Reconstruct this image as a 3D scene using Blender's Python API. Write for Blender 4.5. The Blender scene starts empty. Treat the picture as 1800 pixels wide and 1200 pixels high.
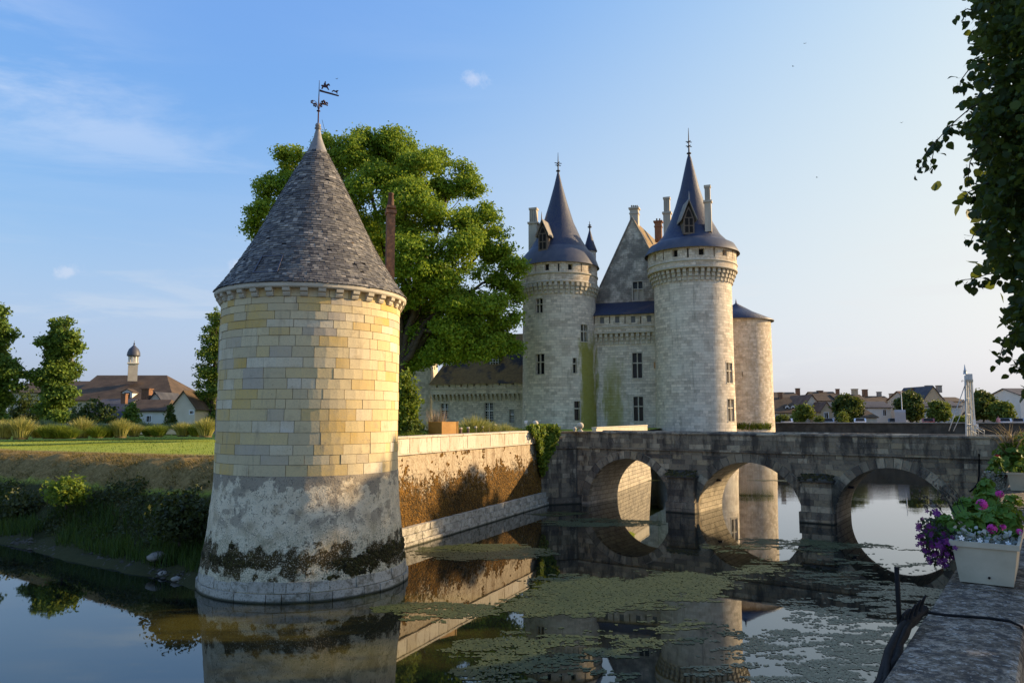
import bpy, math, random
import numpy as np
from mathutils import Vector, Matrix

R = math.radians
rng = np.random.default_rng(7)
random.seed(7)
scene = bpy.context.scene
COL = scene.collection

# ------------------------------------------------------------------ camera, sky, sun, exposure
EYE = Vector((0, 0, 5.5))
PITCH = R(5.84)
cam_data = bpy.data.cameras.new('camera')
cam_data.sensor_width = 36
cam_data.lens = 26
cam_data.clip_start = 0.1
cam_data.clip_end = 6000
cam = bpy.data.objects.new('camera', cam_data)
cam.location = EYE
cam.rotation_euler = (R(90) + PITCH, 0, 0)
COL.objects.link(cam)
scene.camera = cam

SUN_AZ, SUN_EL = R(75), R(21)          # azimuth clockwise from +Y
TO_SUN = Vector((math.sin(SUN_AZ) * math.cos(SUN_EL), math.cos(SUN_AZ) * math.cos(SUN_EL), math.sin(SUN_EL)))

world = bpy.data.worlds.new('World')
scene.world = world
world.use_nodes = True
scene.view_settings.view_transform = 'Standard'
scene.view_settings.look = 'None'
scene.view_settings.exposure = 1.22
scene.view_settings.gamma = 1
scene.view_settings.use_curve_mapping = False

sun_data = bpy.data.lights.new('sun', 'SUN')
sun_data.energy = 3.5
sun_data.angle = R(0.5)
sun_data.color = (1.0, 0.73, 0.42)
sun = bpy.data.objects.new('sun', sun_data)
sun.location = (200, 60, 90)
sun.rotation_euler = (-TO_SUN).to_track_quat('-Z', 'Y').to_euler()
COL.objects.link(sun)
scene.cycles.max_bounces = 8
scene.cycles.transparent_max_bounces = 8
scene.cycles.use_denoising = True
scene.cycles.sample_clamp_indirect = 6


class G:
    """small node-graph helper"""
    def __init__(s, tree):
        s.t = tree
        s.n = tree.nodes
        s.l = tree.links

    def node(s, typ, **kw):
        nd = s.n.new(typ)
        for k, v in kw.items():
            setattr(nd, k, v)
        return nd

    def put(s, sock, v):
        if isinstance(v, bpy.types.NodeSocket):
            s.l.new(v, sock)
        elif v is not None:
            if sock.type == 'RGBA' and not isinstance(v, (int, float)) and len(v) == 3:
                v = (*v, 1)
            sock.default_value = v

    def math(s, op, a, b=0.0, c=None, clamp=False):
        nd = s.node('ShaderNodeMath', operation=op, use_clamp=clamp)
        s.put(nd.inputs[0], a)
        s.put(nd.inputs[1], b)
        if c is not None:
            s.put(nd.inputs[2], c)
        return nd.outputs[0]

    def vmath(s, op, a, b=None):
        nd = s.node('ShaderNodeVectorMath', operation=op)
        s.put(nd.inputs[0], a)
        if b is not None:
            s.put(nd.inputs[1], b)
        return nd.outputs['Value'] if op in ('DOT_PRODUCT', 'LENGTH') else nd.outputs[0]

    def pos(s):
        return s.node('ShaderNodeNewGeometry').outputs['Position']

    def uv(s):
        return s.node('ShaderNodeUVMap', uv_map='UVMap').outputs[0]

    def xyz(s, v):
        nd = s.node('ShaderNodeSeparateXYZ')
        s.put(nd.inputs[0], v)
        return nd.outputs

    def comb(s, x, y, z):
        nd = s.node('ShaderNodeCombineXYZ')
        for i, v in enumerate((x, y, z)):
            s.put(nd.inputs[i], v)
        return nd.outputs[0]

    def scale(s, v, sc):
        return s.vmath('MULTIPLY', v, sc)

    def noise(s, vec, scale=1.0, detail=4, rough=0.55, dist=0.0):
        nd = s.node('ShaderNodeTexNoise')
        s.put(nd.inputs['Vector'], vec)
        s.put(nd.inputs['Scale'], scale)
        s.put(nd.inputs['Detail'], detail)
        s.put(nd.inputs['Roughness'], rough)
        s.put(nd.inputs['Distortion'], dist)
        return nd.outputs[0]

    def voro(s, vec, scale=1.0, out='Distance', feature='F1'):
        nd = s.node('ShaderNodeTexVoronoi', feature=feature)
        s.put(nd.inputs['Vector'], vec)
        s.put(nd.inputs['Scale'], scale)
        return nd.outputs[out]

    def ramp(s, f, stops, interp='LINEAR'):
        nd = s.node('ShaderNodeValToRGB')
        cr = nd.color_ramp
        cr.interpolation = interp
        while len(cr.elements) < len(stops):
            cr.elements.new(0.5)
        for e, (p, c) in zip(cr.elements, stops):
            e.position = p
            if isinstance(c, (int, float)):
                c = (c, c, c)
            e.color = (*c, 1)
        s.put(nd.inputs[0], f)
        return nd.outputs[0]

    def mix(s, f, a, b, mode='MIX'):
        nd = s.node('ShaderNodeMix', data_type='RGBA', blend_type=mode)
        s.put(nd.inputs[0], f)
        s.put(nd.inputs[6], a)
        s.put(nd.inputs[7], b)
        return nd.outputs[2]

    def step(s, v, lo, hi):
        nd = s.node('ShaderNodeMapRange', interpolation_type='SMOOTHSTEP')
        s.put(nd.inputs[0], v)
        s.put(nd.inputs[1], lo)
        s.put(nd.inputs[2], hi)
        return nd.outputs[0]

    def rand(s):
        return s.node('ShaderNodeObjectInfo').outputs['Random']

    def tint(s):
        return s.node('ShaderNodeAttribute', attribute_name='tint').outputs['Fac']

    def brick(s, vec, w, h, mortar, c1, c2, cm):
        nd = s.node('ShaderNodeTexBrick')
        s.put(nd.inputs['Vector'], vec)
        s.put(nd.inputs['Color1'], c1)
        s.put(nd.inputs['Color2'], c2)
        s.put(nd.inputs['Mortar'], cm)
        s.put(nd.inputs['Scale'], 1.0)
        s.put(nd.inputs['Mortar Size'], mortar)
        s.put(nd.inputs['Mortar Smooth'], 0.3)
        s.put(nd.inputs['Brick Width'], w)
        s.put(nd.inputs['Row Height'], h)
        return nd.outputs['Color'], nd.outputs['Fac']

    def bump(s, h, dist=0.02, strength=1.0, nrm=None):
        nd = s.node('ShaderNodeBump')
        s.put(nd.inputs['Height'], h)
        s.put(nd.inputs['Distance'], dist)
        s.put(nd.inputs['Strength'], strength)
        if nrm is not None:
            s.put(nd.inputs['Normal'], nrm)
        return nd.outputs[0]


def mat(name, fn):
    """fn(g, bsdf) -> wires a Principled BSDF"""
    m = bpy.data.materials.new(name)
    m.use_nodes = True
    g = G(m.node_tree)
    fn(g, m.node_tree.nodes['Principled BSDF'])
    return m


def P(g, b, color=None, rough=0.85, normal=None, **kw):
    g.put(b.inputs['Base Color'], color)
    g.put(b.inputs['Roughness'], rough)
    if normal is not None:
        g.put(b.inputs['Normal'], normal)
    b.inputs['Specular IOR Level'].default_value = kw.pop('spec', 0.3)
    for k, v in kw.items():
        g.put(b.inputs[k], v)


# ---- sky: Nishita daylight with thin drifting cloud
def build_world():
    g = G(world.node_tree)
    bg = world.node_tree.nodes['Background']
    sky = g.node('ShaderNodeTexSky', sky_type='NISHITA', sun_disc=False)
    sky.sun_elevation = SUN_EL
    sky.sun_rotation = SUN_AZ
    sky.altitude = 100
    sky.air_density = 1.4
    sky.dust_density = 4.6
    sky.ozone_density = 5.0
    d = g.node('ShaderNodeTexCoord').outputs['Generated']
    x, y, z = g.xyz(d)
    zz = g.math('MAXIMUM', z, 0.03)
    # a flat cloud sheet seen from below
    p = g.comb(g.math('DIVIDE', x, zz), g.math('DIVIDE', y, zz), 0.0)
    ps = g.scale(p, (0.55, 1.3, 1.0))
    wisp = g.noise(ps, 0.9, 7, 0.62, 0.8)
    big = g.noise(p, 0.22, 2, 0.5)
    cover = g.math('MULTIPLY', g.step(wisp, 0.42, 0.66), g.step(big, 0.36, 0.52))
    cover = g.math('MULTIPLY', cover, g.math('MULTIPLY', g.step(z, 0.22, 0.40), g.step(x, 0.05, -0.30)))
    # long flat banks of cloud low over the horizon
    low = g.noise(g.scale(d, (3.0, 3.0, 22.0)), 1.7, 6, 0.55, 0.4)
    band = g.math('MULTIPLY', g.step(low, 0.50, 0.68), g.math('MULTIPLY', g.step(z, 0.0, 0.05), g.step(z, 0.27, 0.10)))
    # small isolated puffs
    puff = None
    for (ax, ez, rad) in ((-31.4, 9.6, 0.8), (-20.6, 10.9, 0.8), (-3.0, 25.4, 0.9)):
        v = (math.sin(R(ax)) * math.cos(R(ez)), math.cos(R(ax)) * math.cos(R(ez)), math.sin(R(ez)))
        dv = g.vmath('SUBTRACT', d, v)
        dv = g.scale(dv, (0.75, 0.75, 1.25))
        r = g.math('ADD', g.vmath('LENGTH', dv), g.math('MULTIPLY', g.math('SUBTRACT', g.noise(d, 30, 6, 0.7), 0.5), R(rad) * 2.6))
        q = g.step(r, R(rad) * 0.95, R(rad) * 0.1)
        puff = q if puff is None else g.math('MAXIMUM', puff, q)
    # hazy evening response: each channel saturates softly towards a milky white
    ch = []
    sep = g.node('ShaderNodeSeparateColor')
    g.put(sep.inputs[0], sky.outputs[0])
    for i, (top, k) in enumerate(((4.0, 5.6), (3.1, 3.1), (2.66, 1.05))):
        e = g.math('POWER', 2.71828, g.math('MULTIPLY', sep.outputs[i], -1.0 / k))
        ch.append(g.math('MULTIPLY', g.math('SUBTRACT', 1.0, e), top))
    cc = g.node('ShaderNodeCombineColor')
    for i in range(3):
        g.put(cc.inputs[i], ch[i])
    base = cc.outputs[0]
    c = g.mix(g.math('MULTIPLY', cover, 0.5), base, (2.8, 2.85, 3.0, 1))
    c = g.mix(g.math('MULTIPLY', band, 0.42), c, (1.9, 2.1, 2.4, 1))
    c = g.mix(g.math('MULTIPLY', puff, 0.32), c, (2.9, 2.75, 2.9, 1))
    # pale evening haze lying along the whole horizon
    glow = g.step(g.vmath('DOT_PRODUCT', d, (TO_SUN.x, TO_SUN.y, 0)), -0.35, 0.75)
    milk = g.mix(glow, (1.78, 2.05, 2.4, 1), (2.7, 2.62, 2.48, 1))
    c = g.mix(g.math('MULTIPLY', g.step(z, g.math('ADD', 0.33, g.math('MULTIPLY', glow, 0.45)), 0.0), 0.62), c, milk)
    g.put(bg.inputs[0], c)
    bg.inputs[1].default_value = 0.15


build_world()


# ------------------------------------------------------------------ geometry helpers
CP, SP = math.cos(PITCH), math.sin(PITCH)


def ray(px, py):
    u, v = (px - 900) / 1300, (600 - py) / 1300
    return Vector((u, CP - v * SP, SP + v * CP))


def at(px, py, Y):
    d = ray(px, py)
    return EYE + d * (Y / d.y)


def atz(px, py, z=0.0):
    d = ray(px, py)
    return EYE + d * ((z - EYE.z) / d.z)


def at_plane(px, py, o, n):
    d = ray(px, py)
    return EYE + d * ((Vector(o) - EYE).dot(n) / d.dot(n))


def at_cyl(px, py, cx, cy, r):
    """front hit of a pixel's line of sight on a vertical cylinder -> (angle, z); angle 0 faces the camera's -Y"""
    d = ray(px, py)
    a = d.x ** 2 + d.y ** 2
    b = -2 * (d.x * cx + d.y * cy)
    c = cx * cx + cy * cy - r * r
    disc = b * b - 4 * a * c
    t = (-b - math.sqrt(max(disc, 0))) / (2 * a)
    p = EYE + d * t
    return math.atan2(p.x - cx, -(p.y - cy)), p.z


WL = {}     # world location of things/parts (none of them is rotated while it is being built)


def wl(o):
    if o is None:
        return Vector((0, 0, 0))
    return wl(o.parent) + Vector(o.location)


def tag(o, label=None, cat=None, group=None, kind=None):
    if label:
        o['label'] = label
    if cat:
        o['category'] = cat
    if group:
        o['group'] = group
    if kind:
        o['kind'] = kind
    return o


def thing(name, loc, label, cat, group=None):
    o = bpy.data.objects.new(name, None)
    o.empty_display_size = 0.5
    COL.objects.link(o)
    o.location = loc
    return tag(o, label, cat, group)


def put(name, mesh, parent=None, loc=(0, 0, 0), rz=0.0, kind=None):
    o = bpy.data.objects.new(name, mesh)
    COL.objects.link(o)
    o.parent = parent
    o.location = loc
    o.rotation_euler = (0, 0, rz)
    if kind:
        o['kind'] = kind
    return o


class MB:
    def __init__(s):
        s.v, s.f, s.uvs, s.mi, s.sm, s.t = [], [], [], [], [], []

    def face(s, pts, uv=None, m=0, sm=False, t=0.5):
        i = len(s.v)
        s.v += [tuple(p) for p in pts]
        s.f.append(tuple(range(i, i + len(pts))))
        s.uvs.append(uv)
        s.mi.append(m)
        s.sm.append(sm)
        s.t.append(t)

    def mesh(s, verts, faces, m=0, sm=False, t=0.5, uvs=None):
        i = len(s.v)
        s.v += [tuple(p) for p in verts]
        for k, f in enumerate(faces):
            s.f.append(tuple(i + a for a in f))
            s.uvs.append(None if uvs is None else uvs[k])
            s.mi.append(m)
            s.sm.append(sm)
            s.t.append(t)

    def hexa(s, p, m=0, t=0.5):
        """8 points: bottom ring 0-3 (ccw from above), top ring 4-7"""
        s.mesh(p, [(3, 2, 1, 0), (4, 5, 6, 7), (0, 1, 5, 4), (1, 2, 6, 5), (2, 3, 7, 6), (3, 0, 4, 7)], m, False, t)

    def box(s, c, size, rz=0.0, m=0, t=0.5, top=1.0):
        hx, hy, hz = size[0] / 2, size[1] / 2, size[2] / 2
        ca, sa = math.cos(rz), math.sin(rz)
        pts = []
        for z, k in ((-hz, 1), (hz, top)):
            for x, y in ((-hx, -hy), (hx, -hy), (hx, hy), (-hx, hy)):
                x, y = x * k, y * k
                pts.append((c[0] + x * ca - y * sa, c[1] + x * sa + y * ca, c[2] + z))
        s.hexa(pts, m, t)

    def obox(s, o, ax, ay, az, m=0, t=0.5):
        """box with corner o and edge vectors ax (right), ay (back), az (up)"""
        o, ax, ay, az = Vector(o), Vector(ax), Vector(ay), Vector(az)
        s.hexa([o, o + ax, o + ax + ay, o + ay, o + az, o + ax + az, o + ax + ay + az, o + ay + az], m, t)

    def lathe(s, prof, n=48, c=(0, 0), a0=0.0, a1=2 * math.pi, sm=True, m=0, t=0.5):
        """profile of (r, z); angle 0 faces -Y, growing to +X"""
        full = abs(a1 - a0 - 2 * math.pi) < 1e-6
        k = n if full else n + 1
        vs, fs, us = [], [], []
        L = 0.0
        Ls = []
        for i, (r, z) in enumerate(prof):
            if i:
                L += math.hypot(r - prof[i - 1][0], z - prof[i - 1][1])
            Ls.append(L)
            for j in range(k):
                a = a0 + (a1 - a0) * j / n
                vs.append((c[0] + r * math.sin(a), c[1] - r * math.cos(a), z))
        rm = max(p[0] for p in prof)
        for i in range(len(prof) - 1):
            for j in range(n):
                j2 = (j + 1) % k
                fs.append((i * k + j, i * k + j2, (i + 1) * k + j2, (i + 1) * k + j))
                ua, ub = (a0 + (a1 - a0) * j / n) * rm, (a0 + (a1 - a0) * (j + 1) / n) * rm
                us.append(((ua, Ls[i]), (ub, Ls[i]), (ub, Ls[i + 1]), (ua, Ls[i + 1])))
        s.mesh(vs, fs, m, sm, t, us)

    def tube(s, pts, rad, n=6, m=0, t=0.5, sm=True):
        pts = [Vector(p) for p in pts]
        if isinstance(rad, (int, float)):
            rad = [rad] * len(pts)
        vs = []
        up = Vector((0.123, 0.27, 0.95)).normalized()
        for i, p in enumerate(pts):
            d = (pts[min(i + 1, len(pts) - 1)] - pts[max(i - 1, 0)]).normalized()
            a = d.cross(up)
            if a.length < 0.05:
                a = d.cross(Vector((1, 0, 0)))
            a.normalize()
            b = d.cross(a)
            for j in range(n):
                w = 2 * math.pi * j / n
                vs.append(p + (a * math.cos(w) + b * math.sin(w)) * rad[i])
        fs = []
        for i in range(len(pts) - 1):
            for j in range(n):
                j2 = (j + 1) % n
                fs.append((i * n + j, i * n + j2, (i + 1) * n + j2, (i + 1) * n + j))
        fs.append(tuple(range(n)))
        fs.append(tuple(range((len(pts) - 1) * n, len(pts) * n)))
        s.mesh(vs, fs, m, sm, t)

    def ball(s, c, r, n=8, k=5, m=0, t=0.5, squash=(1, 1, 1)):
        vs, fs = [], []
        for i in range(k + 1):
            ph = math.pi * i / k
            for j in range(n):
                a = 2 * math.pi * j / n
                vs.append((c[0] + r * squash[0] * math.sin(ph) * math.cos(a), c[1] + r * squash[1] * math.sin(ph) * math.sin(a), c[2] + r * squash[2] * math.cos(ph)))
        for i in range(k):
            for j in range(n):
                j2 = (j + 1) % n
                fs.append((i * n + j, (i + 1) * n + j, (i + 1) * n + j2, i * n + j2))
        s.mesh(vs, fs, m, True, t)

    def prism(s, poly, vec, m=0, t=0.5):
        """poly: 3-D outline, extruded along vec"""
        vec = Vector(vec)
        a = [Vector(p) for p in poly]
        b = [p + vec for p in a]
        n = len(a)
        s.mesh(a + b, [tuple(range(n - 1, -1, -1)), tuple(range(n, 2 * n))] + [(i, (i + 1) % n, n + (i + 1) % n, n + i) for i in range(n)], m, False, t)

    def grid_wall(s, us, vs, holes, fn, depth=0.35, usc=1.0, m=0, mr=0):
        """wall of cells over u x v with rectangular holes (u0,u1,v0,v1) and their reveals; fn(u, v, inset) -> point"""
        us = sorted(set([round(u, 5) for u in us] + [round(x, 5) for h in holes for x in h[:2]]))
        vs = sorted(set([round(v, 5) for v in vs] + [round(x, 5) for h in holes for x in h[2:4]]))
        V = [fn(u, v, 0.0) for v in vs for u in us]
        nu = len(us)
        F, U = [], []
        for j in range(len(vs) - 1):
            for i in range(nu - 1):
                cu, cv = (us[i] + us[i + 1]) / 2, (vs[j] + vs[j + 1]) / 2
                if any(h[0] < cu < h[1] and h[2] < cv < h[3] for h in holes):
                    continue
                F.append((j * nu + i, j * nu + i + 1, (j + 1) * nu + i + 1, (j + 1) * nu + i))
                U.append(((us[i] * usc, vs[j]), (us[i + 1] * usc, vs[j]), (us[i + 1] * usc, vs[j + 1]), (us[i] * usc, vs[j + 1])))
        s.mesh(V, F, m, False, 0.5, U)
        for h in holes:
            c = [(h[0], h[2]), (h[1], h[2]), (h[1], h[3]), (h[0], h[3])]
            for k in range(4):
                a, b = c[k], c[(k + 1) % 4]
                s.face([fn(*b, 0), fn(*a, 0), fn(*a, depth), fn(*b, depth)], ((0, 0), (0.3, 0), (0.3, 0.3), (0, 0.3)), mr)

    def build(s, name, mats, parent=None, kind=None, local=False, loc=None, smooth_all=None):
        me = bpy.data.meshes.new(name)
        off = Vector((0, 0, 0)) if local else wl(parent) + (Vector(loc) if loc is not None else Vector((0, 0, 0)))
        V = np.array(s.v, dtype=np.float64) - np.array(off)
        me.from_pydata(V.tolist(), [], s.f)
        for mt in (mats if isinstance(mats, (list, tuple)) else [mats]):
            me.materials.append(mt)
        me.polygons.foreach_set('material_index', s.mi)
        me.polygons.foreach_set('use_smooth', s.sm)
        if any(u is not None for u in s.uvs):
            lay = me.uv_layers.new(name='UVMap')
            flat = []
            for f, u in zip(s.f, s.uvs):
                u = u or [(0, 0)] * len(f)
                for q in u:
                    flat += [q[0], q[1]]
            lay.data.foreach_set('uv', flat)
        if any(t != 0.5 for t in s.t):
            a = me.attributes.new('tint', 'FLOAT', 'FACE')
            a.data.foreach_set('value', s.t)
        me.update()
        if name == '':
            return me
        return put(name, me, parent, loc if loc is not None else (0, 0, 0), 0, kind)


def np_mesh(name, V, F, mt, parent=None, kind=None, tint=None, smooth=False, off=None):
    """V (n,3), F (m,k) of constant k"""
    me = bpy.data.meshes.new(name)
    V = np.asarray(V, dtype=np.float32) - np.array(off if off is not None else wl(parent), dtype=np.float32)
    F = np.asarray(F, dtype=np.int32)
    m, k = F.shape
    me.vertices.add(len(V))
    me.vertices.foreach_set('co', V.ravel())
    me.loops.add(m * k)
    me.loops.foreach_set('vertex_index', F.ravel())
    me.polygons.add(m)
    me.polygons.foreach_set('loop_start', np.arange(m, dtype=np.int32) * k)
    me.polygons.foreach_set('use_smooth', np.full(m, smooth))
    me.materials.append(mt)
    if tint is not None:
        a = me.attributes.new('tint', 'FLOAT', 'FACE')
        a.data.foreach_set('value', np.asarray(tint, dtype=np.float32))
    me.update(calc_edges=True)
    return put(name, me, parent, (0, 0, 0), 0, kind)


def lattice(nx, ny, seed):
    r = np.random.default_rng(seed)
    return r.random((nx, ny))


def vnoise(x, y, seed=0):
    """smooth value noise on arrays, 0..1"""
    g = lattice(64, 64, seed)
    xi, yi = np.floor(x).astype(int), np.floor(y).astype(int)
    fx, fy = x - xi, y - yi
    fx, fy = fx * fx * (3 - 2 * fx), fy * fy * (3 - 2 * fy)
    a, b = g[xi % 64, yi % 64], g[(xi + 1) % 64, yi % 64]
    c, d = g[xi % 64, (yi + 1) % 64], g[(xi + 1) % 64, (yi + 1) % 64]
    return (a * (1 - fx) + b * fx) * (1 - fy) + (c * (1 - fx) + d * fx) * fy


def fbm(x, y, seed=0, oct=5, rough=0.5):
    s, a, tot = 0, 1.0, 0.0
    for o in range(oct):
        s = s + a * vnoise(x * 2 ** o, y * 2 ** o, seed + o)
        tot += a
        a *= rough
    return s / tot


def unit(a):
    return a / np.maximum(np.linalg.norm(a, axis=1, keepdims=True), 1e-9)


LEAF_DIAMOND = np.array([(-0.5, 0, 0), (0, 0.34, 0.10), (0.5, 0, -0.05), (0, -0.34, 0.10)])
LEAF_HEART = np.array([(0, 0, 0), (0.22, 0.42, .05), (0.5, 0.5, .06), (0.8, 0.32, .03), (1.08, 0.0, -.08), (0.8, -0.32, .03), (0.5, -0.5, .06), (0.22, -0.42, .05)])


def leaf_verts(C, size, nrm, bias, r, shape=LEAF_DIAMOND, down=0.0):
    """one leaf polygon per centre: array (n*k,3)"""
    n = len(C)
    N = unit(np.asarray(nrm) * bias + unit(r.normal(size=(n, 3))))
    T = r.normal(size=(n, 3))
    T[:, 2] -= down
    T = unit(T - N * np.sum(T * N, axis=1, keepdims=True))
    B = np.cross(N, T)
    sz = np.asarray(size).reshape(-1, 1, 1) * np.ones((n, 1, 1))
    V = C[:, None, :] + sz * (shape[None, :, 0:1] * T[:, None, :] + shape[None, :, 1:2] * B[:, None, :] + shape[None, :, 2:3] * N[:, None, :])
    return V.reshape(-1, 3)


def leaves(name, C, size, nrm, bias, mt, parent, r, shape=LEAF_DIAMOND, kind=None, down=0.0):
    k = len(shape)
    V = leaf_verts(C, size, nrm, bias, r, shape, down)
    F = np.arange(len(V)).reshape(-1, k)
    return np_mesh(name, V, F, mt, parent, kind, tint=r.random(len(C)))


def lobe_points(lobes, n, r, sub=14, spread=0.42, shell=0.75):
    """leaf positions gathered in twig-sized tufts on the shells of ellipsoid lobes [(centre, (rx,ry,rz))]"""
    areas = np.array([(a[1][0] * a[1][1] * a[1][2]) ** (2 / 3) for a in lobes])
    cnt = np.maximum((n / sub * areas / areas.sum()).astype(int), 3)
    Cs, Ns = [], []
    for (c, rad), k in zip(lobes, cnt):
        d = unit(r.normal(size=(k, 3)))
        rr = 1 - (1 - shell) * 1.6 * r.random((k, 1)) ** 1.5 + r.normal(size=(k, 1)) * 0.09
        ctr = np.array(c) + d * rr * np.array(rad)
        off = r.normal(size=(k, sub, 3)) * spread * 0.55
        off[:, :, 2] *= 0.7
        Cs.append((ctr[:, None, :] + off).reshape(-1, 3))
        Ns.append(np.repeat(d, sub, axis=0))
    return np.concatenate(Cs), np.concatenate(Ns)

# ------------------------------------------------------------------ materials
def m_tower_stone(g, b):
    p = g.pos()
    rnd = g.rand()
    c = g.ramp(rnd, [(0.0, (.68, .57, .35)), (0.15, (.58, .48, .29)), (0.27, (.70, .61, .43)), (0.42, (.66, .47, .17)), (0.55, (.70, .57, .32)),
                     (0.68, (.62, .42, .13)), (0.79, (.67, .52, .25)), (0.88, (.50, .43, .32)), (0.95, (.74, .68, .55))], 'CONSTANT')
    n1 = g.noise(p, 3.2, 6, 0.65)
    n2 = g.noise(p, 22, 4, 0.6)
    n3 = g.noise(p, 1.1, 3, 0.5)
    stain = g.math('MULTIPLY', g.step(n1, 0.50, 0.70), g.step(n3, 0.42, 0.66))
    c = g.mix(g.math('MULTIPLY', stain, 0.7), c, (.27, .20, .12))
    c = g.mix(g.math('MULTIPLY', g.step(n2, 0.48, 0.68), 0.42), c, (.34, .28, .20))
    c = g.mix(g.math('MULTIPLY', g.step(g.noise(p, 0.55, 5, 0.65), 0.36, 0.60), 0.48), c, g.mix(n1, (.54, .43, .24), (.66, .54, .32)))
    c = g.mix(g.math('MULTIPLY', g.step(g.noise(g.scale(p, (3, 3, .35)), 1.2, 5, 0.65), 0.56, 0.72), 0.45), c, (.30, .25, .18))
    pits = g.step(g.voro(p, 9.0), 0.14, 0.05)
    pits = g.math('MULTIPLY', pits, g.step(n3, 0.5, 0.62))
    c = g.mix(g.math('MULTIPLY', pits, 0.75), c, (.12, .10, .08))
    h = g.math('SUBTRACT', g.math('ADD', g.math('MULTIPLY', n1, 0.8), g.math('MULTIPLY', n2, 0.35)), pits)
    P(g, b, c, 0.9, g.bump(h, 0.02, 0.7))


def m_mortar(g, b):
    p = g.pos()
    n = g.noise(p, 9, 4)
    P(g, b, g.ramp(n, [(0.3, (.26, .23, .18)), (0.7, (.42, .38, .30))]), 0.95)


def m_tower_base(g, b):
    """old render over the tower foot: pale, patched with cement, green then dark with moss and lichen lower down"""
    p = g.pos()
    z = g.xyz(p)[2]
    n1 = g.noise(p, 1.5, 7, 0.62)
    n2 = g.noise(p, 6.0, 6, 0.66)
    n3 = g.noise(p, 26.0, 4, 0.6)
    n4 = g.noise(p, 0.7, 3, 0.5)
    c = g.ramp(n1, [(0.28, (.35, .275, .17)), (0.40, (.63, .52, .35)), (0.54, (.79, .68, .48)), (0.70, (.49, .39, .25))])
    # grey cement skim: a band at the top and worn islands below it
    band = g.step(g.math('ADD', z, g.math('MULTIPLY', g.math('SUBTRACT', g.noise(p, 1.9, 6, 0.65), 0.5), 2.6)), 3.34, 3.44)
    isl = g.math('MULTIPLY', g.step(n4, 0.53, 0.56), g.step(g.noise(p, 2.6, 6, 0.6), 0.50, 0.53))
    isl = g.math('MULTIPLY', isl, g.step(z, 1.9, 2.3))
    c = g.mix(g.math('MAXIMUM', g.math('MULTIPLY', band, 0.9), g.math('MULTIPLY', isl, 0.75)), c, g.mix(n2, (.26, .215, .155), (.40, .34, .25)))
    # flaked, pitted skin
    fl = g.math('MULTIPLY', g.step(n3, 0.47, 0.60), g.step(n2, 0.40, 0.62))
    c = g.mix(g.math('MULTIPLY', fl, 0.85), c, (.11, .095, .075))
    wet = g.step(g.math('ADD', z, g.math('MULTIPLY', n1, 1.0)), 2.9, 1.8)
    c = g.mix(g.math('MULTIPLY', wet, g.math('MULTIPLY', g.step(n3, 0.35, 0.65), 0.55)), c, (.16, .20, .12))
    mo = g.math('ADD', g.math('MULTIPLY', g.math('SUBTRACT', g.noise(p, 1.4, 6, 0.62), 0.5), 4.2), g.math('MULTIPLY', g.math('ABSOLUTE', g.math('SUBTRACT', z, 1.12)), -1.75))
    moss = g.step(mo, -0.72, -0.45)
    moss = g.math('MULTIPLY', moss, g.step(n3, 0.36, 0.46))
    c = g.mix(moss, c, g.ramp(n2, [(0.3, (.030, .026, .010)), (0.55, (.065, .045, .014)), (0.75, (.10, .085, .02))]))
    h = g.math('ADD', g.math('MULTIPLY', n2, 0.6), g.math('ADD', g.math('MULTIPLY', n3, 0.4), g.math('MULTIPLY', moss, 0.8)))
    P(g, b, c, 0.95, g.bump(h, 0.05, 0.8))


def m_wet_stone(g, b):
    """plinth and moat-side blocks: pale limestone, grimy, wet dark line by the water"""
    p = g.pos()
    z = g.xyz(p)[2]
    c = g.ramp(g.rand(), [(0.0, (.50, .46, .38)), (0.4, (.42, .38, .31)), (0.7, (.56, .52, .43)), (1.0, (.36, .33, .27))])
    n1 = g.noise(p, 4, 6, 0.65)
    n2 = g.noise(p, 21, 5, 0.65)
    c = g.mix(g.step(n1, 0.44, 0.68), c, (.20, .18, .13))
    c = g.mix(g.math('MULTIPLY', g.step(n2, 0.52, 0.66), 0.7), c, (.07, .065, .045))
    c = g.mix(g.step(z, 0.10, 0.02), c, (.05, .05, .03))
    P(g, b, c, 0.85, g.bump(g.math('ADD', n1, n2), 0.025, 0.8))


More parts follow.
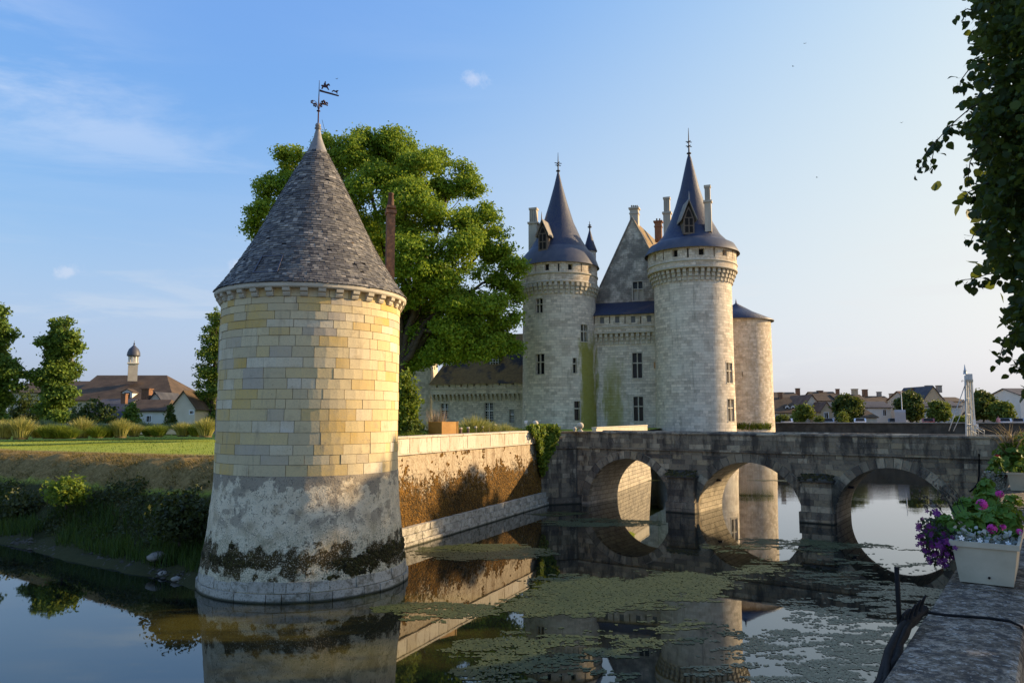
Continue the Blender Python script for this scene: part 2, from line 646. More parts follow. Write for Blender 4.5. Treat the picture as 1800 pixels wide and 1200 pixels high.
def m_quay(g, b):
    """rubble quay wall, rendered, thickly grown with brown moss towards its foot"""
    p = g.pos()
    z = g.xyz(p)[2]
    n1 = g.noise(p, 0.9, 5, 0.6)
    n2 = g.noise(p, 5.5, 6, 0.66)
    n3 = g.noise(g.scale(p, (1, 1, 0.6)), 15, 4, 0.6)
    c = g.ramp(n3, [(0.3, (.28, .21, .13)), (0.5, (.47, .38, .26)), (0.7, (.55, .46, .32))])
    c = g.mix(g.math('MULTIPLY', g.step(n2, 0.5, 0.7), 0.5), c, (.30, .22, .13))
    lvl = g.math('ADD', z, g.math('MULTIPLY', g.math('SUBTRACT', n1, 0.5), -2.6))
    lvl = g.math('ADD', lvl, g.math('MULTIPLY', g.math('SUBTRACT', n2, 0.5), -2.9))
    lvl = g.math('ADD', lvl, g.math('MULTIPLY', g.math('SUBTRACT', g.noise(p, 11, 5, 0.65), 0.5), -2.6))
    c = g.mix(g.math('MULTIPLY', g.step(g.noise(g.scale(p, (2.2, 2.2, .3)), 1.0, 5, 0.65), 0.48, 0.66), 0.6), c, (.20, .125, .06))
    moss = g.step(lvl, 2.85, 2.25)
    holes = g.step(n3, 0.66, 0.60)
    moss = g.math('MULTIPLY', moss, holes)
    mc = g.ramp(g.noise(p, 3, 5, 0.6), [(0.28, (.022, .017, .007)), (0.44, (.06, .038, .010)), (0.56, (.17, .085, .015)), (0.7, (.28, .14, .022)), (0.8, (.13, .11, .025))])
    c = g.mix(moss, c, mc)
    h = g.math('ADD', g.math('ADD', g.math('MULTIPLY', n2, 0.5), g.math('MULTIPLY', n3, 0.5)), g.math('MULTIPLY', moss, 0.6))
    P(g, b, c, 0.95, g.bump(h, 0.06, 0.9))


def m_quay_top(g, b):
    p = g.pos()
    c = g.ramp(g.rand(), [(0.0, (.62, .54, .42)), (0.5, (.55, .47, .35)), (1.0, (.66, .59, .47))])
    n1 = g.noise(g.scale(p, (3, 3, 0.8)), 1.8, 6, 0.65)
    n2 = g.noise(p, 18, 4, 0.6)
    c = g.mix(g.math('MULTIPLY', g.step(n1, 0.50, 0.72), 0.75), c, (.22, .14, .07))
    c = g.mix(g.math('MULTIPLY', g.step(n2, 0.56, 0.7), 0.5), c, (.15, .11, .07))
    P(g, b, c, 0.9, g.bump(n2, 0.02, 0.5))


def m_bridge(g, b):
    """black-streaked grey limestone with pale lichen"""
    p = g.pos()
    z = g.xyz(p)[2]
    c = g.ramp(g.rand(), [(0.0, (.22, .18, .12)), (0.2, (.32, .26, .17)), (0.36, (.13, .105, .075)), (0.5, (.40, .31, .18)), (0.64, (.18, .15, .105)), (0.8, (.27, .22, .145)), (0.92, (.46, .38, .25))])
    n1 = g.noise(g.scale(p, (1.3, 1.3, 0.35)), 1.3, 6, 0.66)
    n2 = g.noise(p, 5, 6, 0.68)
    n3 = g.noise(p, 24, 4, 0.6)
    c = g.mix(g.math('MULTIPLY', g.step(n1, 0.45, 0.62), 0.85), c, (.050, .042, .033))
    c = g.mix(g.math('MULTIPLY', g.step(n2, 0.5, 0.68), 0.55), c, (.07, .065, .06))
    lich = g.math('MULTIPLY', g.step(n3, 0.60, 0.68), g.step(g.noise(p, 1.1, 3), 0.48, 0.6))
    c = g.mix(g.math('MULTIPLY', lich, 0.7), c, (.50, .47, .40))
    c = g.mix(g.step(z, 0.12, 0.02), c, (.03, .03, .02))
    P(g, b, c, 0.9, g.bump(g.math('ADD', n2, g.math('MULTIPLY', n3, 0.6)), 0.03, 0.8))


def m_barrel(g, b):
    """underside of the arches: pale coursed stone, streaked"""
    p = g.pos()
    n1 = g.noise(p, 1.6, 6, 0.65)
    n2 = g.noise(p, 9, 5, 0.65)
    col, fac = g.brick(g.uv(), 0.75, 0.3, 0.018, (.50, .43, .31), (.37, .32, .24), (.16, .14, .10))
    c = g.mix(g.math('MULTIPLY', g.step(n1, 0.48, 0.68), 0.6), col, (.13, .11, .08))
    c = g.mix(g.math('MULTIPLY', g.step(n2, 0.52, 0.7), 0.5), c, (.11, .09, .06))
    P(g, b, c, 0.9, g.bump(g.math('SUBTRACT', n2, fac), 0.03, 0.8))


def m_castle(w=0.62, h=0.31, warm=0.0, green=None, dark=0.0):
    def fn(g, b):
        p = g.pos()
        uv = g.uv()
        u, v, _ = g.xyz(uv)
        nn = g.noise(p, 0.5, 3)
        uv2 = g.comb(g.math('ADD', u, g.math('MULTIPLY', nn, 0.5)), v, 0)
        col, fac = g.brick(uv2, w, h, 0.012, (.85, .73, .56), (.51, .43, .325), (.375, .315, .24))
        n1 = g.noise(p, 0.35, 5, 0.6)
        n2 = g.noise(p, 2.2, 6, 0.68)
        n3 = g.noise(g.scale(p, (2.4, 2.4, 0.3)), 0.8, 5, 0.62)
        c = g.mix(g.math('MULTIPLY', g.step(n1, 0.45, 0.65), 0.45), col, (.74, .67, .53))
        c = g.mix(g.math('MULTIPLY', g.step(n2, 0.49, 0.66), 0.5), c, (.36, .32, .245))
        c = g.mix(g.math('MULTIPLY', g.step(n3, 0.55, 0.72), 0.5), c, (.22, .19, .14))
        blk = g.node('ShaderNodeTexWhiteNoise', noise_dimensions='2D')
        cell = g.comb(g.math('FLOOR', g.math('DIVIDE', u, w * 1.9)), g.math('FLOOR', g.math('DIVIDE', v, h * 2)), 0)
        g.put(blk.inputs['Vector'], cell)
        c = g.mix(g.math('MULTIPLY', g.step(blk.outputs[0], 0.72, 0.95), 0.4), c, (.80, .73, .58))
        if warm:
            c = g.mix(g.math('MULTIPLY', g.step(n2, 0.35, 0.6), warm), c, (.42, .30, .15))
        if dark:
            c = g.mix(g.math('MULTIPLY', g.step(g.noise(p, 0.6, 6, 0.68), 0.36, 0.58), dark), c, (.13, .118, .098))
        if green:
            mask = green(g, p, n2)
            c = g.mix(mask, c, g.mix(n2, (.20, .195, .012), (.38, .34, .045)))
        P(g, b, c, 0.9, g.bump(g.math('SUBTRACT', g.math('MULTIPLY', n2, 0.8), fac), 0.03, 0.8))
    return fn


def m_slate(base, hi, rough=0.5, moss=0.0, scale=0.3, spec=0.5):
    def fn(g, b):
        p = g.pos()
        uv = g.uv()
        col, fac = g.brick(uv, 0.24, 0.16, 0.006, base, hi, tuple(c * 0.5 for c in base))
        n1 = g.noise(p, scale, 5, 0.62)
        n2 = g.noise(p, 3, 5, 0.6)
        c = g.mix(g.math('MULTIPLY', g.step(n1, 0.42, 0.7), 0.5), col, hi)
        if moss:
            c = g.mix(g.math('MULTIPLY', g.step(n1, 0.36, 0.46), moss), c, g.ramp(n2, [(0.3, (.16, .10, .032)), (0.7, (.29, .185, .06))]))
        P(g, b, c, rough, g.bump(g.math('SUBTRACT', n2, fac), 0.012, 0.6), spec=spec)
    return fn


def m_slates_old(g, b):
    """single slates of the round tower's roof, weathered, lichen-grey"""
    p = g.pos()
    t = g.tint()
    c = g.ramp(t, [(0.0, (.045, .043, .042)), (0.3, (.105, .10, .092)), (0.6, (.175, .163, .142)), (0.85, (.24, .222, .185)), (1.0, (.34, .31, .26))])
    n1 = g.noise(p, 0.9, 5, 0.6)
    n2 = g.noise(p, 7, 5, 0.65)
    c = g.mix(g.math('MULTIPLY', g.step(n1, 0.42, 0.62), 0.6), c, (.08, .076, .072))
    c = g.mix(g.math('MULTIPLY', g.step(n2, 0.58, 0.70), 0.5), c, (.30, .27, .21))
    c = g.mix(g.math('MULTIPLY', g.step(g.noise(p, 2.1, 6, 0.7), 0.67, 0.71), 0.8), c, (.16, .09, .02))
    P(g, b, c, 0.6, g.bump(n2, 0.012, 0.7), spec=0.25)


def m_simple(c1, c2, scale=4, rough=0.8, bump=0.01, spec=0.3, metal=0.0):
    def fn(g, b):
        p = g.pos()
        n = g.noise(p, scale, 5, 0.62)
        P(g, b, g.ramp(n, [(0.3, c1), (0.7, c2)]), rough, g.bump(n, bump, 0.6), spec=spec)
        b.inputs['Metallic'].default_value = metal
    return fn


def m_leaf(c1, c2, c3, trans=0.35, rough=0.55):
    def fn(g, b):
        p = g.pos()
        t = g.tint()
        n = g.noise(p, 0.45, 3, 0.5)
        f = g.math('ADD', g.math('MULTIPLY', t, 0.55), g.math('MULTIPLY', n, 0.5))
        c = g.ramp(f, [(0.22, c1), (0.52, c2), (0.85, c3)])
        P(g, b, c, rough, spec=0.25)
        tr = g.node('ShaderNodeBsdfTranslucent')
        g.put(tr.inputs[0], g.mix(0.5, c, (.30, .34, .04)))
        mx = g.node('ShaderNodeMixShader')
        mx.inputs[0].default_value = trans
        out = g.n['Material Output']
        g.l.new(b.outputs[0], mx.inputs[1])
        g.l.new(tr.outputs[0], mx.inputs[2])
        g.l.new(mx.outputs[0], out.inputs[0])
    return fn


def m_water(g, b):
    p = g.pos()
    x, y, _ = g.xyz(p)
    n = g.noise(g.scale(p, (0.35, 0.8, 1)), 0.5, 5, 0.6)
    near = g.step(g.vmath('LENGTH', g.vmath('SUBTRACT', p, (-6.0, 21.0, 0.0))), 7.5, 3.0)
    c = g.mix(g.math('MULTIPLY', near, g.step(n, 0.42, 0.62)), (.005, .007, .006), (.060, .052, .012))
    # wind-ruffled reach beyond the bridge, glassy by the round tower
    far = g.math('ADD', g.math('MULTIPLY', x, 0.58), g.math('MULTIPLY', y, 0.81))
    ruf = g.step(far, 40.0, 62.0)
    ruf = g.math('MULTIPLY', ruf, g.step(g.noise(g.scale(p, (0.03, 0.10, 1)), 1.0, 3, 0.6), 0.40, 0.56))
    w1 = g.noise(g.scale(p, (0.9, 2.2, 1)), 1.1, 4, 0.6)
    w2 = g.noise(g.scale(p, (0.6, 1.1, 1)), 0.35, 2, 0.5)
    h = g.math('ADD', g.math('MULTIPLY', w1, g.math('ADD', 0.02, g.math('MULTIPLY', ruf, 0.55))), g.math('MULTIPLY', w2, 0.10))
    P(g, b, c, 0.02, g.bump(h, 0.03, 0.35), spec=0.5)
    b.inputs['IOR'].default_value = 1.72
    b.inputs['Specular Tint'].default_value = (.72, .92, 1.0, 1)


def m_lawn(g, b):
    p = g.pos()
    n = g.noise(p, 0.25, 4, 0.6)
    n2 = g.noise(p, 6, 5, 0.7)
    dry = g.node('ShaderNodeAttribute', attribute_name='dry').outputs['Fac']
    c = g.ramp(n, [(0.35, (.25, .31, .035)), (0.6, (.33, .37, .05)), (0.75, (.40, .39, .075))])
    c = g.mix(g.math('MULTIPLY', g.step(n2, 0.4, 0.7), 0.35), c, (.13, .165, .026))
    straw = g.ramp(n2, [(0.3, (.11, .075, .025)), (0.55, (.24, .165, .06)), (0.75, (.33, .24, .10))])
    d = g.step(g.math('ADD', dry, g.math('MULTIPLY', g.math('SUBTRACT', n2, 0.5), 0.5)), 0.25, 0.65)
    c = g.mix(d, c, straw)
    low = g.node('ShaderNodeAttribute', attribute_name='low').outputs['Fac']
    c = g.mix(g.step(g.math('ADD', low, g.math('MULTIPLY', g.math('SUBTRACT', n2, 0.5), 0.6)), 0.3, 0.7), c, g.mix(n2, (.025, .028, .012), (.06, .06, .022)))
    P(g, b, c, 0.95, g.bump(n2, 0.06, 0.8), spec=0.1)


def m_parapet(g, b):
    """foreground coping: dark weathered stone with flat grey lichen blotches"""
    p = g.pos()
    q = g.scale(p, (1.0, 1.0, 1.0))
    n1 = g.noise(q, 5.0, 7, 0.68)
    n2 = g.noise(q, 19, 6, 0.66)
    n3 = g.noise(q, 70, 3, 0.6)
    c = g.ramp(n1, [(0.30, (.07, .052, .034)), (0.46, (.14, .11, .074)), (0.54, (.27, .22, .155)), (0.66, (.44, .37, .27))])
    c = g.mix(g.math('MULTIPLY', g.step(n2, 0.50, 0.58), 0.8), c, (.045, .042, .04))
    c = g.mix(g.math('MULTIPLY', g.step(n2, 0.46, 0.36), 0.6), c, (.37, .34, .29))
    c = g.mix(g.math('MULTIPLY', g.step(g.noise(q, 44, 5, 0.7), 0.53, 0.57), 0.75), c, (.05, .042, .032))
    c = g.mix(g.math('MULTIPLY', g.step(g.noise(q, 31, 5, 0.7), 0.58, 0.62), 0.8), c, (.46, .43, .36))
    c = g.mix(g.math('MULTIPLY', g.step(n3, 0.55, 0.7), 0.4), c, (.09, .075, .05))
    P(g, b, c, 0.9, g.bump(g.math('ADD', n1, g.math('ADD', n2, g.math('MULTIPLY', n3, 0.4))), 0.02, 0.9))


def m_house(c, c2):
    return m_simple(c, c2, 1.2, 0.9, 0.01)


def m_tiles(c1, c2, c3):
    def fn(g, b):
        p = g.pos()
        n = g.noise(p, 0.6, 5, 0.65)
        n2 = g.noise(p, 6, 4, 0.7)
        c = g.ramp(n, [(0.3, c1), (0.5, c2), (0.72, c3)])
        z = g.xyz(p)[2]
        rows = g.math('FRACT', g.math('MULTIPLY', z, 4.5))
        c = g.mix(g.math('MULTIPLY', g.step(n2, 0.45, 0.7), 0.4), c, c1)
        P(g, b, c, 0.8, g.bump(g.math('ADD', rows, n2), 0.03, 0.7))
    return fn


def m_brick(g, b):
    p = g.pos()
    n = g.noise(p, 8, 4, 0.6)
    P(g, b, g.ramp(n, [(0.3, (.10, .06, .04)), (0.5, (.20, .105, .06)), (0.75, (.36, .18, .09))]), 0.9, g.bump(n, 0.01, 0.5))


def castle_green(g, p, n2):
    """algae run-off beside the junction of left tower and curtain wall"""
    x, y, z = g.xyz(p)
    nn = g.noise(g.scale(p, (1.2, 1.2, 0.25)), 1.0, 5, 0.65)
    e = g.math('MULTIPLY', g.math('SUBTRACT', nn, 0.5), 3.4)
    xe = g.math('ADD', x, e)
    m1 = g.math('MULTIPLY', g.step(xe, 7.5, 8.1), g.step(xe, 10.2, 9.6))
    m1 = g.math('MULTIPLY', m1, g.step(g.math('ADD', z, g.math('MULTIPLY', e, 1.5)), 15.5, 13.5))
    m2 = g.math('MULTIPLY', g.step(xe, 10.4, 11.2), g.step(xe, 13.6, 11.8))
    m2 = g.math('MULTIPLY', m2, g.step(g.math('ADD', z, g.math('MULTIPLY', e, 2)), 14.0, 8.0))
    return g.math('MINIMUM', g.math('MULTIPLY', g.math('MAXIMUM', g.math('MULTIPLY', m1, 0.9), g.math('MULTIPLY', m2, 0.75)), 1.0), 0.92)


M = {}
for nm, fn in dict(
    tower_stone=m_tower_stone, mortar=m_mortar, tower_base=m_tower_base, wet_stone=m_wet_stone, quay=m_quay, quay_top=m_quay_top,
    bridge=m_bridge, barrel=m_barrel, castle=m_castle(green=castle_green), castle_warm=m_castle(0.55, 0.28, 0.35), castle_grey=m_castle(0.45, 0.25, 0.0), gable_stone=m_castle(0.5, 0.28, 0.0, None, 0.75),
    trim=m_simple((.46, .41, .31), (.58, .52, .40), 1.5, 0.9, 0.02), trim_dark=m_simple((.20, .18, .15), (.34, .31, .26), 2.5, 0.9, 0.02),
    slate=m_slate((.018, .028, .074), (.050, .056, .078), 0.44, 0, 0.3, 0.35), slate_wing=m_slate((.028, .026, .028), (.055, .048, .044), 0.6, 0.95, 0.32, 0.2),
    slate_lead=m_simple((.045, .052, .078), (.09, .092, .108), 1.2, 0.5, 0.01, 0.4), slates_old=m_slates_old,
    lead=m_simple((.16, .16, .16), (.30, .28, .25), 3, 0.55, 0.01, 0.5), iron=m_simple((.03, .012, .012), (.07, .022, .02), 20, 0.6, 0.005),
    dark_iron=m_simple((.015, .015, .018), (.035, .033, .035), 20, 0.55, 0.005), glass=m_simple((.008, .008, .009), (.02, .02, .02), 0.7, 0.25, 0.0, 0.25),
    hollow=m_simple((.012, .011, .010), (.02, .018, .016), 2, 0.9), shutter=m_simple((.13, .13, .125), (.17, .165, .155), 3, 0.8),
    wood=m_simple((.10, .075, .055), (.20, .16, .12), 7, 0.85, 0.02), wood_gold=m_simple((.36, .17, .032), (.52, .27, .06), 2.5, 0.6, 0.004, 0.4),
    white_paint=m_simple((.70, .70, .68), (.80, .80, .78), 3, 0.5, 0.002, 0.4), planter=m_simple((.36, .335, .25), (.46, .43, .33), 5, 0.45, 0.002, 0.4),
    steel=m_simple((.34, .38, .38), (.55, .58, .57), 14, 0.5, 0.004, 0.5), rubber=m_simple((.006, .006, .006), (.014, .013, .013), 20, 0.65, 0.006, 0.15),
    bark=m_simple((.045, .034, .024), (.10, .08, .058), 6, 0.95, 0.05), brick=m_brick, parapet=m_parapet,
    water=m_water, lawn=m_lawn, ground=m_simple((.16, .13, .08), (.25, .20, .13), 1.5, 0.95, 0.03), road=m_simple((.30, .25, .18), (.40, .34, .25), 3, 0.95, 0.01),
    leaf_plane=m_leaf((.10, .19, .016), (.21, .34, .025), (.37, .45, .04), 0.42), leaf_dark=m_leaf((.022, .045, .010), (.05, .085, .016), (.10, .13, .02), 0.22),
    leaf_cypress=m_leaf((.05, .10, .016), (.11, .19, .026), (.19, .27, .042), 0.3), leaf_garden=m_leaf((.05, .08, .014), (.10, .15, .022), (.17, .21, .035), 0.28),
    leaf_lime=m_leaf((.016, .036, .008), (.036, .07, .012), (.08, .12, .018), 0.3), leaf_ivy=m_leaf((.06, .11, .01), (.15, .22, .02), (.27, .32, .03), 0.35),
    leaf_geranium=m_leaf((.10, .20, .03), (.16, .29, .045), (.25, .38, .07), 0.3), leaf_petunia=m_leaf((.012, .018, .012), (.02, .03, .016), (.03, .045, .02), 0.15),
    leaf_silver=m_leaf((.20, .22, .19), (.34, .36, .32), (.45, .47, .43), 0.1), leaf_scrub=m_leaf((.018, .026, .008), (.038, .05, .012), (.065, .075, .018), 0.15),
    blade_blue=m_leaf((.11, .15, .075), (.17, .21, .11), (.25, .28, .15), 0.25), blade_gold=m_leaf((.20, .21, .05), (.36, .34, .10), (.56, .49, .20), 0.3),
    blade_green=m_leaf((.08, .12, .015), (.14, .19, .025), (.22, .26, .04), 0.28), blade_straw=m_leaf((.10, .072, .022), (.18, .13, .042), (.30, .22, .08), 0.15),
    blade_shore=m_leaf((.02, .045, .008), (.04, .08, .012), (.075, .12, .02), 0.2), blade_pink=m_leaf((.22, .14, .09), (.34, .23, .16), (.45, .33, .25), 0.2),
    petal_pink=m_simple((.45, .02, .22), (.62, .06, .34), 30, 0.6), petal_purple=m_simple((.06, .006, .07), (.14, .012, .14), 30, 0.6), petal_red=m_simple((.45, .012, .015), (.6, .03, .03), 30, 0.6),
    algae=m_leaf((.026, .040, .011), (.042, .060, .017), (.07, .085, .026), 0.05, 0.45), algae_glint=m_leaf((.045, .062, .032), (.075, .096, .05), (.14, .16, .095), 0.05, 0.35),
    moat_stone=m_simple((.035, .032, .025), (.10, .09, .07), 0.8, 0.95, 0.05),
    moss=m_leaf((.025, .018, .006), (.10, .052, .010), (.25, .125, .018), 0.05, 0.9), moss_dark=m_leaf((.018, .016, .006), (.04, .032, .009), (.08, .07, .016), 0.05, 0.9),
    wall_cream=m_house((.56, .49, .37), (.64, .57, .45)), wall_white=m_house((.66, .62, .54), (.72, .69, .62)), wall_grey=m_house((.38, .35, .30), (.46, .43, .37)),
    wall_ochre=m_house((.44, .33, .20), (.54, .42, .27)), tile_brown=m_tiles((.05, .034, .02), (.085, .058, .034), (.125, .085, .05)),
    tile_red=m_tiles((.085, .045, .028), (.14, .075, .045), (.19, .11, .07)), tile_slate=m_tiles((.035, .038, .05), (.06, .062, .075), (.09, .09, .10)),
    car_white=m_simple((.70, .70, .70), (.76, .76, .76), 1, 0.25, 0.0, 0.5), car_grey=m_simple((.30, .31, .33), (.36, .37, .39), 1, 0.25, 0.0, 0.5), car_dark=m_simple((.03, .035, .05), (.04, .045, .06), 1, 0.25, 0.0, 0.5), car_red=m_simple((.22, .03, .025), (.26, .04, .03), 1, 0.25, 0.0, 0.5), tyre=m_simple((.015, .015, .015), (.03, .03, .03), 9, 0.8),
    cloth_pink=m_simple((.45, .22, .24), (.55, .3, .3), 9, 0.9), cloth_dark=m_simple((.03, .035, .06), (.06, .065, .09), 9, 0.9), skin=m_simple((.48, .30, .22), (.55, .36, .27), 9, 0.6),
).items():
    M[nm] = mat(nm, fn)

# ------------------------------------------------------------------ water, ground, lawn and bank
def slab(name, poly, z, zb, mt, kind='structure'):
    mb = MB()
    n = len(poly)
    top = [(x, y, z) for x, y in poly]
    bot = [(x, y, zb) for x, y in poly]
    mb.face(top)
    for i in range(n):
        j = (i + 1) % n
        mb.face([bot[i], bot[j], top[j], top[i]])
    return mb.build(name, mt, None, kind)


mb = MB()
mb.face([(-3000, -3000, -1.6), (3000, -3000, -1.6), (3000, 4000, -1.6), (-3000, 4000, -1.6)])
mb.build('ground', M['ground'], None, 'structure')
mb = MB()
for i in range(12):
    for j in range(12):
        x0, y0 = -160 + i * 30, -40 + j * 16
        mb.face([(x0, y0, 0), (x0 + 30, y0, 0), (x0 + 30, y0 + 16, 0), (x0, y0 + 16, 0)])
mb.build('water', M['water'], None, 'structure')

BO, BD, BB = Vector((10.9, 43.5, 0)), Vector((0.8147, -0.5799, 0)), Vector((0.5799, 0.8147, 0))


def br(s, d, z):
    """bridge frame: s along the face (to the right), d back from the face, z up"""
    return BO + BD * s + BB * d + Vector((0, 0, z))


# far bank with the town, and the near bank the photograph is taken from
FAR_Y = 112.0
slab('terrain', [(16, FAR_Y), (62, FAR_Y - 4), (230, FAR_Y - 30), (3000, 100), (3000, 4000), (-3000, 4000), (-3000, 158), (-40, 152), (10, 140)], 3.87, -1.5, M['ground'])
BK = Vector((1.92, 3.75, 0))                     # water-side face of the bank wall passes here
BKD = Vector((0.588, 0.809, 0)).normalized()
BKN = Vector((0.809, -0.588, 0)).normalized()    # towards the land


def bank(t, n, z):
    return BK + BKD * t + BKN * n + Vector((0, 0, z))


pp = [bank(t, 0.06, 0) for t in (-14, 34, 60, 110)]
slab('road', [(p.x, p.y) for p in pp] + [(260, 75), (260, -60), (-6, -60)], 3.45, -1.5, M['road'])

LO, LT, LQ = Vector((-8.63, 23.64, 0)), Vector((-.826, .564, 0)).normalized(), Vector((.4, .917, 0)).normalized()
PD = [-1.2, -0.25, 0.0, 0.45, 1.2, 1.8, 2.25, 3.3, 4.3, 5.0, 6.2, 9.0, 30.0, 60.0, 160.0]
PZ = [-1.2, -.20, 0.0, .20, .42, .62, 1.25, 2.40, 3.32, 3.64, 3.74, 3.82, 4.04, 4.3, 4.4]


def lawn_z(t, d):
    z = np.interp(d, PD, PZ)
    k = np.clip((t - 3) / 28, 0, 1)
    return np.where(z > 0, z * (1 - 0.10 * k), z)


def lawn_grid():
    ts = np.concatenate([np.arange(0, 44, 0.42), np.arange(44, 130, 3.0)])
    ds = np.concatenate([np.arange(-1.2, 7.0, 0.2), np.arange(7.0, 20, 1.0), np.arange(20, 150, 6.0)])
    T, D = np.meshgrid(ts, ds)
    Z = lawn_z(T, D)
    slope = np.clip((D - 0.2) / 0.8, 0, 1) * np.clip((6.5 - D) / 1.5, 0, 1)
    Z = Z + slope * ((fbm(T * 0.8, D * 1.2, 3) - 0.5) * 0.55 + (fbm(T * 3, D * 4, 9) - 0.5) * 0.25)
    Dw = D + np.clip((1.2 - np.abs(D - 0.3)) / 1.2, 0, 1) * (fbm(T * 0.5, D * 0, 5) - 0.5) * 1.1
    X = LO.x + LT.x * T + LQ.x * Dw
    Y = LO.y + LT.y * T + LQ.y * Dw
    V = np.stack([X, Y, Z], -1)
    ny, nx = T.shape
    idx = np.arange(nx * ny).reshape(ny, nx)
    F = np.stack([idx[:-1, :-1], idx[:-1, 1:], idx[1:, 1:], idx[1:, :-1]], -1)
    dry = np.clip((D - 3.0) / 0.8, 0, 1) * np.clip((9.0 - D) / 3.5, 0, 1)
    low = np.clip((3.7 - D) / 0.9, 0, 1)
    cut = int(np.searchsorted(ds, 5.2))
    for nm, sl in (('bank', slice(0, cut)), ('lawn', slice(cut, None))):
        f = F[sl].reshape(-1, 4)[:, ::-1]
        used, inv = np.unique(f, return_inverse=True)
        o = np_mesh(nm, V.reshape(-1, 3)[used], inv.reshape(-1, 4), M['lawn'], None, 'structure', smooth=True)
        for an, arr in (('dry', dry), ('low', low)):
            a = o.data.attributes.new(an, 'FLOAT', 'POINT')
            a.data.foreach_set('value', arr.reshape(-1)[used].astype(np.float32))


lawn_grid()
slab('forecourt', [(1.3, 48.0), (4.2, 49.2), (6.0, 51.2), (12.0, 66.6), (9.4, 66.0), (0.3, 46.2)], 4.17, -1.5, M['lawn'])


def lawn_pt(t, d):
    return LO + LT * t + LQ * d + Vector((0, 0, float(lawn_z(np.array(t), np.array(d)))))


def blades(name, P0, h, lean, w, mt, parent, r, kind=None, off=None, droop=0.0):
    """curved grass blades: P0 (n,3) roots, h (n,) lengths, lean (n,3) sideways drift"""
    n = len(P0)
    h = np.asarray(h).reshape(n, 1)
    side = unit(np.cross(r.normal(size=(n, 3)), np.array([[0, 0, 1.0]])))
    ww = np.asarray(w) * (0.6 + 0.8 * r.random((n, 1)))
    up = np.array([[0, 0, 1.0]])
    P1 = P0 + up * h * 0.58 + lean * 0.35
    P2 = P0 + up * h * (1.0 - droop) + lean
    V = np.stack([P0 - side * ww, P0 + side * ww, P1 - side * ww * 0.8, P1 + side * ww * 0.8, P2 - side * ww * 0.12, P2 + side * ww * 0.12], 1).reshape(-1, 3)
    b = np.arange(n)[:, None] * 6
    F = np.concatenate([b + np.array([[0, 1, 3, 2]]), b + np.array([[2, 3, 5, 4]])])
    return np_mesh(name, V, F, mt, parent, kind, tint=np.tile(r.random(n), 2), off=off)


def scatter(n, t0, t1, d0, d1, seed, dens=None):
    r = np.random.default_rng(seed)
    t, d = r.uniform(t0, t1, n), r.uniform(d0, d1, n)
    if dens is not None:
        k = r.random(n) < dens(t, d)
        t, d = t[k], d[k]
    z = lawn_z(t, d)
    return np.stack([LO.x + LT.x * t + LQ.x * d, LO.y + LT.y * t + LQ.y * d, z], -1), r


p0, r = scatter(26000, 1.5, 36, 2.3, 6.3, 11, lambda t, d: 0.25 + 0.75 * (fbm(t * 1.2, d * 1.5, 31) > 0.47))
blades('dry_grass', p0 - np.array([0, 0, .03]), r.uniform(.05, .16, len(p0)), r.normal(size=(len(p0), 3)) * [.10, .10, .02] + [-.05, -.08, 0], .012, M['blade_straw'], None, r, 'stuff')
p0, r = scatter(16000, 0.5, 36, 0.5, 2.5, 12, lambda t, d: fbm(t * 0.5, d * 0.9, 41) > 0.43)
blades('shore_grass', p0 - np.array([0, 0, .05]), r.uniform(.25, .75, len(p0)), r.normal(size=(len(p0), 3)) * [.14, .14, .02], .014, M['blade_shore'], None, r, 'stuff')
p0, r = scatter(7000, 0.3, 40, 1.2, 3.6, 19, lambda t, d: (fbm(t * .7, d * .9, 57) > .50) & (d < 2.4 + 2.4 * (fbm(t * .35, t * 0, 58) - .2)))
p0 = np.repeat(p0, 5, axis=0) + r.normal(size=(len(p0) * 5, 3)) * [.16, .16, .14] + [0, 0, .16]
leaves('undergrowth', p0, r.uniform(.08, .17, len(p0)), np.tile([0, -.4, .8], (len(p0), 1)), .8, M['leaf_scrub'], None, r, LEAF_DIAMOND, 'stuff')
p0, r = scatter(9000, 2, 60, 6.5, 26, 13)
blades('lawn_grass', p0, r.uniform(.05, .11, len(p0)), r.normal(size=(len(p0), 3)) * [.04, .04, .0], .012, M['blade_green'], None, r, 'stuff')


def rock_mesh(seed, r0):
    r = random.Random(seed)
    mb = MB()
    n, k = 7, 5
    mb.ball((0, 0, 0), r0, n, k, squash=(1.0, 0.75, 0.55))
    mb.v = [(x * r.uniform(.78, 1.2), y * r.uniform(.78, 1.2), z * r.uniform(.7, 1.2)) for x, y, z in mb.v]
    return mb


def pebbles():
    V, F, r = [], [], np.random.default_rng(5)
    base = np.array([(1, 0, 0), (.3, .9, 0), (-.8, .6, 0), (-.8, -.6, 0), (.3, -.9, 0), (0.1, 0, .7)])
    fc = [(0, 1, 5), (1, 2, 5), (2, 3, 5), (3, 4, 5), (4, 0, 5)]
    p0, r = scatter(1500, -0.5, 34, -0.1, 1.0, 77, lambda t, d: np.exp(-((d - 0.25) / 0.4) ** 2))
    for p in p0:
        s = abs(r.normal()) * .045 + .018
        a = r.uniform(0, 6.3)
        c, sn = math.cos(a), math.sin(a)
        i = len(V)
        V += [(p[0] + s * (q[0] * c - q[1] * sn), p[1] + s * (q[0] * sn + q[1] * c), p[2] + s * q[2] - .01) for q in base]
        F += [tuple(i + k for k in f) for f in fc]
    np_mesh('shore_pebbles', V, F, M['moat_stone'], None, 'stuff')


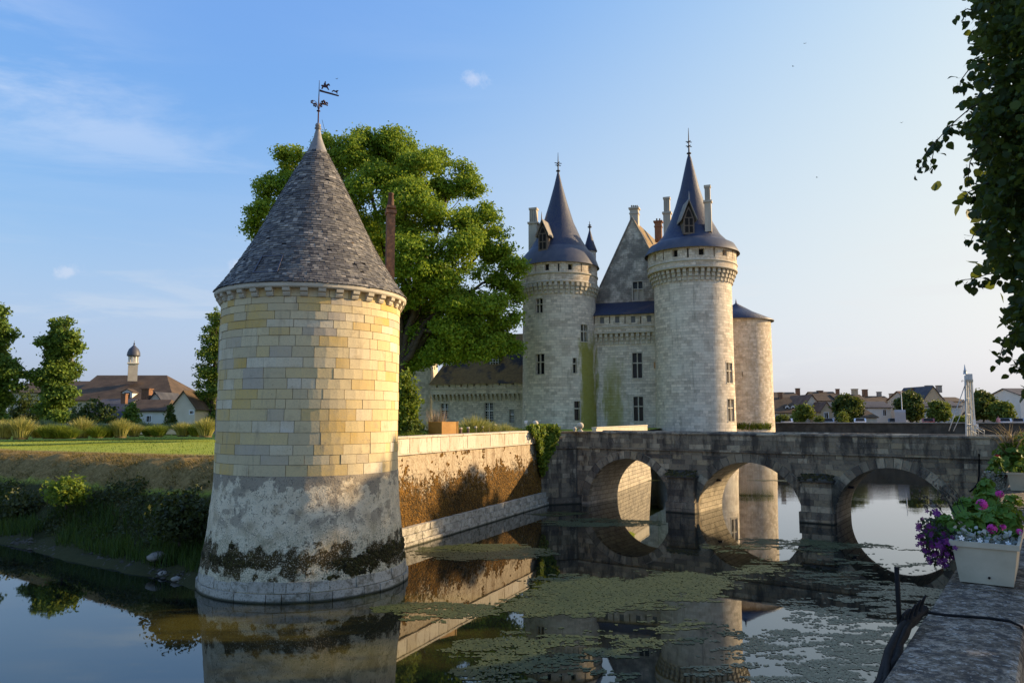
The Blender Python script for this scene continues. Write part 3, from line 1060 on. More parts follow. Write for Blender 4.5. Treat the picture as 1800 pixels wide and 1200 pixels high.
pebbles()
for i, (px, py, s, lab) in enumerate([
        (309, 1017, .18, 'flat grey stone lying at the water edge closest to the round tower'), (333, 1017, .20, 'rounded grey stone wedged between the shore and the foot of the round tower'),
        (286, 1008, .20, 'small grey stone on the shore two steps from the round tower'), (275, 978, .34, 'large squared grey block half hidden in the shore grass'),
        (262, 1001, .16, 'small grey stone among pebbles at the water below the squared block'), (205, 985, .17, 'grey stone at the waterline in the middle of the bank')]):
    p = atz(px, py, .08 if i != 3 else .5)
    mb = rock_mesh(i, s)
    o = mb.build('shore_stone', M['trim_dark'], None, local=True)
    o.location = p
    o.rotation_euler = (0, 0, i * 1.3)
    tag(o, lab, 'stone', 'stones along the shore')


# floating algae: mats broken up at their edges, each cell a scrap of weed, or for the pale set also of painted reflection
def algae():
    blobs = [  # pixel anchor -> world centre, radii in m (x, y), strength, pale?
        ((1075, 1040), 3.0, 2.3, 1.9), ((1000, 1065), 2.0, 1.2, 1.8), ((1190, 1025), 1.6, 2.0, 1.0), ((1000, 1130), 2.2, 1.2, -.05), ((890, 1150), 1.4, .9, .1), ((970, 1185), 2.0, 1.2, .1),
        ((1180, 1110), 1.6, 1.0, -.3), ((840, 968), 2.9, 1.7, .5), ((1060, 918), 3.2, 1.4, .5), ((980, 903), 1.6, .9, .35), ((760, 1075), 1.8, 1.0, .28),
        ((1480, 975), 3.5, 3.2, -.1), ((1330, 960), 2.2, 2.2, -.1), ((1420, 1010), 3.0, 1.4, -.1),
        ((1110, 842), 2.4, 2.0, .5), ((1340, 835), 5.0, 6.0, .55)]
    pale = [((1490, 1160), 2.6, 2.0, .15), ((1560, 1190), 2.0, 1.6, .5), ((1390, 1190), 2.0, 1.0, .05), ((1540, 1080), 2.2, 2.2, .05), ((1620, 1060), 1.6, 2.4, .15)]  # pale weed scraps that also draw streaks of reflected light by their colour
    for nm, bl, mt, cx, cy, sd in (('algae', blobs, M['algae'], .05, .075, 3), ('duckweed_and_glints', pale, M['algae_glint'], .04, .065, 8)):
        xs, ys = np.arange(-14, 24, cx), np.arange(12, 66, cy)
        X, Y = np.meshgrid(xs, ys)
        S = np.full(X.shape, -9.0)
        for (pxy, rx, ry, k) in bl:
            c = atz(*pxy)
            q = 1 - (((X - c.x) / rx) ** 2 + ((Y - c.y) / ry) ** 2)
            S = np.maximum(S, np.where(q > -.7, np.minimum(q * 1.3, k), -9))
        N = (fbm(X * .45, Y * .8, sd, 4, .55) - .5) * 2.8 + (fbm(X * 1.6, Y * 4.6, sd + 20, 5, .75) - .5) * (3.6 if sd == 3 else 5.0)
        r = np.random.default_rng(sd)
        keep = (S + N > 0.18) & (r.random(X.shape) > 0.12)
        keep &= ((X - AX) ** 2 + (Y - AY) ** 2 > 3.6 ** 2)
        ii = np.argwhere(keep)
        x0, y0 = xs[ii[:, 1]], ys[ii[:, 0]]
        n = len(ii)
        q = np.array([(0, 0), (1, 0), (1, 1), (0, 1)])
        V = np.zeros((n, 4, 3))
        V[:, :, 0] = x0[:, None] + q[None, :, 0] * cx * 1.25 + r.normal(size=(n, 4)) * cx * .28
        V[:, :, 1] = y0[:, None] + q[None, :, 1] * cy * 1.25 + r.normal(size=(n, 4)) * cy * .28
        V[:, :, 2] = .006 + r.random((n, 1)) * .006
        np_mesh(nm, V.reshape(-1, 3), np.arange(n * 4).reshape(-1, 4), mt, None, 'stuff', tint=r.random(n))


# ------------------------------------------------------------------ round corner tower
AX, AY = -7.09, 26.1
algae()
tower = thing('round_tower', (AX, AY, 0), 'round pale stone corner tower with tall conical slate roof standing in the moat', 'tower')


def cyl_piece(a0, a1, z0, z1, ri, ro0, ro1=None, seg=3):
    """block of a round wall, local to the tower axis"""
    ro1 = ro0 if ro1 is None else ro1
    mb = MB()
    vs, fs = [], []
    for k in range(seg + 1):
        a = a0 + (a1 - a0) * k / seg
        s, c = math.sin(a), -math.cos(a)
        vs += [(ri * s, ri * c, z0), (ro0 * s, ro0 * c, z0), (ro1 * s, ro1 * c, z1), (ri * s, ri * c, z1)]
    for k in range(seg):
        i, j = 4 * k, 4 * k + 4
        for a, b in ((0, 1), (1, 2), (2, 3), (3, 0)):
            fs.append((i + a, i + b, j + b, j + a))
    fs += [(3, 2, 1, 0), (4 * seg, 4 * seg + 1, 4 * seg + 2, 4 * seg + 3)]
    mb.mesh(vs, [tuple(reversed(f)) for f in fs])
    return mb


def build_tower():
    # core with the rendered, mossy foot
    prof = [(3.40, -1.5), (3.40, .28), (3.40, .60), (3.37, .72), (3.33, 1.0), (3.275, 1.4), (3.225, 1.85), (3.17, 2.3), (3.125, 2.8), (3.10, 3.3), (3.085, 3.68)]
    n = 150
    prof2 = []
    for (r0, z0), (r1, z1) in zip(prof, prof[1:]):
        k = max(1, int((z1 - z0) / .09))
        prof2 += [(r0 + (r1 - r0) * i / k, z0 + (z1 - z0) * i / k) for i in range(k)]
    prof2.append(prof[-1])
    mb = MB()
    mb.lathe(prof2, n, (AX, AY))
    V = np.array(mb.v)
    a = np.arctan2(V[:, 0] - AX, -(V[:, 1] - AY))
    dr = (fbm((a + 4) * 3.2, V[:, 2] * 1.2 + 3, 61) - .5) * .07 + (fbm((a + 4) * 14, V[:, 2] * 5 + 3, 63) - .5) * .035
    dr *= (V[:, 2] > .65)
    V[:, 0] += np.sin(a) * dr
    V[:, 1] -= np.cos(a) * dr
    mb.v = [tuple(v) for v in V]
    mb.lathe([(3.085, 3.68), (3.00, 3.69)], 96, (AX, AY))
    mb.build('tower_foot', M['tower_base'], tower)
    mb = MB()
    mb.lathe([(3.02, 3.66), (3.01, 9.62)], 96, (AX, AY))
    mb.build('tower_core', M['mortar'], tower)
    ys = [508, 520.7, 532.7, 546, 560.7, 575, 589, 607.7, 627.3, 645.7, 664.3, 683.3, 701, 718, 739.3, 760, 781.7, 800, 817, 833.5]
    zs = [at(541, y, 23.1).z for y in ys]
    zs[0], zs[-1] = 9.58, 3.68
    view = math.atan2(-AX, AY)      # direction from the axis to the camera
    rr = random.Random(21)
    back = MB()
    for k in range(len(zs) - 1):
        z1, z0 = zs[k], zs[k + 1]
        a = rr.uniform(0, .2)
        end = a + 2 * math.pi
        while a < end - .02:
            w = rr.choice((.13, .20, .24, .28, .34, .42, .24)) * rr.uniform(.75, 1.2)
            if z1 - z0 > .36:
                w *= 1.15
            b = min(a + w, end)
            if end - b < .09:
                b = end
            g = .0026
            ro = 3.06 + rr.uniform(-.009, .010) + (z0 < 4.6) * .015
            p = cyl_piece(a + g, b - g, z0 + .006, z1 - .006, 2.9, ro, ro - .004)
            mid = ((a + b) / 2 - view + math.pi) % (2 * math.pi) - math.pi
            if abs(mid) < 1.62:
                p.build('stone', M['tower_stone'], tower, local=True)
            else:
                back.mesh(p.v, p.f)
            a = b
    back.build('stone', M['tower_stone'], tower, 'stuff', local=True)
    # two plinth courses at the water
    for z0, z1, ro, mean in ((-.6, .26, 3.52, .24), (.285, .60, 3.445, .21)):
        a = rr.uniform(0, .2)
        end = a + 2 * math.pi
        while a < end - .02:
            b = min(a + mean * rr.uniform(.7, 1.3), end)
            if end - b < .08:
                b = end
            ro2 = ro + rr.uniform(-.02, .02)
            p = cyl_piece(a + .0035, b - .0035, z0, z1 + rr.uniform(-.012, .008), 3.2, ro2, ro2 - .035)
            mid = ((a + b) / 2 - view + math.pi) % (2 * math.pi) - math.pi
            if abs(mid) < 1.62:
                p.build('plinth_stone', M['wet_stone'], tower, local=True)
            a = b
    # cornice on corbels
    mb = MB()
    mb.lathe([(3.02, 9.56), (3.25, 9.56), (3.28, 9.60), (3.28, 9.70), (3.23, 9.74), (2.9, 9.74)], 128, (AX, AY), sm=False)
    mb.build('cornice', M['trim'], tower)
    cb = MB()
    w = .115
    cb.prism([(-w, -3.03, 9.30), (-w, -3.11, 9.30), (-w, -3.15, 9.37), (-w, -3.15, 9.42), (-w, -3.22, 9.46), (-w, -3.24, 9.555), (-w, -3.03, 9.555)], (2 * w, 0, 0))
    first = cb.build('corbel', M['trim'], tower, local=True)
    for k in range(1, 36):
        put('corbel', first.data, tower, (0, 0, 0), 2 * math.pi * k / 36)
    # conical roof: hung slates laid row by row
    prof = [(.20, 15.55), (.345, 15.10), (.85, 14.15), (1.30, 13.25), (1.76, 12.28), (2.13, 11.55), (2.42, 11.05), (2.76, 10.50), (3.03, 10.08), (3.31, 9.72)]
    mb = MB()
    mb.lathe([(r - .05, z) for r, z in prof[::-1]], 96, (AX, AY))
    mb.build('roof_core', M['slate_lead'], tower)
    seg, L = [0.0], 0
    for (r0, z0), (r1, z1) in zip(prof, prof[1:]):
        L += math.hypot(r1 - r0, z1 - z0)
        seg.append(L)
    R_ = lambda s: (np.interp(s, seg, [p[0] for p in prof]), np.interp(s, seg, [p[1] for p in prof]))
    V, F, tn = [], [], []
    r = random.Random(9)
    row = .102
    nrow = int((L - .45) / row)
    for i in range(nrow):
        s1 = L - i * row
        s0 = s1 - row * 1.35
        ra, za = R_(s1)
        rb, zb = R_(s0)
        dz, drr = zb - za, rb - ra
        ln = math.hypot(dz, drr)
        nx, nz = dz / ln, -drr / ln           # outward, up
        cnt = max(10, int(2 * math.pi * ra / .155))
        ph = r.uniform(0, 1)
        patch = r.uniform(-.12, .12)
        for j in range(cnt):
            if r.random() < .004:
                continue
            a0 = 2 * math.pi * (j + ph + .02) / cnt
            a1 = 2 * math.pi * (j + ph + .98) / cnt
            lift = .020 + r.uniform(-.009, .014)
            q = r.uniform(-.03, .02)
            t = min(1, max(0, r.gauss(.45, .27) + patch * .6))
            i0 = len(V)
            for (rad, z, off) in ((ra, za, lift), (rb, zb, .004), (ra, za, .0)):
                for a in (a0, a1):
                    rr_ = rad + off * nx + (q * -drr / ln if off == lift else 0)
                    zz = z + off * nz + (q * -dz / ln if off == lift else 0)
                    V.append((AX + rr_ * math.sin(a), AY - rr_ * math.cos(a), zz))
            F += [(i0, i0 + 1, i0 + 3, i0 + 2), (i0 + 4, i0 + 5, i0 + 1, i0)]
            tn += [t, t * .6]
    np_mesh('slates', V, F, M['slates_old'], tower, 'stuff', tint=tn)
    # repaired rectangle of newer slates, framed by a pale fillet
    hm = MB()
    for (s0, s1, a0, a1) in ((5.45, 5.49, -.66, -.38), (6.16, 6.20, -.66, -.38), (5.45, 6.20, -.665, -.65), (5.45, 6.20, -.385, -.37)):
        q = []
        for s_, a_ in ((s1, a0), (s1, a1), (s0, a1), (s0, a0)):
            rr_, zz = R_(s_)
            q.append((AX + (rr_ + .045) * math.sin(view + a_), AY - (rr_ + .045) * math.cos(view + a_), zz + .02))
        hm.prism(q, Vector((math.sin(view - .5), -math.cos(view - .5), .3)) * -.03)
    hm.build('roof_patch_frame', M['slate_lead'], tower)
    # lead cap, ball, weathervane
    mb = MB()
    mb.lathe([(.36, 15.08), (.345, 15.12), (.26, 15.32), (.15, 15.62), (.10, 15.86), (.075, 15.95), (.12, 15.97), (.12, 16.0), (.05, 16.02), (.01, 16.03)], 28, (AX, AY))
    mb.build('roof_cap', M['lead'], tower)
    mb = MB()
    mb.ball((AX, AY, 16.09), .105, 14, 8)
    mb.build('roof_ball', M['lead'], tower)
    mb = MB()
    mb.tube([(AX, AY, 16.1), (AX, AY, 17.0), (AX, AY, 17.82)], [.028, .022, .008], 6)
    mb.lathe([(.0, 16.62), (.07, 16.64), (.06, 16.67), (0, 16.69)], 10, (AX, AY))
    vane = mb.build('weathervane', M['iron'], tower)

    def cut(name, pts, th=.03, ang=-.12, o=(0, 0)):
        mb = MB()
        ca, sa = math.cos(ang), math.sin(ang)
        mb.prism([(AX + o[0] + x * ca, AY + o[1] - x * sa, z) for x, z in pts], (th * sa, th * ca, 0))
        mb.build(name, M['iron'], vane)
    cut('vane_blade', [(.02, 17.48), (.20, 17.42), (.42, 17.37), (.72, 17.29), (.70, 17.25), (.42, 17.31), (.20, 17.36), (.02, 17.40)])
    cut('vane_rider', [(.06, 17.63), (.10, 17.60), (.08, 17.50), (.12, 17.50), (.15, 17.57), (.26, 17.56), (.33, 17.47), (.36, 17.49), (.30, 17.60), (.33, 17.66), (.37, 17.63), (.39, 17.65),
                       (.35, 17.72), (.29, 17.70), (.25, 17.66), (.23, 17.74), (.235, 17.79), (.20, 17.80), (.19, 17.75), (.16, 17.70), (.16, 17.65), (.10, 17.66)])
    cut('vane_hound', [(.46, 17.38), (.50, 17.44), (.56, 17.42), (.62, 17.40), (.64, 17.33), (.66, 17.34), (.66, 17.43), (.70, 17.47), (.63, 17.48), (.60, 17.45), (.52, 17.48), (.46, 17.44)])
    for k, (dx, dy, dz, sz) in enumerate(((-.27, .05, 17.04, .07), (-.12, -.10, 16.86, .085), (.14, .08, 17.03, .10), (.29, -.04, 16.92, .075), (.02, .2, 16.98, .08))):
        mb = MB()
        mb.tube([(AX, AY, 16.66), (AX + dx * .3, AY + dy * .3, dz - .06), (AX + dx * .7, AY + dy * .7, dz + .03), (AX + dx, AY + dy, dz)], .010, 5)
        for q in range(5):
            a = q * 1.257
            mb.ball((AX + dx + sz * .55 * math.cos(a), AY + dy + .02 * q, dz + sz * .5 * math.sin(a)), sz * .42, 6, 4)
        mb.build('vane_flower', M['iron'], vane)
    # slender brick chimney rising behind the eave
    cx, cy = at(685, 480, 27.3).x, 27.3
    mb = MB()
    mb.box((cx, cy, 9.9), (.30, .40, 6.4), .3)
    mb.box((cx, cy, 13.18), (.38, .48, .14), .3)
    mb.box((cx, cy, 13.36), (.33, .43, .10), .3)
    ch = mb.build('chimney', M['brick'], tower)
    mb = MB()
    mb.lathe([(.13, 13.40), (.12, 13.55), (.09, 13.86), (.11, 13.88), (.11, 13.92), (.07, 13.94)], 10, (cx, cy))
    mb.build('chimney_pot', M['tile_red'], ch)
    # narrow windows on the flank and a dormant shutter board
    for (a, z0, z1) in ((view - 1.50, 7.0, 8.55), (view - 1.50, 4.75, 6.15)):
        p = cyl_piece(a - .07, a + .07, z0, z1, 2.95, 3.08)
        w_ = p.build('window', M['trim'], tower, local=True)
        q = cyl_piece(a - .05, a + .05, z0 + .1, z1 - .1, 2.95, 3.087)
        q.build('pane', M['hollow'], w_, local=True)


build_tower()


def tufts(name, pts, nrm, size, mt, parent, seed):
    """small cushions of moss: low pyramids sitting on a wall"""
    r = np.random.default_rng(seed)
    n = len(pts)
    N = unit(np.asarray(nrm, dtype=float))
    T = unit(np.cross(N, np.array([[0, 0, 1.0]]) + N * 0))
    B = np.cross(N, T)
    s = np.asarray(size).reshape(n, 1, 1)
    k = 6
    a = np.linspace(0, 2 * np.pi, k, endpoint=False)[None, :] + r.uniform(0, 6, (n, 1))
    rad = (0.75 + .5 * r.random((n, k)))[:, :, None]
    ring = (np.cos(a)[:, :, None] * T[:, None, :] * 1.05 + np.sin(a)[:, :, None] * B[:, None, :] * .95) * rad * s
    P_ = np.asarray(pts)[:, None, :]
    outer = P_ + ring - N[:, None, :] * s * .1
    inner = P_ + ring * .55 + N[:, None, :] * s * .42
    V = np.concatenate([outer, inner], 1).reshape(-1, 3)
    b = (np.arange(n) * 2 * k)[:, None, None]
    j = np.arange(k)
    side = np.stack([j, (j + 1) % k, k + (j + 1) % k, k + j], -1)[None]
    cap = np.array([[k, k + 1, k + 2, k + 3], [k, k + 3, k + 4, k + 5]])[None]
    F = np.concatenate([(b + side).reshape(-1, 4), (b + cap).reshape(-1, 4)])
    tint = np.concatenate([np.repeat(r.random(n), k), np.repeat(r.random(n), 2)])
    return np_mesh(name, V, F, mt, parent, 'stuff', tint=tint, smooth=True)


def tower_moss():
    r = np.random.default_rng(17)
    n = 13000
    a, z = r.uniform(-2.2, 1.9, n), r.uniform(.62, 1.95, n)
    m = (fbm((a + 4) * 1.7, z * 1.9, 91, 5, .65) - .5) * 4.6 - np.abs(z - 1.08) * 1.7 + .10
    k = m > 0
    a, z = a[k], z[k]
    rad = np.interp(z, [.6, 1.0, 1.4, 1.85, 2.3], [3.375, 3.33, 3.275, 3.225, 3.17]) + .005
    pts = np.stack([AX + rad * np.sin(a), AY - rad * np.cos(a), z], -1)
    nr = np.stack([np.sin(a), -np.cos(a), np.zeros_like(a) + .15], -1)
    tufts('moss', pts, nr, r.uniform(.015, .05, len(a)) * (1 + (r.random(len(a)) < .08)), M['moss_dark'], tower, 18)


tower_moss()

# ------------------------------------------------------------------ quay wall from the tower to the bridge
WN = Vector((.917, -.4, 0)).normalized()


def qp(d, off, z):
    return LO + LQ * d + WN * off + Vector((0, 0, z))


quay = thing('quay_wall', qp(14, 0, 0), 'long retaining wall brown with moss running from the round tower to the bridge', 'wall')


def build_quay():
    mb = MB()
    zs = np.linspace(-1.2, 3.95, 58)
    ds = np.linspace(3.5, 26.05, 180)
    D, Z = np.meshgrid(ds, zs)
    off = (3.95 - Z) * .035 + (fbm(D * 1.1, Z * 1.3, 71) - .5) * .10 + (fbm(D * 5, Z * 5, 72) - .5) * .05
    V = np.array(LO)[None, None] + np.array(LQ) * D[..., None] + np.array(WN) * off[..., None]
    V[..., 2] = Z
    ny, nx = D.shape
    ix = np.arange(nx * ny).reshape(ny, nx)
    F = np.stack([ix[:-1, :-1], ix[:-1, 1:], ix[1:, 1:], ix[1:, :-1]], -1).reshape(-1, 4)
    np_mesh('wall_face', V.reshape(-1, 3), F, M['quay'], quay, smooth=True)
    mb.obox(qp(3.0, -.45, 3.3), LQ * 23.0, WN * .40, (0, 0, 1.28))
    mb.build('wall_core', M['mortar'], quay)
    r = random.Random(4)
    d = 4.0
    while d < 26.0:
        w = min(r.uniform(.75, 1.05), 26.02 - d)
        m_ = MB()
        o = r.uniform(-.012, .012)
        m_.obox(qp(d + .008, -.42, 3.94), LQ * (w - .016), WN * (.47 + o), (0, 0, .64))
        m_.build('stone', M['quay_top'], quay)
        d += w
    d = 4.0
    while d < 26.0:
        w = min(r.uniform(1.0, 1.5), 26.06 - d)
        m_ = MB()
        m_.obox(qp(d + .005, -.47, 4.582), LQ * (w - .01), WN * .57, (0, 0, .085 + r.uniform(-.008, .008)))
        m_.build('coping_stone', M['quay_top'], quay)
        d += w
    m_ = MB()
    m_.obox(qp(4.0, 0, 3.86), LQ * 22.05, WN * .09, (0, 0, .075))
    m_.build('ledge', M['quay_top'], quay)
    for z0, z1, off, mean in ((-.7, .20, .52, .46), (.205, .50, .44, .40), (.505, .80, .36, .40)):
        d = 5.6
        while d < 26.3:
            w = min(r.uniform(.7, 1.3) * mean, 26.4 - d)
            m_ = MB()
            o = r.uniform(-.02, .02)
            m_.obox(qp(d + .008, .0, z0), LQ * (w - .016), WN * (off + o), (0, 0, z1 - z0 - .012 + r.uniform(-.01, .004)))
            m_.build('plinth_stone', M['wet_stone'], quay)
            d += w
    # moss cushions
    q = np.random.default_rng(33)
    n = 34000
    D, Z = q.uniform(5.5, 25.9, n), q.uniform(.82, 3.9, n)
    lv = Z - (fbm(D * .45, Z * .45, 81) - .5) * 3.4 - (fbm(D * 2.2, Z * 2.2, 82) - .5) * 2.2
    lv += (np.clip((D - 10) / 10, 0, 1) - .5) * .5 - (fbm(D * 7, Z * 7, 88) - .5) * 2.6
    k = (lv < 2.35) | ((fbm(D * 1.6, Z * 1.6, 85) > .66) & (q.random(n) < .5))
    k &= (fbm(D * 2.6, Z * 2.6, 87) + .35 * q.random(n) > .56)
    D, Z = D[k], Z[k]
    off = (3.95 - Z) * .035 + (fbm(D * 1.1, Z * 1.3, 71) - .5) * .10 + (fbm(D * 5, Z * 5, 72) - .5) * .05
    pts = np.array(LO)[None] + np.array(LQ) * D[:, None] + np.array(WN) * off[:, None]
    pts[:, 2] = Z
    tufts('moss', pts, np.tile(np.array(WN) + [0, 0, .2], (len(D), 1)), q.uniform(.02, .075, len(D)), M['moss'], quay, 34)


build_quay()

# ------------------------------------------------------------------ bridge
bridge = thing('stone_bridge', br(4, 2, 0), 'dark weathered stone bridge of three round arches over the moat', 'bridge')
ARCH = [(-4.62, .16, 2.80), (2.77, .06, 2.93), (9.97, .28, 2.68)]      # s of centre, spring height, radius
SL, SR, BW = -8.3, 16.25, 4.0
RING = .47


def build_bridge():
    def under(s):
        for sc, zc, r in ARCH:
            if abs(s - sc) < r:
                return zc + math.sqrt(max(r * r - (s - sc) ** 2, 0))
        return -1.3
    ss = set(np.round(np.linspace(SL, SR, 60), 3))
    for sc, zc, r in ARCH:
        ss |= set(round(sc - r * math.cos(math.pi * k / 40), 4) for k in range(41))
    ss = sorted(ss)
    mb = MB()
    for a, b in zip(ss, ss[1:]):
        m = (a + b) / 2
        inside = under(m) > -1
        za = under(a + (1e-6 if inside else -1e-6)) if inside else -1.3
        zb = under(b - 1e-6) if inside else -1.3
        for d in (.04, BW - .04):
            q = [br(a, d, za), br(b, d, zb), br(b, d, 3.55), br(a, d, 3.55)]
            mb.face(q if d < 1 else q[::-1])
        mb.face([br(a, .04, 3.55), br(b, .04, 3.55), br(b, BW - .04, 3.55), br(a, BW - .04, 3.55)])
    mb.build('wall_core', M['mortar'], bridge)
    for sc, zc, r in ARCH:
        mb = MB()
        prof = [(sc - r, -1.3)] + [(sc - r * math.cos(math.pi * k / 36), zc + r * math.sin(math.pi * k / 36)) for k in range(37)] + [(sc + r, -1.3)]
        L = 0
        for (s0, z0), (s1, z1) in zip(prof, prof[1:]):
            l = math.hypot(s1 - s0, z1 - z0)
            mb.face([br(s0, .02, z0), br(s1, .02, z1), br(s1, BW, z1), br(s0, BW, z0)], ((0, L), (0, L + l), (BW, L + l), (BW, L)))
            L += l
        mb.build('arch_barrel', M['barrel'], bridge)
    r = random.Random(12)
    # arch rings
    for sc, zc, rad in ARCH:
        n = 23
        for k in range(n):
            t0, t1 = math.pi * k / n + .005, math.pi * (k + 1) / n - .005
            ro = rad + RING + r.uniform(-.03, .05)
            pts = []
            for rr_, t in ((rad, t0), (ro, t0), (ro, t1), (rad, t1)):
                pts.append(br(sc - rr_ * math.cos(t), -.025 + r.uniform(0, .008), zc + rr_ * math.sin(t)))
            m_ = MB()
            m_.prism(pts, BB * .3)
            m_.build('voussoir', M['bridge'], bridge)
    # face stones laid in courses, cut against the rings
    stones = []
    zrow = [-.9, -.45, -.05, .27, .58, .88, 1.2, 1.5, 1.82, 2.12, 2.42, 2.74, 3.04, 3.30, 3.52]
    for z0, z1 in zip(zrow, zrow[1:]):
        free = [(SL, SL, SR, SR)]
        for sc, zc, rad in ARCH:
            def half(z):
                if z <= zc:
                    return rad + (RING if z > zc - .01 else .0)
                q = (rad + RING + .03) ** 2 - (z - zc) ** 2
                return math.sqrt(q) if q > 0 else 0
            if z1 <= zc + .02:
                h0 = h1 = rad
            else:
                h0, h1 = half(max(z0, zc + .001)), half(z1)
            if max(h0, h1) <= 0:
                continue
            nf = []
            for (a0, a1, b0, b1) in free:
                if a0 < sc - h0 and b0 > sc + h0 or (a0 < sc < b0):
                    nf += [(a0, a1, sc - h0, sc - h1), (sc + h0, sc + h1, b0, b1)]
                else:
                    nf.append((a0, a1, b0, b1))
            free = nf
        for (a0, a1, b0, b1) in free:
            lo, hi = max(a0, a1), min(b0, b1)
            if max(b0, b1) - min(a0, a1) < .12:
                continue
            cuts = [None]
            s = lo + r.uniform(.25, .6)
            while s < hi - .22:
                cuts.append(s)
                s += r.uniform(.36, .82)
            cuts.append(None)
            for i in range(len(cuts) - 1):
                l0, l1 = (a0, a1) if cuts[i] is None else (cuts[i],) * 2
                r0, r1 = (b0, b1) if cuts[i + 1] is None else (cuts[i + 1],) * 2
                if r0 - l0 < .03 or r1 - l1 < -.3:
                    continue
                stones.append((l0 + .009, l1 + .009, r0 - .009, max(r1 - .009, l1 + .02), z0 + .008, z1 - .008, r.uniform(-.012, .022)))
    par = []
    for z0, z1 in ((3.64, 3.92), (3.92, 4.20), (4.20, 4.47)):
        s = SL + r.uniform(.2, .7)
        p = SL
        while p < SR - .05:
            s = min(s, SR)
            if SR - s < .25:
                s = SR
            par.append((p + .006, p + .006, s - .006, s - .006, z0 + .005, z1 - .005, r.uniform(-.010, .012)))
            p = s
            s += r.uniform(.45, .95)
    alls = sorted(stones + par, key=lambda q: -((q[2] - q[0]) * (q[5] - q[4]) / (br((q[0] + q[2]) / 2, 0, 2) - EYE).length ** 2) - (q[5] > .1) * .0)
    alls = [q for q in alls if q[5] > -.2]
    rest = MB()
    for i, (a0, a1, b0, b1, z0, z1, o) in enumerate(alls):
        m_ = MB()
        pts = [br(a0, -o, z0), br(b0, -o, z0), br(b1, -o, z1), br(a1, -o, z1)]
        m_.prism(pts, BB * .34)
        if i < 298:
            m_.build('stone', M['bridge'], bridge)
        else:
            rest.mesh(m_.v, m_.f)
    rest.build('stone', M['bridge'], bridge, 'stuff')
    # parapets, string course, coping, deck
    mb = MB()
    mb.obox(br(SL, .05, 3.5), BD * (SR - SL), BB * .32, (0, 0, .98))
    mb.obox(br(SL, BW - .37, 3.5), BD * (SR - SL), BB * .34, (0, 0, 1.0))
    mb.build('parapet_core', M['bridge'], bridge)
    mb = MB()
    mb.obox(br(SL - 2, .3, 3.2), BD * (SR - SL + 5), BB * (BW - .6), (0, 0, .42))
    mb.build('deck', M['road'], bridge)
    s = SL
    while s < SR - .05:
        e = min(s + r.uniform(.9, 1.5), SR)
        m_ = MB()
        m_.obox(br(s + .005, -.10, 3.525), BD * (e - s - .01), BB * .4, (0, 0, .105 + r.uniform(-.006, .006)))
        m_.build('string_course', M['bridge'], bridge)
        s = e
    s = SL
    while s < SR - .05:
        e = min(s + r.uniform(1.0, 1.6), SR)
        h = r.uniform(-.008, .008)
        for nm, d0 in (('coping_stone', -.05), ('coping_stone', BW - .43)):
            m_ = MB()
            m_.prism([br(s + .005, d0, 4.475), br(s + .005, d0, 4.56 + h), br(s + .005, d0 + .10, 4.61 + h), br(s + .005, d0 + .38, 4.61 + h), br(s + .005, d0 + .48, 4.56 + h), br(s + .005, d0 + .48, 4.475)], BD * (e - s - .01))
            m_.build(nm, M['bridge'], bridge)
        s = e
    # cutwaters between the arches
    for (a, b, top) in ((-1.80, -.18, 2.0), (5.72, 7.28, 2.12)):
        cw = MB()
        w = b - a
        cw.prism([br(a + .03, .1, -1.2), br(a + .03, -.50, -1.2), br(b - .03, -.50, -1.2), br(b - .03, .1, -1.2)], (0, 0, 1.2 + top - .02))
        c = cw.build('cutwater', M['bridge'], bridge)
        z = -.6
        while z < top - .05:
            h = .5 if z < -.1 else r.uniform(.27, .36)
            z1 = min(z + h, top)
            if top - z1 < .15:
                z1 = top
            ex = .09 if z < .42 else 0.0
            cut = r.uniform(.35, .65)
            for (s0, s1) in ((a, a + w * cut), (a + w * cut, b)):
                m_ = MB()
                m_.obox(br(s0 + .006 - (ex if s0 == a else 0), -.55 - ex + r.uniform(-.01, .01), z + .006), BD * (s1 - s0 - .012 + ex), BB * (.6 + ex), (0, 0, z1 - z - .012))
                m_.build('stone', M['bridge'], c)
            z = z1
        cap = MB()
        m0 = (a + b) / 2
        n0 = [br(a - .10, .02, top), br(a - .10, -.66, top), br(b + .10, -.66, top), br(b + .10, .02, top)]
        n1 = [br(a - .10, .02, top + .09), br(a - .10, -.66, top + .09), br(b + .10, -.66, top + .09), br(b + .10, .02, top + .09)]
        n2 = [br(a + .30, .02, top + .42), br(a + .42, -.18, top + .36), br(b - .42, -.18, top + .36), br(b - .30, .02, top + .42)]
        for lo, hi in ((n0, n1), (n1, n2)):
            for i in range(4):
                cap.face([lo[i], lo[(i + 1) % 4], hi[(i + 1) % 4], hi[i]])
        cap.face(n2)
        cap.face(n0[::-1])
        cap.build('cutwater_cap', M['moat_stone'], bridge)
        q = np.random.default_rng(int(a * 10) + 50)
        n = 110
        S, T_ = q.uniform(a - .08, b + .08, n), q.random(n)
        pts = np.array([br(s, -.64 + .5 * t, top + .10 + .28 * t) for s, t in zip(S, T_)])
        tufts('moss', pts, np.tile([0, -.3, 1.0], (n, 1)), q.uniform(.04, .12, n), M['moss_dark'], bridge, 5)
    # rainwater pipe
    mb = MB()
    P_ = [at_plane(px, py, br(0, -.08, 0), BB) for px, py in ((1721, 797), (1721, 815), (1721, 835), (1719, 848), (1713, 857), (1704, 864))]
    mb.tube(P_, .035, 6)
    mb.build('drain_pipe', M['rubber'], bridge)
    # iron tie plates in the barrels
    mb = MB()
    mb.obox(br(ARCH[1][0] - 2.4, 1.6, 1.72), BD * .28, BB * .2, (0, 0, .12))
    mb.obox(br(ARCH[2][0] - 2.22, 1.0, 1.75), BD * .3, BB * .22, (0, 0, .12))
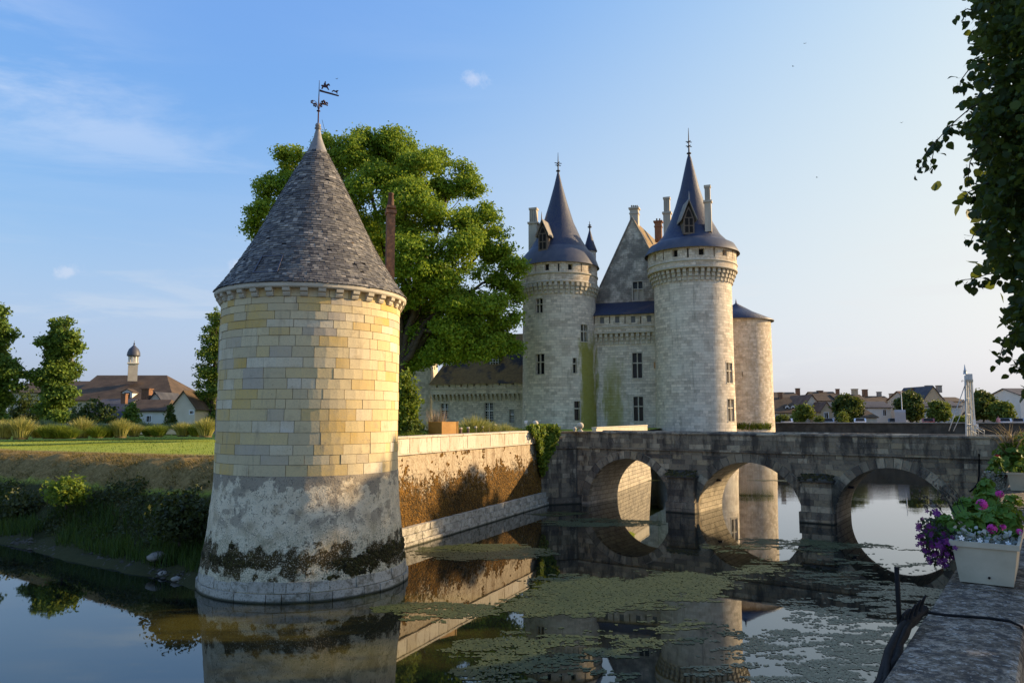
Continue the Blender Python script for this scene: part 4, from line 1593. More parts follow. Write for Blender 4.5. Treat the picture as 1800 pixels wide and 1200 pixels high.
    mb.build('tie_bracket', M['dark_iron'], bridge)
    # abutment between the quay wall corner and the first arch
    A0, A1 = qp(26.0, .12, 0), br(SL + .02, -.10, 0)
    du = A1 - A0
    L = du.length
    du.normalize()
    dn = Vector((du.y, -du.x, 0))
    pt = lambda u, o, z: A0 + du * u + dn * o + Vector((0, 0, z))
    mb = MB()
    for z0, z1, o in ((-1.2, .42, .16), (.42, 3.5, 0.0), (3.5, 3.62, .10), (3.62, 4.48, 0.02), (4.48, 4.61, .08)):
        mb.obox(pt(-.4, o, z0), du * (L + 1.1), -dn * (.5 + o), (0, 0, z1 - z0 - .003))
    ab = mb.build('abutment', M['bridge'], bridge)
    z = .44
    while z < 4.4:
        h = .3
        if 3.4 < z < 3.62:
            z = 3.64
        u = -.05
        while u < L - .05:
            w = min(r.uniform(.35, .8), L - u)
            m_ = MB()
            m_.obox(pt(u + .008, .03 + r.uniform(-.01, .015), z), du * (w - .016), -dn * .2, (0, 0, min(h, (3.5 if z < 3.5 else 4.47) - z) - .014))
            m_.build('stone', M['bridge'], ab)
            u += w
        z += h


build_bridge()


def simple_balls():
    for (px, py, Y, rad, lab) in ((941, 744, 48.2, .20, 'stone ball on the corner of the quay wall beside the ivy'), (1020, 748, 47.6, .22, 'large stone ball at the start of the bridge parapet by the low white wall'),
                                  (1010, 755, 47.9, .13, 'smaller worn stone knob just beside the larger stone ball on the parapet')):
        p = at(px, py, Y)
        o = thing('stone_ball', (p.x, p.y, 4.61), lab, 'stone ball', 'stone balls at the bridge end')
        mb = MB()
        mb.ball((p.x, p.y, max(p.z, 4.61 + rad * 1.1)), rad, 14, 9)
        mb.build('ball', M['trim'], o)
        mb = MB()
        mb.lathe([(rad * .8, 4.60), (rad * .8, 4.66), (rad * .4, 4.70), (rad * .4, max(p.z - rad * .8, 4.72))], 12, (p.x, p.y))
        mb.build('foot', M['trim'], o)


simple_balls()

# island quay and its sunlit parapet behind the bridge
IA, IB = Vector((5.75, 51.1, 0)), Vector((12.1, 66.7, 0))
iq = thing('island_quay', IA, 'sunlit pale quay wall with low parapet behind the bridge seen through the first arch', 'wall')


def island():
    du = (IB - IA)
    L = du.length
    du.normalize()
    dn = Vector((du.y, -du.x, 0))
    pt = lambda u, o, z: IA + du * u + dn * o + Vector((0, 0, z))
    mb = MB()
    for i in range(24):
        for j, (z0, z1) in enumerate(((-1.2, .5), (.5, 2.2), (2.2, 4.1))):
            u0, u1 = L * i / 24, L * (i + 1) / 24
            o0, o1 = .3 - .07 * z0, .3 - .07 * z1
            mb.face([pt(u0, o0, z0), pt(u1, o0, z0), pt(u1, o1, z1), pt(u0, o1, z1)], ((u0, z0), (u1, z0), (u1, z1), (u0, z1)))
    mb.build('wall_face', M['barrel'], iq)
    mb = MB()
    mb.obox(pt(0, .03, 4.0), du * L, -dn * .3, (0, 0, .74))
    mb.build('parapet', M['trim'], iq)
    r = random.Random(2)
    u = 0
    while u < L - .1:
        w = min(r.uniform(1.2, 1.8), L - u)
        m_ = MB()
        m_.obox(pt(u + .01, .07, 4.74), du * (w - .02), -dn * .38, (0, 0, .08))
        m_.build('coping_stone', M['trim'], iq)
        u += w


island()

# ivy over the corner of quay and bridge
def ivy():
    r = np.random.default_rng(44)
    p = qp(25.6, .2, 3.0)
    o = thing('ivy_plant', p, 'bright green ivy hanging over the corner where the quay wall meets the bridge', 'ivy')
    n = 5200
    u = r.uniform(0, 1, n)
    z = 4.98 - r.random(n) ** 1.3 * 3.1
    wdt = np.interp(z, [1.6, 3.0, 4.0, 4.6], [.35, .75, 1.5, 1.9])
    d = (u - .62) * wdt * 1.7
    A0, A1 = np.array(qp(26.0, .12, 0)), np.array(br(SL, -.1, 0))
    du = (A1 - A0) / np.linalg.norm(A1 - A0)
    P0 = np.where((d < 0)[:, None], A0 + np.array(LQ) * d[:, None], A0 + du * d[:, None])
    lump = fbm(d * 2 + 9, z * 2, 51) * .55
    nr = np.where((d < 0)[:, None], np.array(WN), np.array([du[1], -du[0], 0]))
    C = P0 + nr * (lump * r.random(n) ** .5 + .06 - .45 * (z > 4.62) * r.random(n))[:, None]
    C[:, 2] = z
    keep = (fbm(d * 1.7 + 4, z * 1.1, 52) > .34)
    C, nr = C[keep], nr[keep]
    leaves('foliage', C, .17 + .09 * r.random(len(C)), nr + [0, 0, .3], 1.0, M['leaf_ivy'], o, r, LEAF_HEART * .7, 'stuff')
    mb = MB()
    for k in range(7):
        x = r.uniform(-.5, .7)
        q = Vector(A0 + (np.array(LQ) if x < 0 else du) * x) + Vector(nr[0]) * .05
        mb.tube([(q.x, q.y, 4.6), (q.x + r.uniform(-.1, .1), q.y - .05, 3.6), (q.x + r.uniform(-.2, .2), q.y - .05, 2.4)], [.02, .015, .008], 5)
    mb.build('stem', M['bark'], o)


ivy()

# ------------------------------------------------------------------ castle
CC = (5.65, 88.0, 4.36)     # left tower: axis x, y, radius
CB_ = (20.25, 82.0, 4.24)   # big middle tower
CE = (30.0, 98.0, 4.32)     # low round tower behind
castle = thing('castle', (14, 88, 0), 'large pale stone castle with blue slate cone roofs and battlements rising from the moat', 'castle')


def window(parent, fn, h, cross=True, rows=1, light=False, depth=.34, frame=.13):
    """stone-framed window filling hole h=(u0,u1,v0,v1): surround, dark panes, mullion and transom"""
    u0, u1, v0, v1 = h
    ku = (u1 - u0) / max((Vector(fn(u1, v0, 0)) - Vector(fn(u0, v0, 0))).length, 1e-6)   # u per metre
    f = frame
    mb = MB()

    def bar(a0, a1, b0, b1, d0, d1):
        c = [(a0, b0), (a1, b0), (a1, b1), (a0, b1)]
        mb.hexa([fn(a0, b0, d0), fn(a1, b0, d0), fn(a1, b0, d1), fn(a0, b0, d1), fn(a0, b1, d0), fn(a1, b1, d0), fn(a1, b1, d1), fn(a0, b1, d1)])
    fu = f * ku
    bar(u0 - fu, u0, v0 - f, v1 + f, -.03, .12)
    bar(u1, u1 + fu, v0 - f, v1 + f, -.03, .12)
    bar(u0, u1, v1, v1 + f, -.032, .12)
    bar(u0 - fu * 1.3, u1 + fu * 1.3, v0 - f * 1.3, v0, -.06, .12)
    w = mb.build('window', M['trim'], parent)
    mb = MB()
    mb.face([fn(u0, v0, depth - .02), fn(u1, v0, depth - .02), fn(u1, v1, depth - .02), fn(u0, v1, depth - .02)])
    mb.build('pane', M['glass'], w)
    mb = MB()
    t = .06 if not light else .05
    if cross:
        um = (u0 + u1) / 2
        vm = v0 + (v1 - v0) * .60
        bar(um - t * ku, um + t * ku, v0, v1, .06, .22)
        bar(u0, um - t * ku, vm - t, vm + t, .065, .22)
        bar(um + t * ku, u1, vm - t, vm + t, .065, .22)
    elif rows == 2:
        vm = v0 + (v1 - v0) * .62
        bar(u0, u1, vm - t, vm + t, .065, .22)
    if mb.f:
        mb.build('mullion', M['white_paint' if light else 'trim'], w)
    if light:       # white glazing bars
        mb = MB()
        t2 = .022
        for k in range(1, 4):
            a = u0 + (u1 - u0) * k / 4
            bar(a - t2 * ku, a + t2 * ku, v0, v1, .26, .30)
        for k in range(1, 7):
            b = v0 + (v1 - v0) * k / 7
            bar(u0, u1, b - t2, b + t2, .255, .30)
        mb.build('glazing_bar', M['white_paint'], w)
    return w


def cyl_fn(cx, cy, rf):
    return lambda a, z, d: (cx + ((rf(z) if callable(rf) else rf) - d) * math.sin(a), cy - ((rf(z) if callable(rf) else rf) - d) * math.cos(a), z)


def pix_holes(rects, cx, cy, r):
    out = []
    for (x0, x1, y0, y1) in rects:
        a0, z1 = at_cyl(x0, y0, cx, cy, r)
        a1, z0 = at_cyl(x1, y1, cx, cy, r)
        out.append((a0, a1, z0, z1))
    return out


def corbel_mesh(r, n_step=3):
    mb = MB()
    w = .17
    for k in range(n_step):
        o = .16 * (k + 1)
        mb.obox((-w, -(r + o), -.42 * (n_step - k)), (2 * w, 0, 0), (0, o + .2, 0), (0, 0, .40))
    me = bpy.data.meshes.new('corbel')
    me.from_pydata(mb.v, [], mb.f)
    me.materials.append(M['trim'])
    return me


def finial(parent, x, y, z0, z1, arms):
    mb = MB()
    mb.tube([(x, y, z0), (x, y, (z0 + z1) / 2), (x, y, z1)], [.10, .07, .025], 6)
    mb.lathe([(0, z0 + .2), (.26, z0 + .3), (.26, z0 + .4), (0, z0 + .5)], 10, (x, y))
    for z, w in arms:
        mb.box((x, y, z), (w, .06, .08), .3)
        mb.box((x, y, z + .01), (.06, w, .08), .3)
    mb.build('finial', M['dark_iron'], parent)


def cone_roof(parent, cx, cy, prof, mt, n=72):
    mb = MB()
    if len(prof) > 6:
        sk = MB()
        sk.lathe(prof[:4], n, (cx, cy))
        sk.build('roof_skirt', M['slate_lead'], parent)
        prof = prof[3:]
    mb.lathe(prof, n, (cx, cy))
    o = mb.build('tower_roof', mt, parent)
    return o


def round_keep(cx, cy, r, r_up, z_corb, z_band, z_eave, rects, batt, slits, roof, name='tower_wall', mt='castle'):
    view = math.atan2(-cx, cy)
    holes = pix_holes(rects, cx, cy, r)
    foot = lambda z: r + .10 * max(0, 1 - z / 12) + max(0, .5 - z) * .12
    fn = cyl_fn(cx, cy, foot)
    mb = MB()
    mb.grid_wall(np.linspace(view - 2.1, view + 2.1, 85), list(np.arange(-1.4, z_corb, 1.2)) + [z_corb + 1.5], holes, fn, .36, r)
    mb.lathe([(r, -1.4), (r, z_corb + 1.5)], 40, (cx, cy), view + 2.1, view - 2.1 + 2 * math.pi, sm=False)
    mb.build(name, M[mt], castle)
    for h in holes:
        wide = (h[1] - h[0]) * r
        ratio = wide / (h[3] - h[2])
        window(castle, fn, h, cross=ratio > .42 or wide > 1.0, rows=2, frame=.07)
    # machicolation
    zc = z_corb + 1.28
    cm = corbel_mesh(r)
    for k in range(46):
        a = 2 * math.pi * k / 46
        if abs((a - view + math.pi) % (2 * math.pi) - math.pi) < 1.9:
            put('corbel', cm, castle, tuple(Vector((cx, cy, zc)) - Vector(castle.location)), a)
    fb = cyl_fn(cx, cy, r_up)
    bh = pix_holes(batt, cx, cy, r_up)
    sh = []
    for px, py in slits:
        a, z = at_cyl(px, py, cx, cy, r_up)
        sh.append((a - .018, a + .018, z - .5, z + .5))
    mb = MB()
    mb.grid_wall(np.linspace(view - 2.1, view + 2.1, 85), list(np.arange(zc, z_eave + .2, .8)) + [z_eave + .25], bh + sh, fb, .5, r_up)
    mb.lathe([(r_up, zc), (r_up, z_eave + .25)], 40, (cx, cy), view + 2.1, view - 2.1 + 2 * math.pi, sm=False)
    mb.lathe([(r - .1, zc + .002), (r_up, zc + .001)], 64, (cx, cy))
    up = mb.build('battlement', M['castle_warm'], castle)
    for h in bh + sh:
        m_ = MB()
        m_.face([fb(h[0], h[2], .48), fb(h[1], h[2], .48), fb(h[1], h[3], .48), fb(h[0], h[3], .48)])
        m_.build('loophole', M['hollow'], up)
    mb = MB()
    mb.lathe([(r_up - .02, z_band - .10), (r_up + .09, z_band - .07), (r_up + .09, z_band + .07), (r_up - .02, z_band + .10)], 72, (cx, cy))
    mb.lathe([(r_up - .02, zc + .02), (r_up + .07, zc + .04), (r_up + .07, zc + .2), (r_up - .02, zc + .22)], 72, (cx, cy))
    mb.build('string_course', M['trim'], up)
    return view


def zf(px, py, c, r):
    return at_cyl(px, py, c[0], c[1], r)[1]


def build_castle():
    # --- left tower
    ru = 4.62
    ze, zb, zc = zf(985, 459, CC, ru), zf(985, 478, CC, ru), zf(985, 515, CC, CC[2])
    round_keep(*CC, ru, zc, zb, ze,
               [(941.5, 954, 525.5, 549), (942, 957, 622.5, 657), (1021, 1032.5, 570, 600.5), (1007, 1013.5, 629, 655.5), (1009, 1019.5, 705, 738.5)],
               [(957, 965, 464, 475), (998.5, 1006.5, 463.5, 474.5), (1034, 1039.5, 467, 478), (917, 922, 468, 479)], [(941, 470), (982, 470), (1022, 470)], None)
    Y = CC[1]
    rr = lambda hw: hw / 1300 * 88.3
    zz = lambda y: at(980, y, Y - 2).z
    prof = [(rr(72), ze - .05), (rr(71), ze + .1), (rr(64), zz(447)), (rr(52), zz(434)), (rr(41), zz(416)), (rr(27), zz(384)), (rr(16.5), zz(350)), (rr(7), zz(316)), (rr(3), zz(299)), (.05, zz(290))]
    cone_roof(castle, CC[0], CC[1], prof, M['slate'])
    finial(castle, CC[0], CC[1], zz(296), zz(258), [(zz(277), .9), (zz(281), .7)])
    # --- middle tower
    ru = 4.86
    ze, zb, zc = zf(1225, 433, CB_, ru), zf(1225, 456, CB_, ru), zf(1225, 492, CB_, CB_[2])
    round_keep(*CB_, ru, zc, zb, ze,
               [(1276.5, 1287.5, 637, 673), (1278.5, 1290, 701, 740)],
               [(1181.5, 1191, 439.5, 451), (1228, 1238.5, 436.5, 448), (1270, 1277.5, 438.5, 450), (1147.5, 1153.5, 447.5, 459.5), (1294, 1296.5, 445, 458)], [(1166, 449), (1209, 444), (1255.5, 443), (1288, 447)], None)
    Y = CB_[1]
    rr = lambda hw: hw / 1300 * 83.5
    zz = lambda y: at(1213, y, Y - 2).z
    prof = [(rr(81.5), ze - .05), (rr(80.5), ze + .12), (rr(73), zz(428)), (rr(62), zz(422)), (rr(50), zz(409)), (rr(37), zz(384)), (rr(26), zz(354)), (rr(17), zz(324)), (rr(4), zz(268)), (.05, zz(258))]
    cone_roof(castle, CB_[0], CB_[1], prof, M['slate'])
    finial(castle, CB_[0], CB_[1], zz(264), zz(213), [(zz(238), .75), (zz(246), .75)])
    # --- low round tower behind
    ce = at_cyl(1340, 559, *CE)[1]
    fn = cyl_fn(CE[0], CE[1], lambda z: CE[2] + max(0, 8 - z) * .02)
    view = math.atan2(-CE[0], CE[1])
    mb = MB()
    hh = pix_holes([(1304.5, 1306, 653, 661)], *CE)
    mb.grid_wall(np.linspace(view - 2.2, view + 2.2, 80), list(np.arange(-1.4, ce, 1.5)) + [ce], hh, fn, .3, CE[2])
    mb.build('tower_wall', M['castle_warm'], castle)
    m_ = MB()
    h = hh[0]
    m_.face([fn(h[0], h[2], .28), fn(h[1], h[2], .28), fn(h[1], h[3], .28), fn(h[0], h[3], .28)])
    m_.build('loophole', M['hollow'], castle)
    zt = at(1297, 532, CE[1]).z
    cone_roof(castle, CE[0], CE[1], [(CE[2] + .42, ce - .1), (CE[2] + .42, ce + .02), (CE[2] * .5, ce + (zt - ce) * .48), (.12, zt - .1), (.02, zt + .5)], M['slate'])
    # --- curtain wall between the two big towers
    cd = Vector((-.943, .333, 0)).normalized()
    co = Vector((CB_[0] - 3.6, CB_[1] + 2.4, 0))
    cn = Vector((-cd.y, cd.x, 0))
    if cn.y > 0:
        cn = -cn
    back = -cn

    def flat(o):
        return lambda u, v, d: tuple(o + cd * -u + back * d + Vector((0, 0, v)))
    L = 13.6

    def ph(o, rects):
        out = []
        for (x0, x1, y0, y1) in rects:
            a, b = at_plane(x0, y0, o, cn), at_plane(x1, y1, o, cn)
            out.append(((a - o).dot(-cd), (b - o).dot(-cd), b.z, a.z))
        return out
    zp = lambda y, o=co: at_plane(1100, y, o, cn).z
    holes = ph(co, [(1111.5, 1129, 620.5, 664), (1113.5, 1131, 697, 739.5), (1149.3, 1152, 636, 648)])
    zc1 = zp(580)
    mb = MB()
    mb.grid_wall(np.linspace(-L, .3, 14), list(np.arange(-1.4, zc1, 1.4)) + [zc1 + .3], holes, flat(co), .4)
    mb.build('curtain_wall', M['castle'], castle)
    for h in holes[:2]:
        window(castle, flat(co), h, True, frame=.12)
    # its machicolation, battlement and little lean-to roof
    o2 = co + cn * .55
    zb1, zt1 = zp(585, o2), zp(551, o2)
    me = corbel_mesh(0.0)
    k = 0
    u = -L + .3
    ang = math.atan2(-cn.x, cn.y) + math.pi
    while u < .3:
        pos = co - cd * u + Vector((0, 0, zb1)) - Vector(castle.location)
        put('corbel', me, castle, tuple(pos), math.atan2(cn.x, -cn.y))
        u += .62
    bh = ph(o2, [(1054.5, 1062, 557.5, 568), (1081, 1089, 556, 567), (1109, 1117, 555.5, 566.5), (1137, 1145, 554.5, 565.5)])
    sl = []
    for px in (1045, 1071.5, 1098.5, 1126):
        q = at_plane(px, 562, o2, cn)
        uu = (q - o2).dot(-cd)
        sl.append((uu - .06, uu + .06, q.z - .42, q.z + .42))
    mb = MB()
    mb.grid_wall(np.linspace(-L, .3, 14), [zb1, (zb1 + zt1) / 2, zt1], bh + sl, flat(o2), .4)
    mb.face([flat(o2)(-L, zb1 + .003, 0), flat(o2)(.3, zb1 + .003, 0), flat(o2)(.3, zb1 + .003, .6), flat(o2)(-L, zb1 + .003, .6)])
    up = mb.build('battlement', M['castle_warm'], castle)
    for h in bh:
        m_ = MB()
        f_ = flat(o2)
        m_.face([f_(h[0], h[2], .12), f_(h[1], h[2], .12), f_(h[1], h[3], .12), f_(h[0], h[3], .12)])
        m_.build('shutter', M['shutter'], up)
    for h in sl:
        m_ = MB()
        m_.face([f_(h[0], h[2], .38), f_(h[1], h[2], .38), f_(h[1], h[3], .38), f_(h[0], h[3], .38)])
        m_.build('loophole', M['hollow'], up)
    mb = MB()
    zs = zp(573, o2)
    mb.obox(o2 + cd * L + cn * .07 + Vector((0, 0, zs - .08)), -cd * (L + .3), back * .1, (0, 0, .16))
    mb.obox(o2 + cd * L + cn * .05 + Vector((0, 0, zb1 + .01)), -cd * (L + .3), back * .1, (0, 0, .18))
    mb.build('string_course', M['trim'], up)
    mb = MB()
    f_ = flat(o2)
    zr = at_plane(1100, 531, co + back * 2.2, cn).z
    mb.face([f_(-L, zt1 - .05, -.3), f_(.3, zt1 - .05, -.3), f_(.3, zr, 2.8), f_(-L, zr, 2.8)], ((0, 0), (L, 0), (L, 3), (0, 3)))
    mb.face([f_(-L, zt1 - .16, -.3), f_(.3, zt1 - .16, -.3), f_(.3, zt1 - .05, -.3), f_(-L, zt1 - .05, -.3)])
    mb.build('curtain_roof', M['slate'], castle)
    # --- keep body with its steep gable
    o3 = co + back * 2.6
    apex = at_plane(1111, 384, o3, cn)
    foot = at_plane(1054, 508, o3, cn)
    zt = apex.z
    ua, uf = (apex - o3).dot(-cd), (foot - o3).dot(-cd)
    half = ua - uf
    gh = ph(o3, [(1112.5, 1130, 495.5, 527)])
    f3 = flat(o3)
    zfoot = foot.z
    cols = sorted(set([uf + (2 * half) * i / 16 for i in range(17)] + [gh[0][0], gh[0][1]]))
    mb = MB()
    top = lambda u: zt - (zt - zfoot) * abs(u - ua) / half
    for a, b in zip(cols, cols[1:]):
        m0 = (a + b) / 2
        spans = [(zr - 1.5, None)]
        if gh[0][0] < m0 < gh[0][1]:
            spans = [(zr - 1.5, gh[0][2]), (gh[0][3], None)]
        for lo, hi in spans:
            ta, tb = (top(a), top(b)) if hi is None else (hi, hi)
            mb.face([f3(a, lo, 0), f3(b, lo, 0), f3(b, tb, 0), f3(a, ta, 0)], ((a, lo), (b, lo), (b, tb), (a, ta)))
    h = gh[0]
    for p_, q_ in (((h[0], h[2]), (h[1], h[2])), ((h[1], h[2]), (h[1], h[3])), ((h[1], h[3]), (h[0], h[3])), ((h[0], h[3]), (h[0], h[2]))):
        mb.face([f3(*p_, 0), f3(*q_, 0), f3(*q_, .4), f3(*p_, .4)])
    # shoulder wall at the gable's left foot
    mb.face([f3(uf - 2.0, zr - 1.5, .05), f3(uf, zr - 1.5, .05), f3(uf, zfoot, .05), f3(uf - 2.0, zfoot, .05)], ((0, 0), (2, 0), (2, 4), (0, 4)))
    mb.build('gable_wall', M['gable_stone'], castle)
    window(castle, f3, gh[0], True, frame=.1)
    D = 15.0
    mb = MB()
    for sgn in (-1, 1):
        u1 = ua + sgn * (half + .25)
        z1 = zfoot - (zt - zfoot) / half * .25
        sk = Vector((.407, .914, 0)) * D
        mb.face([f3(ua, zt + .05, -.12), f3(u1, z1 + .05, -.12), Vector(f3(u1, z1 + .05, 0)) + sk, Vector(f3(ua, zt + .05, 0)) + sk], ((0, 0), (0, 9), (D, 9), (D, 0)))
    mb.build('keep_roof', M['slate_wing'], castle)
    mb = MB()
    for sgn in (-1, 1):
        u1 = ua + sgn * half
        mb.hexa([f3(ua, zt + .02, -.16), f3(u1, zfoot + .02, -.16), f3(u1, zfoot + .02, .3), f3(ua, zt + .02, .3),
                 f3(ua, zt + .30, -.16), f3(u1, zfoot + .30, -.16), f3(u1, zfoot + .30, .3), f3(ua, zt + .30, .3)])
    mb.build('gable_coping', M['trim_dark'], castle)
    mb = MB()
    q0, q1 = o3 + back * .3 - cd * (ua - half), o3 + back * .3 - cd * (ua + half)
    mb.hexa([tuple(p + Vector((0, 0, z))) for z in (-1.4, zfoot - .3) for p in (q0, q1, q1 + Vector((.407, .914, 0)) * (D - .5), q0 + Vector((.407, .914, 0)) * (D - .5))])
    mb.build('keep_body', M['castle_grey'], castle)

    def chimney(px0, px1, y0, y1, Y, mt='castle_grey', cap=.14, dep=None, split=None, rz=-.35, nm='chimney', pots=0):
        a, b = at(px0, y0, Y), at(px1, y1, Y)
        w, cx, z1, z0 = (b.x - a.x), (a.x + b.x) / 2, a.z, b.z
        w *= .82
        d = dep or w * .9
        mb = MB()
        if split:
            zs_ = at(px0, split, Y).z
            mb.box((cx, Y, (z0 + zs_) / 2), (w, d, zs_ - z0), rz)
            mb.box((cx, Y, zs_), (w + 2 * cap * .8, d + 2 * cap * .8, .22), rz)
            mb.box((cx, Y, (zs_ + z1) / 2), (w * .82, d * .82, z1 - zs_), rz)
            mb.box((cx, Y, z1 - .12), (w * .82 + cap, d * .82 + cap, .24), rz)
            c = mb.build(nm, M[mt], castle)
            st = MB()
            for k in (-1, 0, 1):
                st.box((cx + k * w * .24 * math.cos(rz) + .42 * d * math.sin(rz), Y + k * w * .24 * math.sin(rz) - .42 * d * math.cos(rz), (zs_ + z1) / 2), (w * .06, .08, (z1 - zs_) * .86), rz)
            st.build('flue_rib', M['trim_dark'], c)
        else:
            mb.box((cx, Y, (z0 + z1) / 2), (w, d, z1 - z0), rz)
            mb.box((cx, Y, z1 - .1), (w + 2 * cap, d + 2 * cap, .2), rz)
            mb.box((cx, Y, z1 - .75), (w + cap, d + cap, .16), rz)
            c = mb.build(nm, M[mt], castle)
        for k in range(pots):
            m_ = MB()
            xx = cx + (k - (pots - 1) / 2) * w / max(pots, 1) * .9
            m_.lathe([(.10, z1), (.085, z1 + .35), (.10, z1 + .36)], 8, (xx, Y))
            m_.build('chimney_pot', M['tile_red' if mt == 'brick' else 'trim_dark'], c)
    chimney(929, 947.5, 366.5, 450, 88.8, split=393)
    chimney(1106.5, 1124.5, 366, 398, o3.y + 3.2, pots=4)
    chimney(1150, 1165, 389, 425, 94.0, mt='brick', pots=2)
    chimney(1164.5, 1181.5, 347.5, 432, 88.0, split=375)
    chimney(1236.5, 1252.5, 326.5, 408, CB_[1] - 3.1, split=355)

    def dormer(px0, px1, py_top, py_eave, py_base, Y, turn, tip=True):
        """stone dormer with a steep gabled hood, set on a cone roof"""
        c0 = at((px0 + px1) / 2, py_base, Y)
        w = (at(px1, py_base, Y).x - at(px0, py_base, Y).x)
        z0, z1, z2 = c0.z, at(px0, py_eave, Y).z, at(px0, py_top, Y).z
        fx = Vector((math.cos(turn), math.sin(turn), 0))
        fy = Vector((-math.sin(turn), math.cos(turn), 0))
        P_ = lambda u, d, z: c0 * 1 + fx * u + fy * d + Vector((0, 0, z - c0.z))
        hw = w * .40
        mb = MB()
        mb.prism([P_(-hw, 0, z0), P_(hw, 0, z0), P_(hw, 0, z1), P_(0, 0, z2 - .5), P_(-hw, 0, z1)], fy * 2.6)
        d_ = mb.build('dormer', M['wood'], castle)
        mb = MB()
        for s in (-1, 1):
            mb.prism([P_(0, -.30, z2), P_(s * (hw + .28), -.30, z1 - .25), P_(s * (hw + .28), -.30, z1 - .05), P_(0, -.30, z2 + .2)], fy * 3.0)
        mb.build('dormer_roof', M['trim_dark'], d_)
        mb = MB()
        ww = hw * .72
        zm = z0 + (z1 - z0) * .55
        for s in (-1, 1):
            for lo, hi in ((z0 + .22, zm - .06), (zm + .06, z1 + .02)):
                a, b = sorted((s * .06, s * ww))
                mb.face([P_(a, -.02, lo), P_(b, -.02, lo), P_(b, -.02, hi), P_(a, -.02, hi)])
        mb.face([P_(-ww * .75, -.02, z1 + .14), P_(ww * .75, -.02, z1 + .14), P_(ww * .45, -.02, z1 + (z2 - z1) * .35), P_(0, -.02, z1 + (z2 - z1) * .52), P_(-ww * .45, -.02, z1 + (z2 - z1) * .35)])
        mb.build('pane', M['hollow'], d_)
        if tip:
            mb = MB()
            mb.tube([P_(0, -.3, z2), P_(0, -.3, z2 + .5), P_(0, -.3, z2 + 1.0)], [.10, .07, .02], 6)
            mb.build('dormer_finial', M['lead'], d_)
    dormer(943.5, 964.5, 388, 412, 441, CC[1] - 3.75, -.42)
    dormer(1199.5, 1223.5, 353, 384, 412, CB_[1] - 3.6, .02)
    # --- stair turret
    tx, ty = at(1037, 440, 89.8).x, 89.8
    zt = lambda y: at(1037, y, ty).z
    mb = MB()
    mb.lathe([(.74, zt(470)), (.74, zt(442))], 28, (tx, ty))
    mb.build('turret_wall', M['castle_grey'], castle)
    mb = MB()
    mb.lathe([(.90, zt(442.5)), (.90, zt(441.5)), (.55, zt(428)), (.18, zt(410)), (.05, zt(403))], 28, (tx, ty))
    mb.build('turret_roof', M['slate'], castle)
    finial(castle, tx, ty, zt(404), zt(389), [(zt(396), .4)])
    # grassy ledge at the low tower's foot
    r = np.random.default_rng(8)
    n = 900
    a = view + r.uniform(-1.2, 1.0, n)
    p0 = np.stack([CE[0] + (CE[2] + .15) * np.sin(a), CE[1] - (CE[2] + .15) * np.cos(a), 3.9 + r.random(n) * .5], -1)
    blades('foot_weeds', p0, r.uniform(.2, .7, n), r.normal(size=(n, 3)) * [.2, .2, 0], .05, M['blade_green'], castle, r, 'stuff')
    # --- lower wing to the left
    wd = Vector((-.93, .37, 0)).normalized()
    wo = Vector((CC[0] - 3.6, CC[1] + 1.9, 0))
    wn = Vector((-wd.y, wd.x, 0))
    if wn.y > 0:
        wn = -wn
    wb = -wn
    fw = lambda o: (lambda u, v, d: tuple(o - wd * u + wb * d + Vector((0, 0, v))))

    def pw(o, rects):
        out = []
        for (x0, x1, y0, y1) in rects:
            a, b = at_plane(x0, y0, o, wn), at_plane(x1, y1, o, wn)
            out.append(((a - o).dot(-wd), (b - o).dot(-wd), b.z, a.z))
        return out
    wing = thing('castle_wing', wo, 'low grey castle wing with mossy brown roof behind the big tree', 'building')
    uL = (at_plane(760, 700, wo, wn) - wo).dot(-wd)
    z = lambda y, o=wo: at_plane(840, y, o, wn).z
    holes = pw(wo, [(775, 788, 709.5, 735), (852, 867, 708, 741), (895.5, 904, 720, 742)])
    zc2 = z(690)
    mb = MB()
    mb.grid_wall(np.linspace(uL, .6, 12), [-1.0, 2, 5, zc2 + .3], holes, fw(wo), .4)
    mb.build('wing_wall', M['castle_grey'], wing)
    for i, h in enumerate(holes):
        window(wing, fw(wo), h, cross=i < 2, rows=2, light=True, frame=.14)
    o2 = wo + wn * .5
    zb2, zt2 = z(692, o2), z(674, o2)
    u = uL + .2
    while u < .6:
        put('corbel', me, wing, tuple(wo - wd * u + Vector((0, 0, zb2)) - wl(wing)), math.atan2(wn.x, -wn.y)).scale = (.8, 1, .62)
        u += .58
    bh = []
    for px, py in ((768, 679), (789.5, 678), (810.5, 677.5), (833, 676.5), (855, 675.5), (877.5, 674.8), (901.5, 674)):
        q = at_plane(px, py, o2, wn)
        uu = (q - o2).dot(-wd)
        bh.append((uu - .14, uu + .14, q.z - .14, q.z + .14))
    for px in (779, 800, 821.5, 844, 866, 889.5):
        q = at_plane(px, 677, o2, wn)
        uu = (q - o2).dot(-wd)
        bh.append((uu - .05, uu + .05, q.z - .3, q.z + .3))
    mb = MB()
    mb.grid_wall(np.linspace(uL, .6, 12), [zb2, zt2], bh, fw(o2), .4)
    f2 = fw(o2)
    mb.face([f2(uL, zb2 + .003, 0), f2(.6, zb2 + .003, 0), f2(.6, zb2 + .003, .6), f2(uL, zb2 + .003, .6)])
    mb.face([f2(uL, zb2, 0), f2(uL, zt2, 0), f2(uL, zt2, 8), f2(uL, zb2, 8)])
    up = mb.build('battlement', M['castle_grey'], wing)
    for h in bh:
        m_ = MB()
        m_.face([f2(h[0], h[2], .38), f2(h[1], h[2], .38), f2(h[1], h[3], .38), f2(h[0], h[3], .38)])
        m_.build('loophole', M['hollow'], up)
    mb = MB()
    zs = z(684, o2)
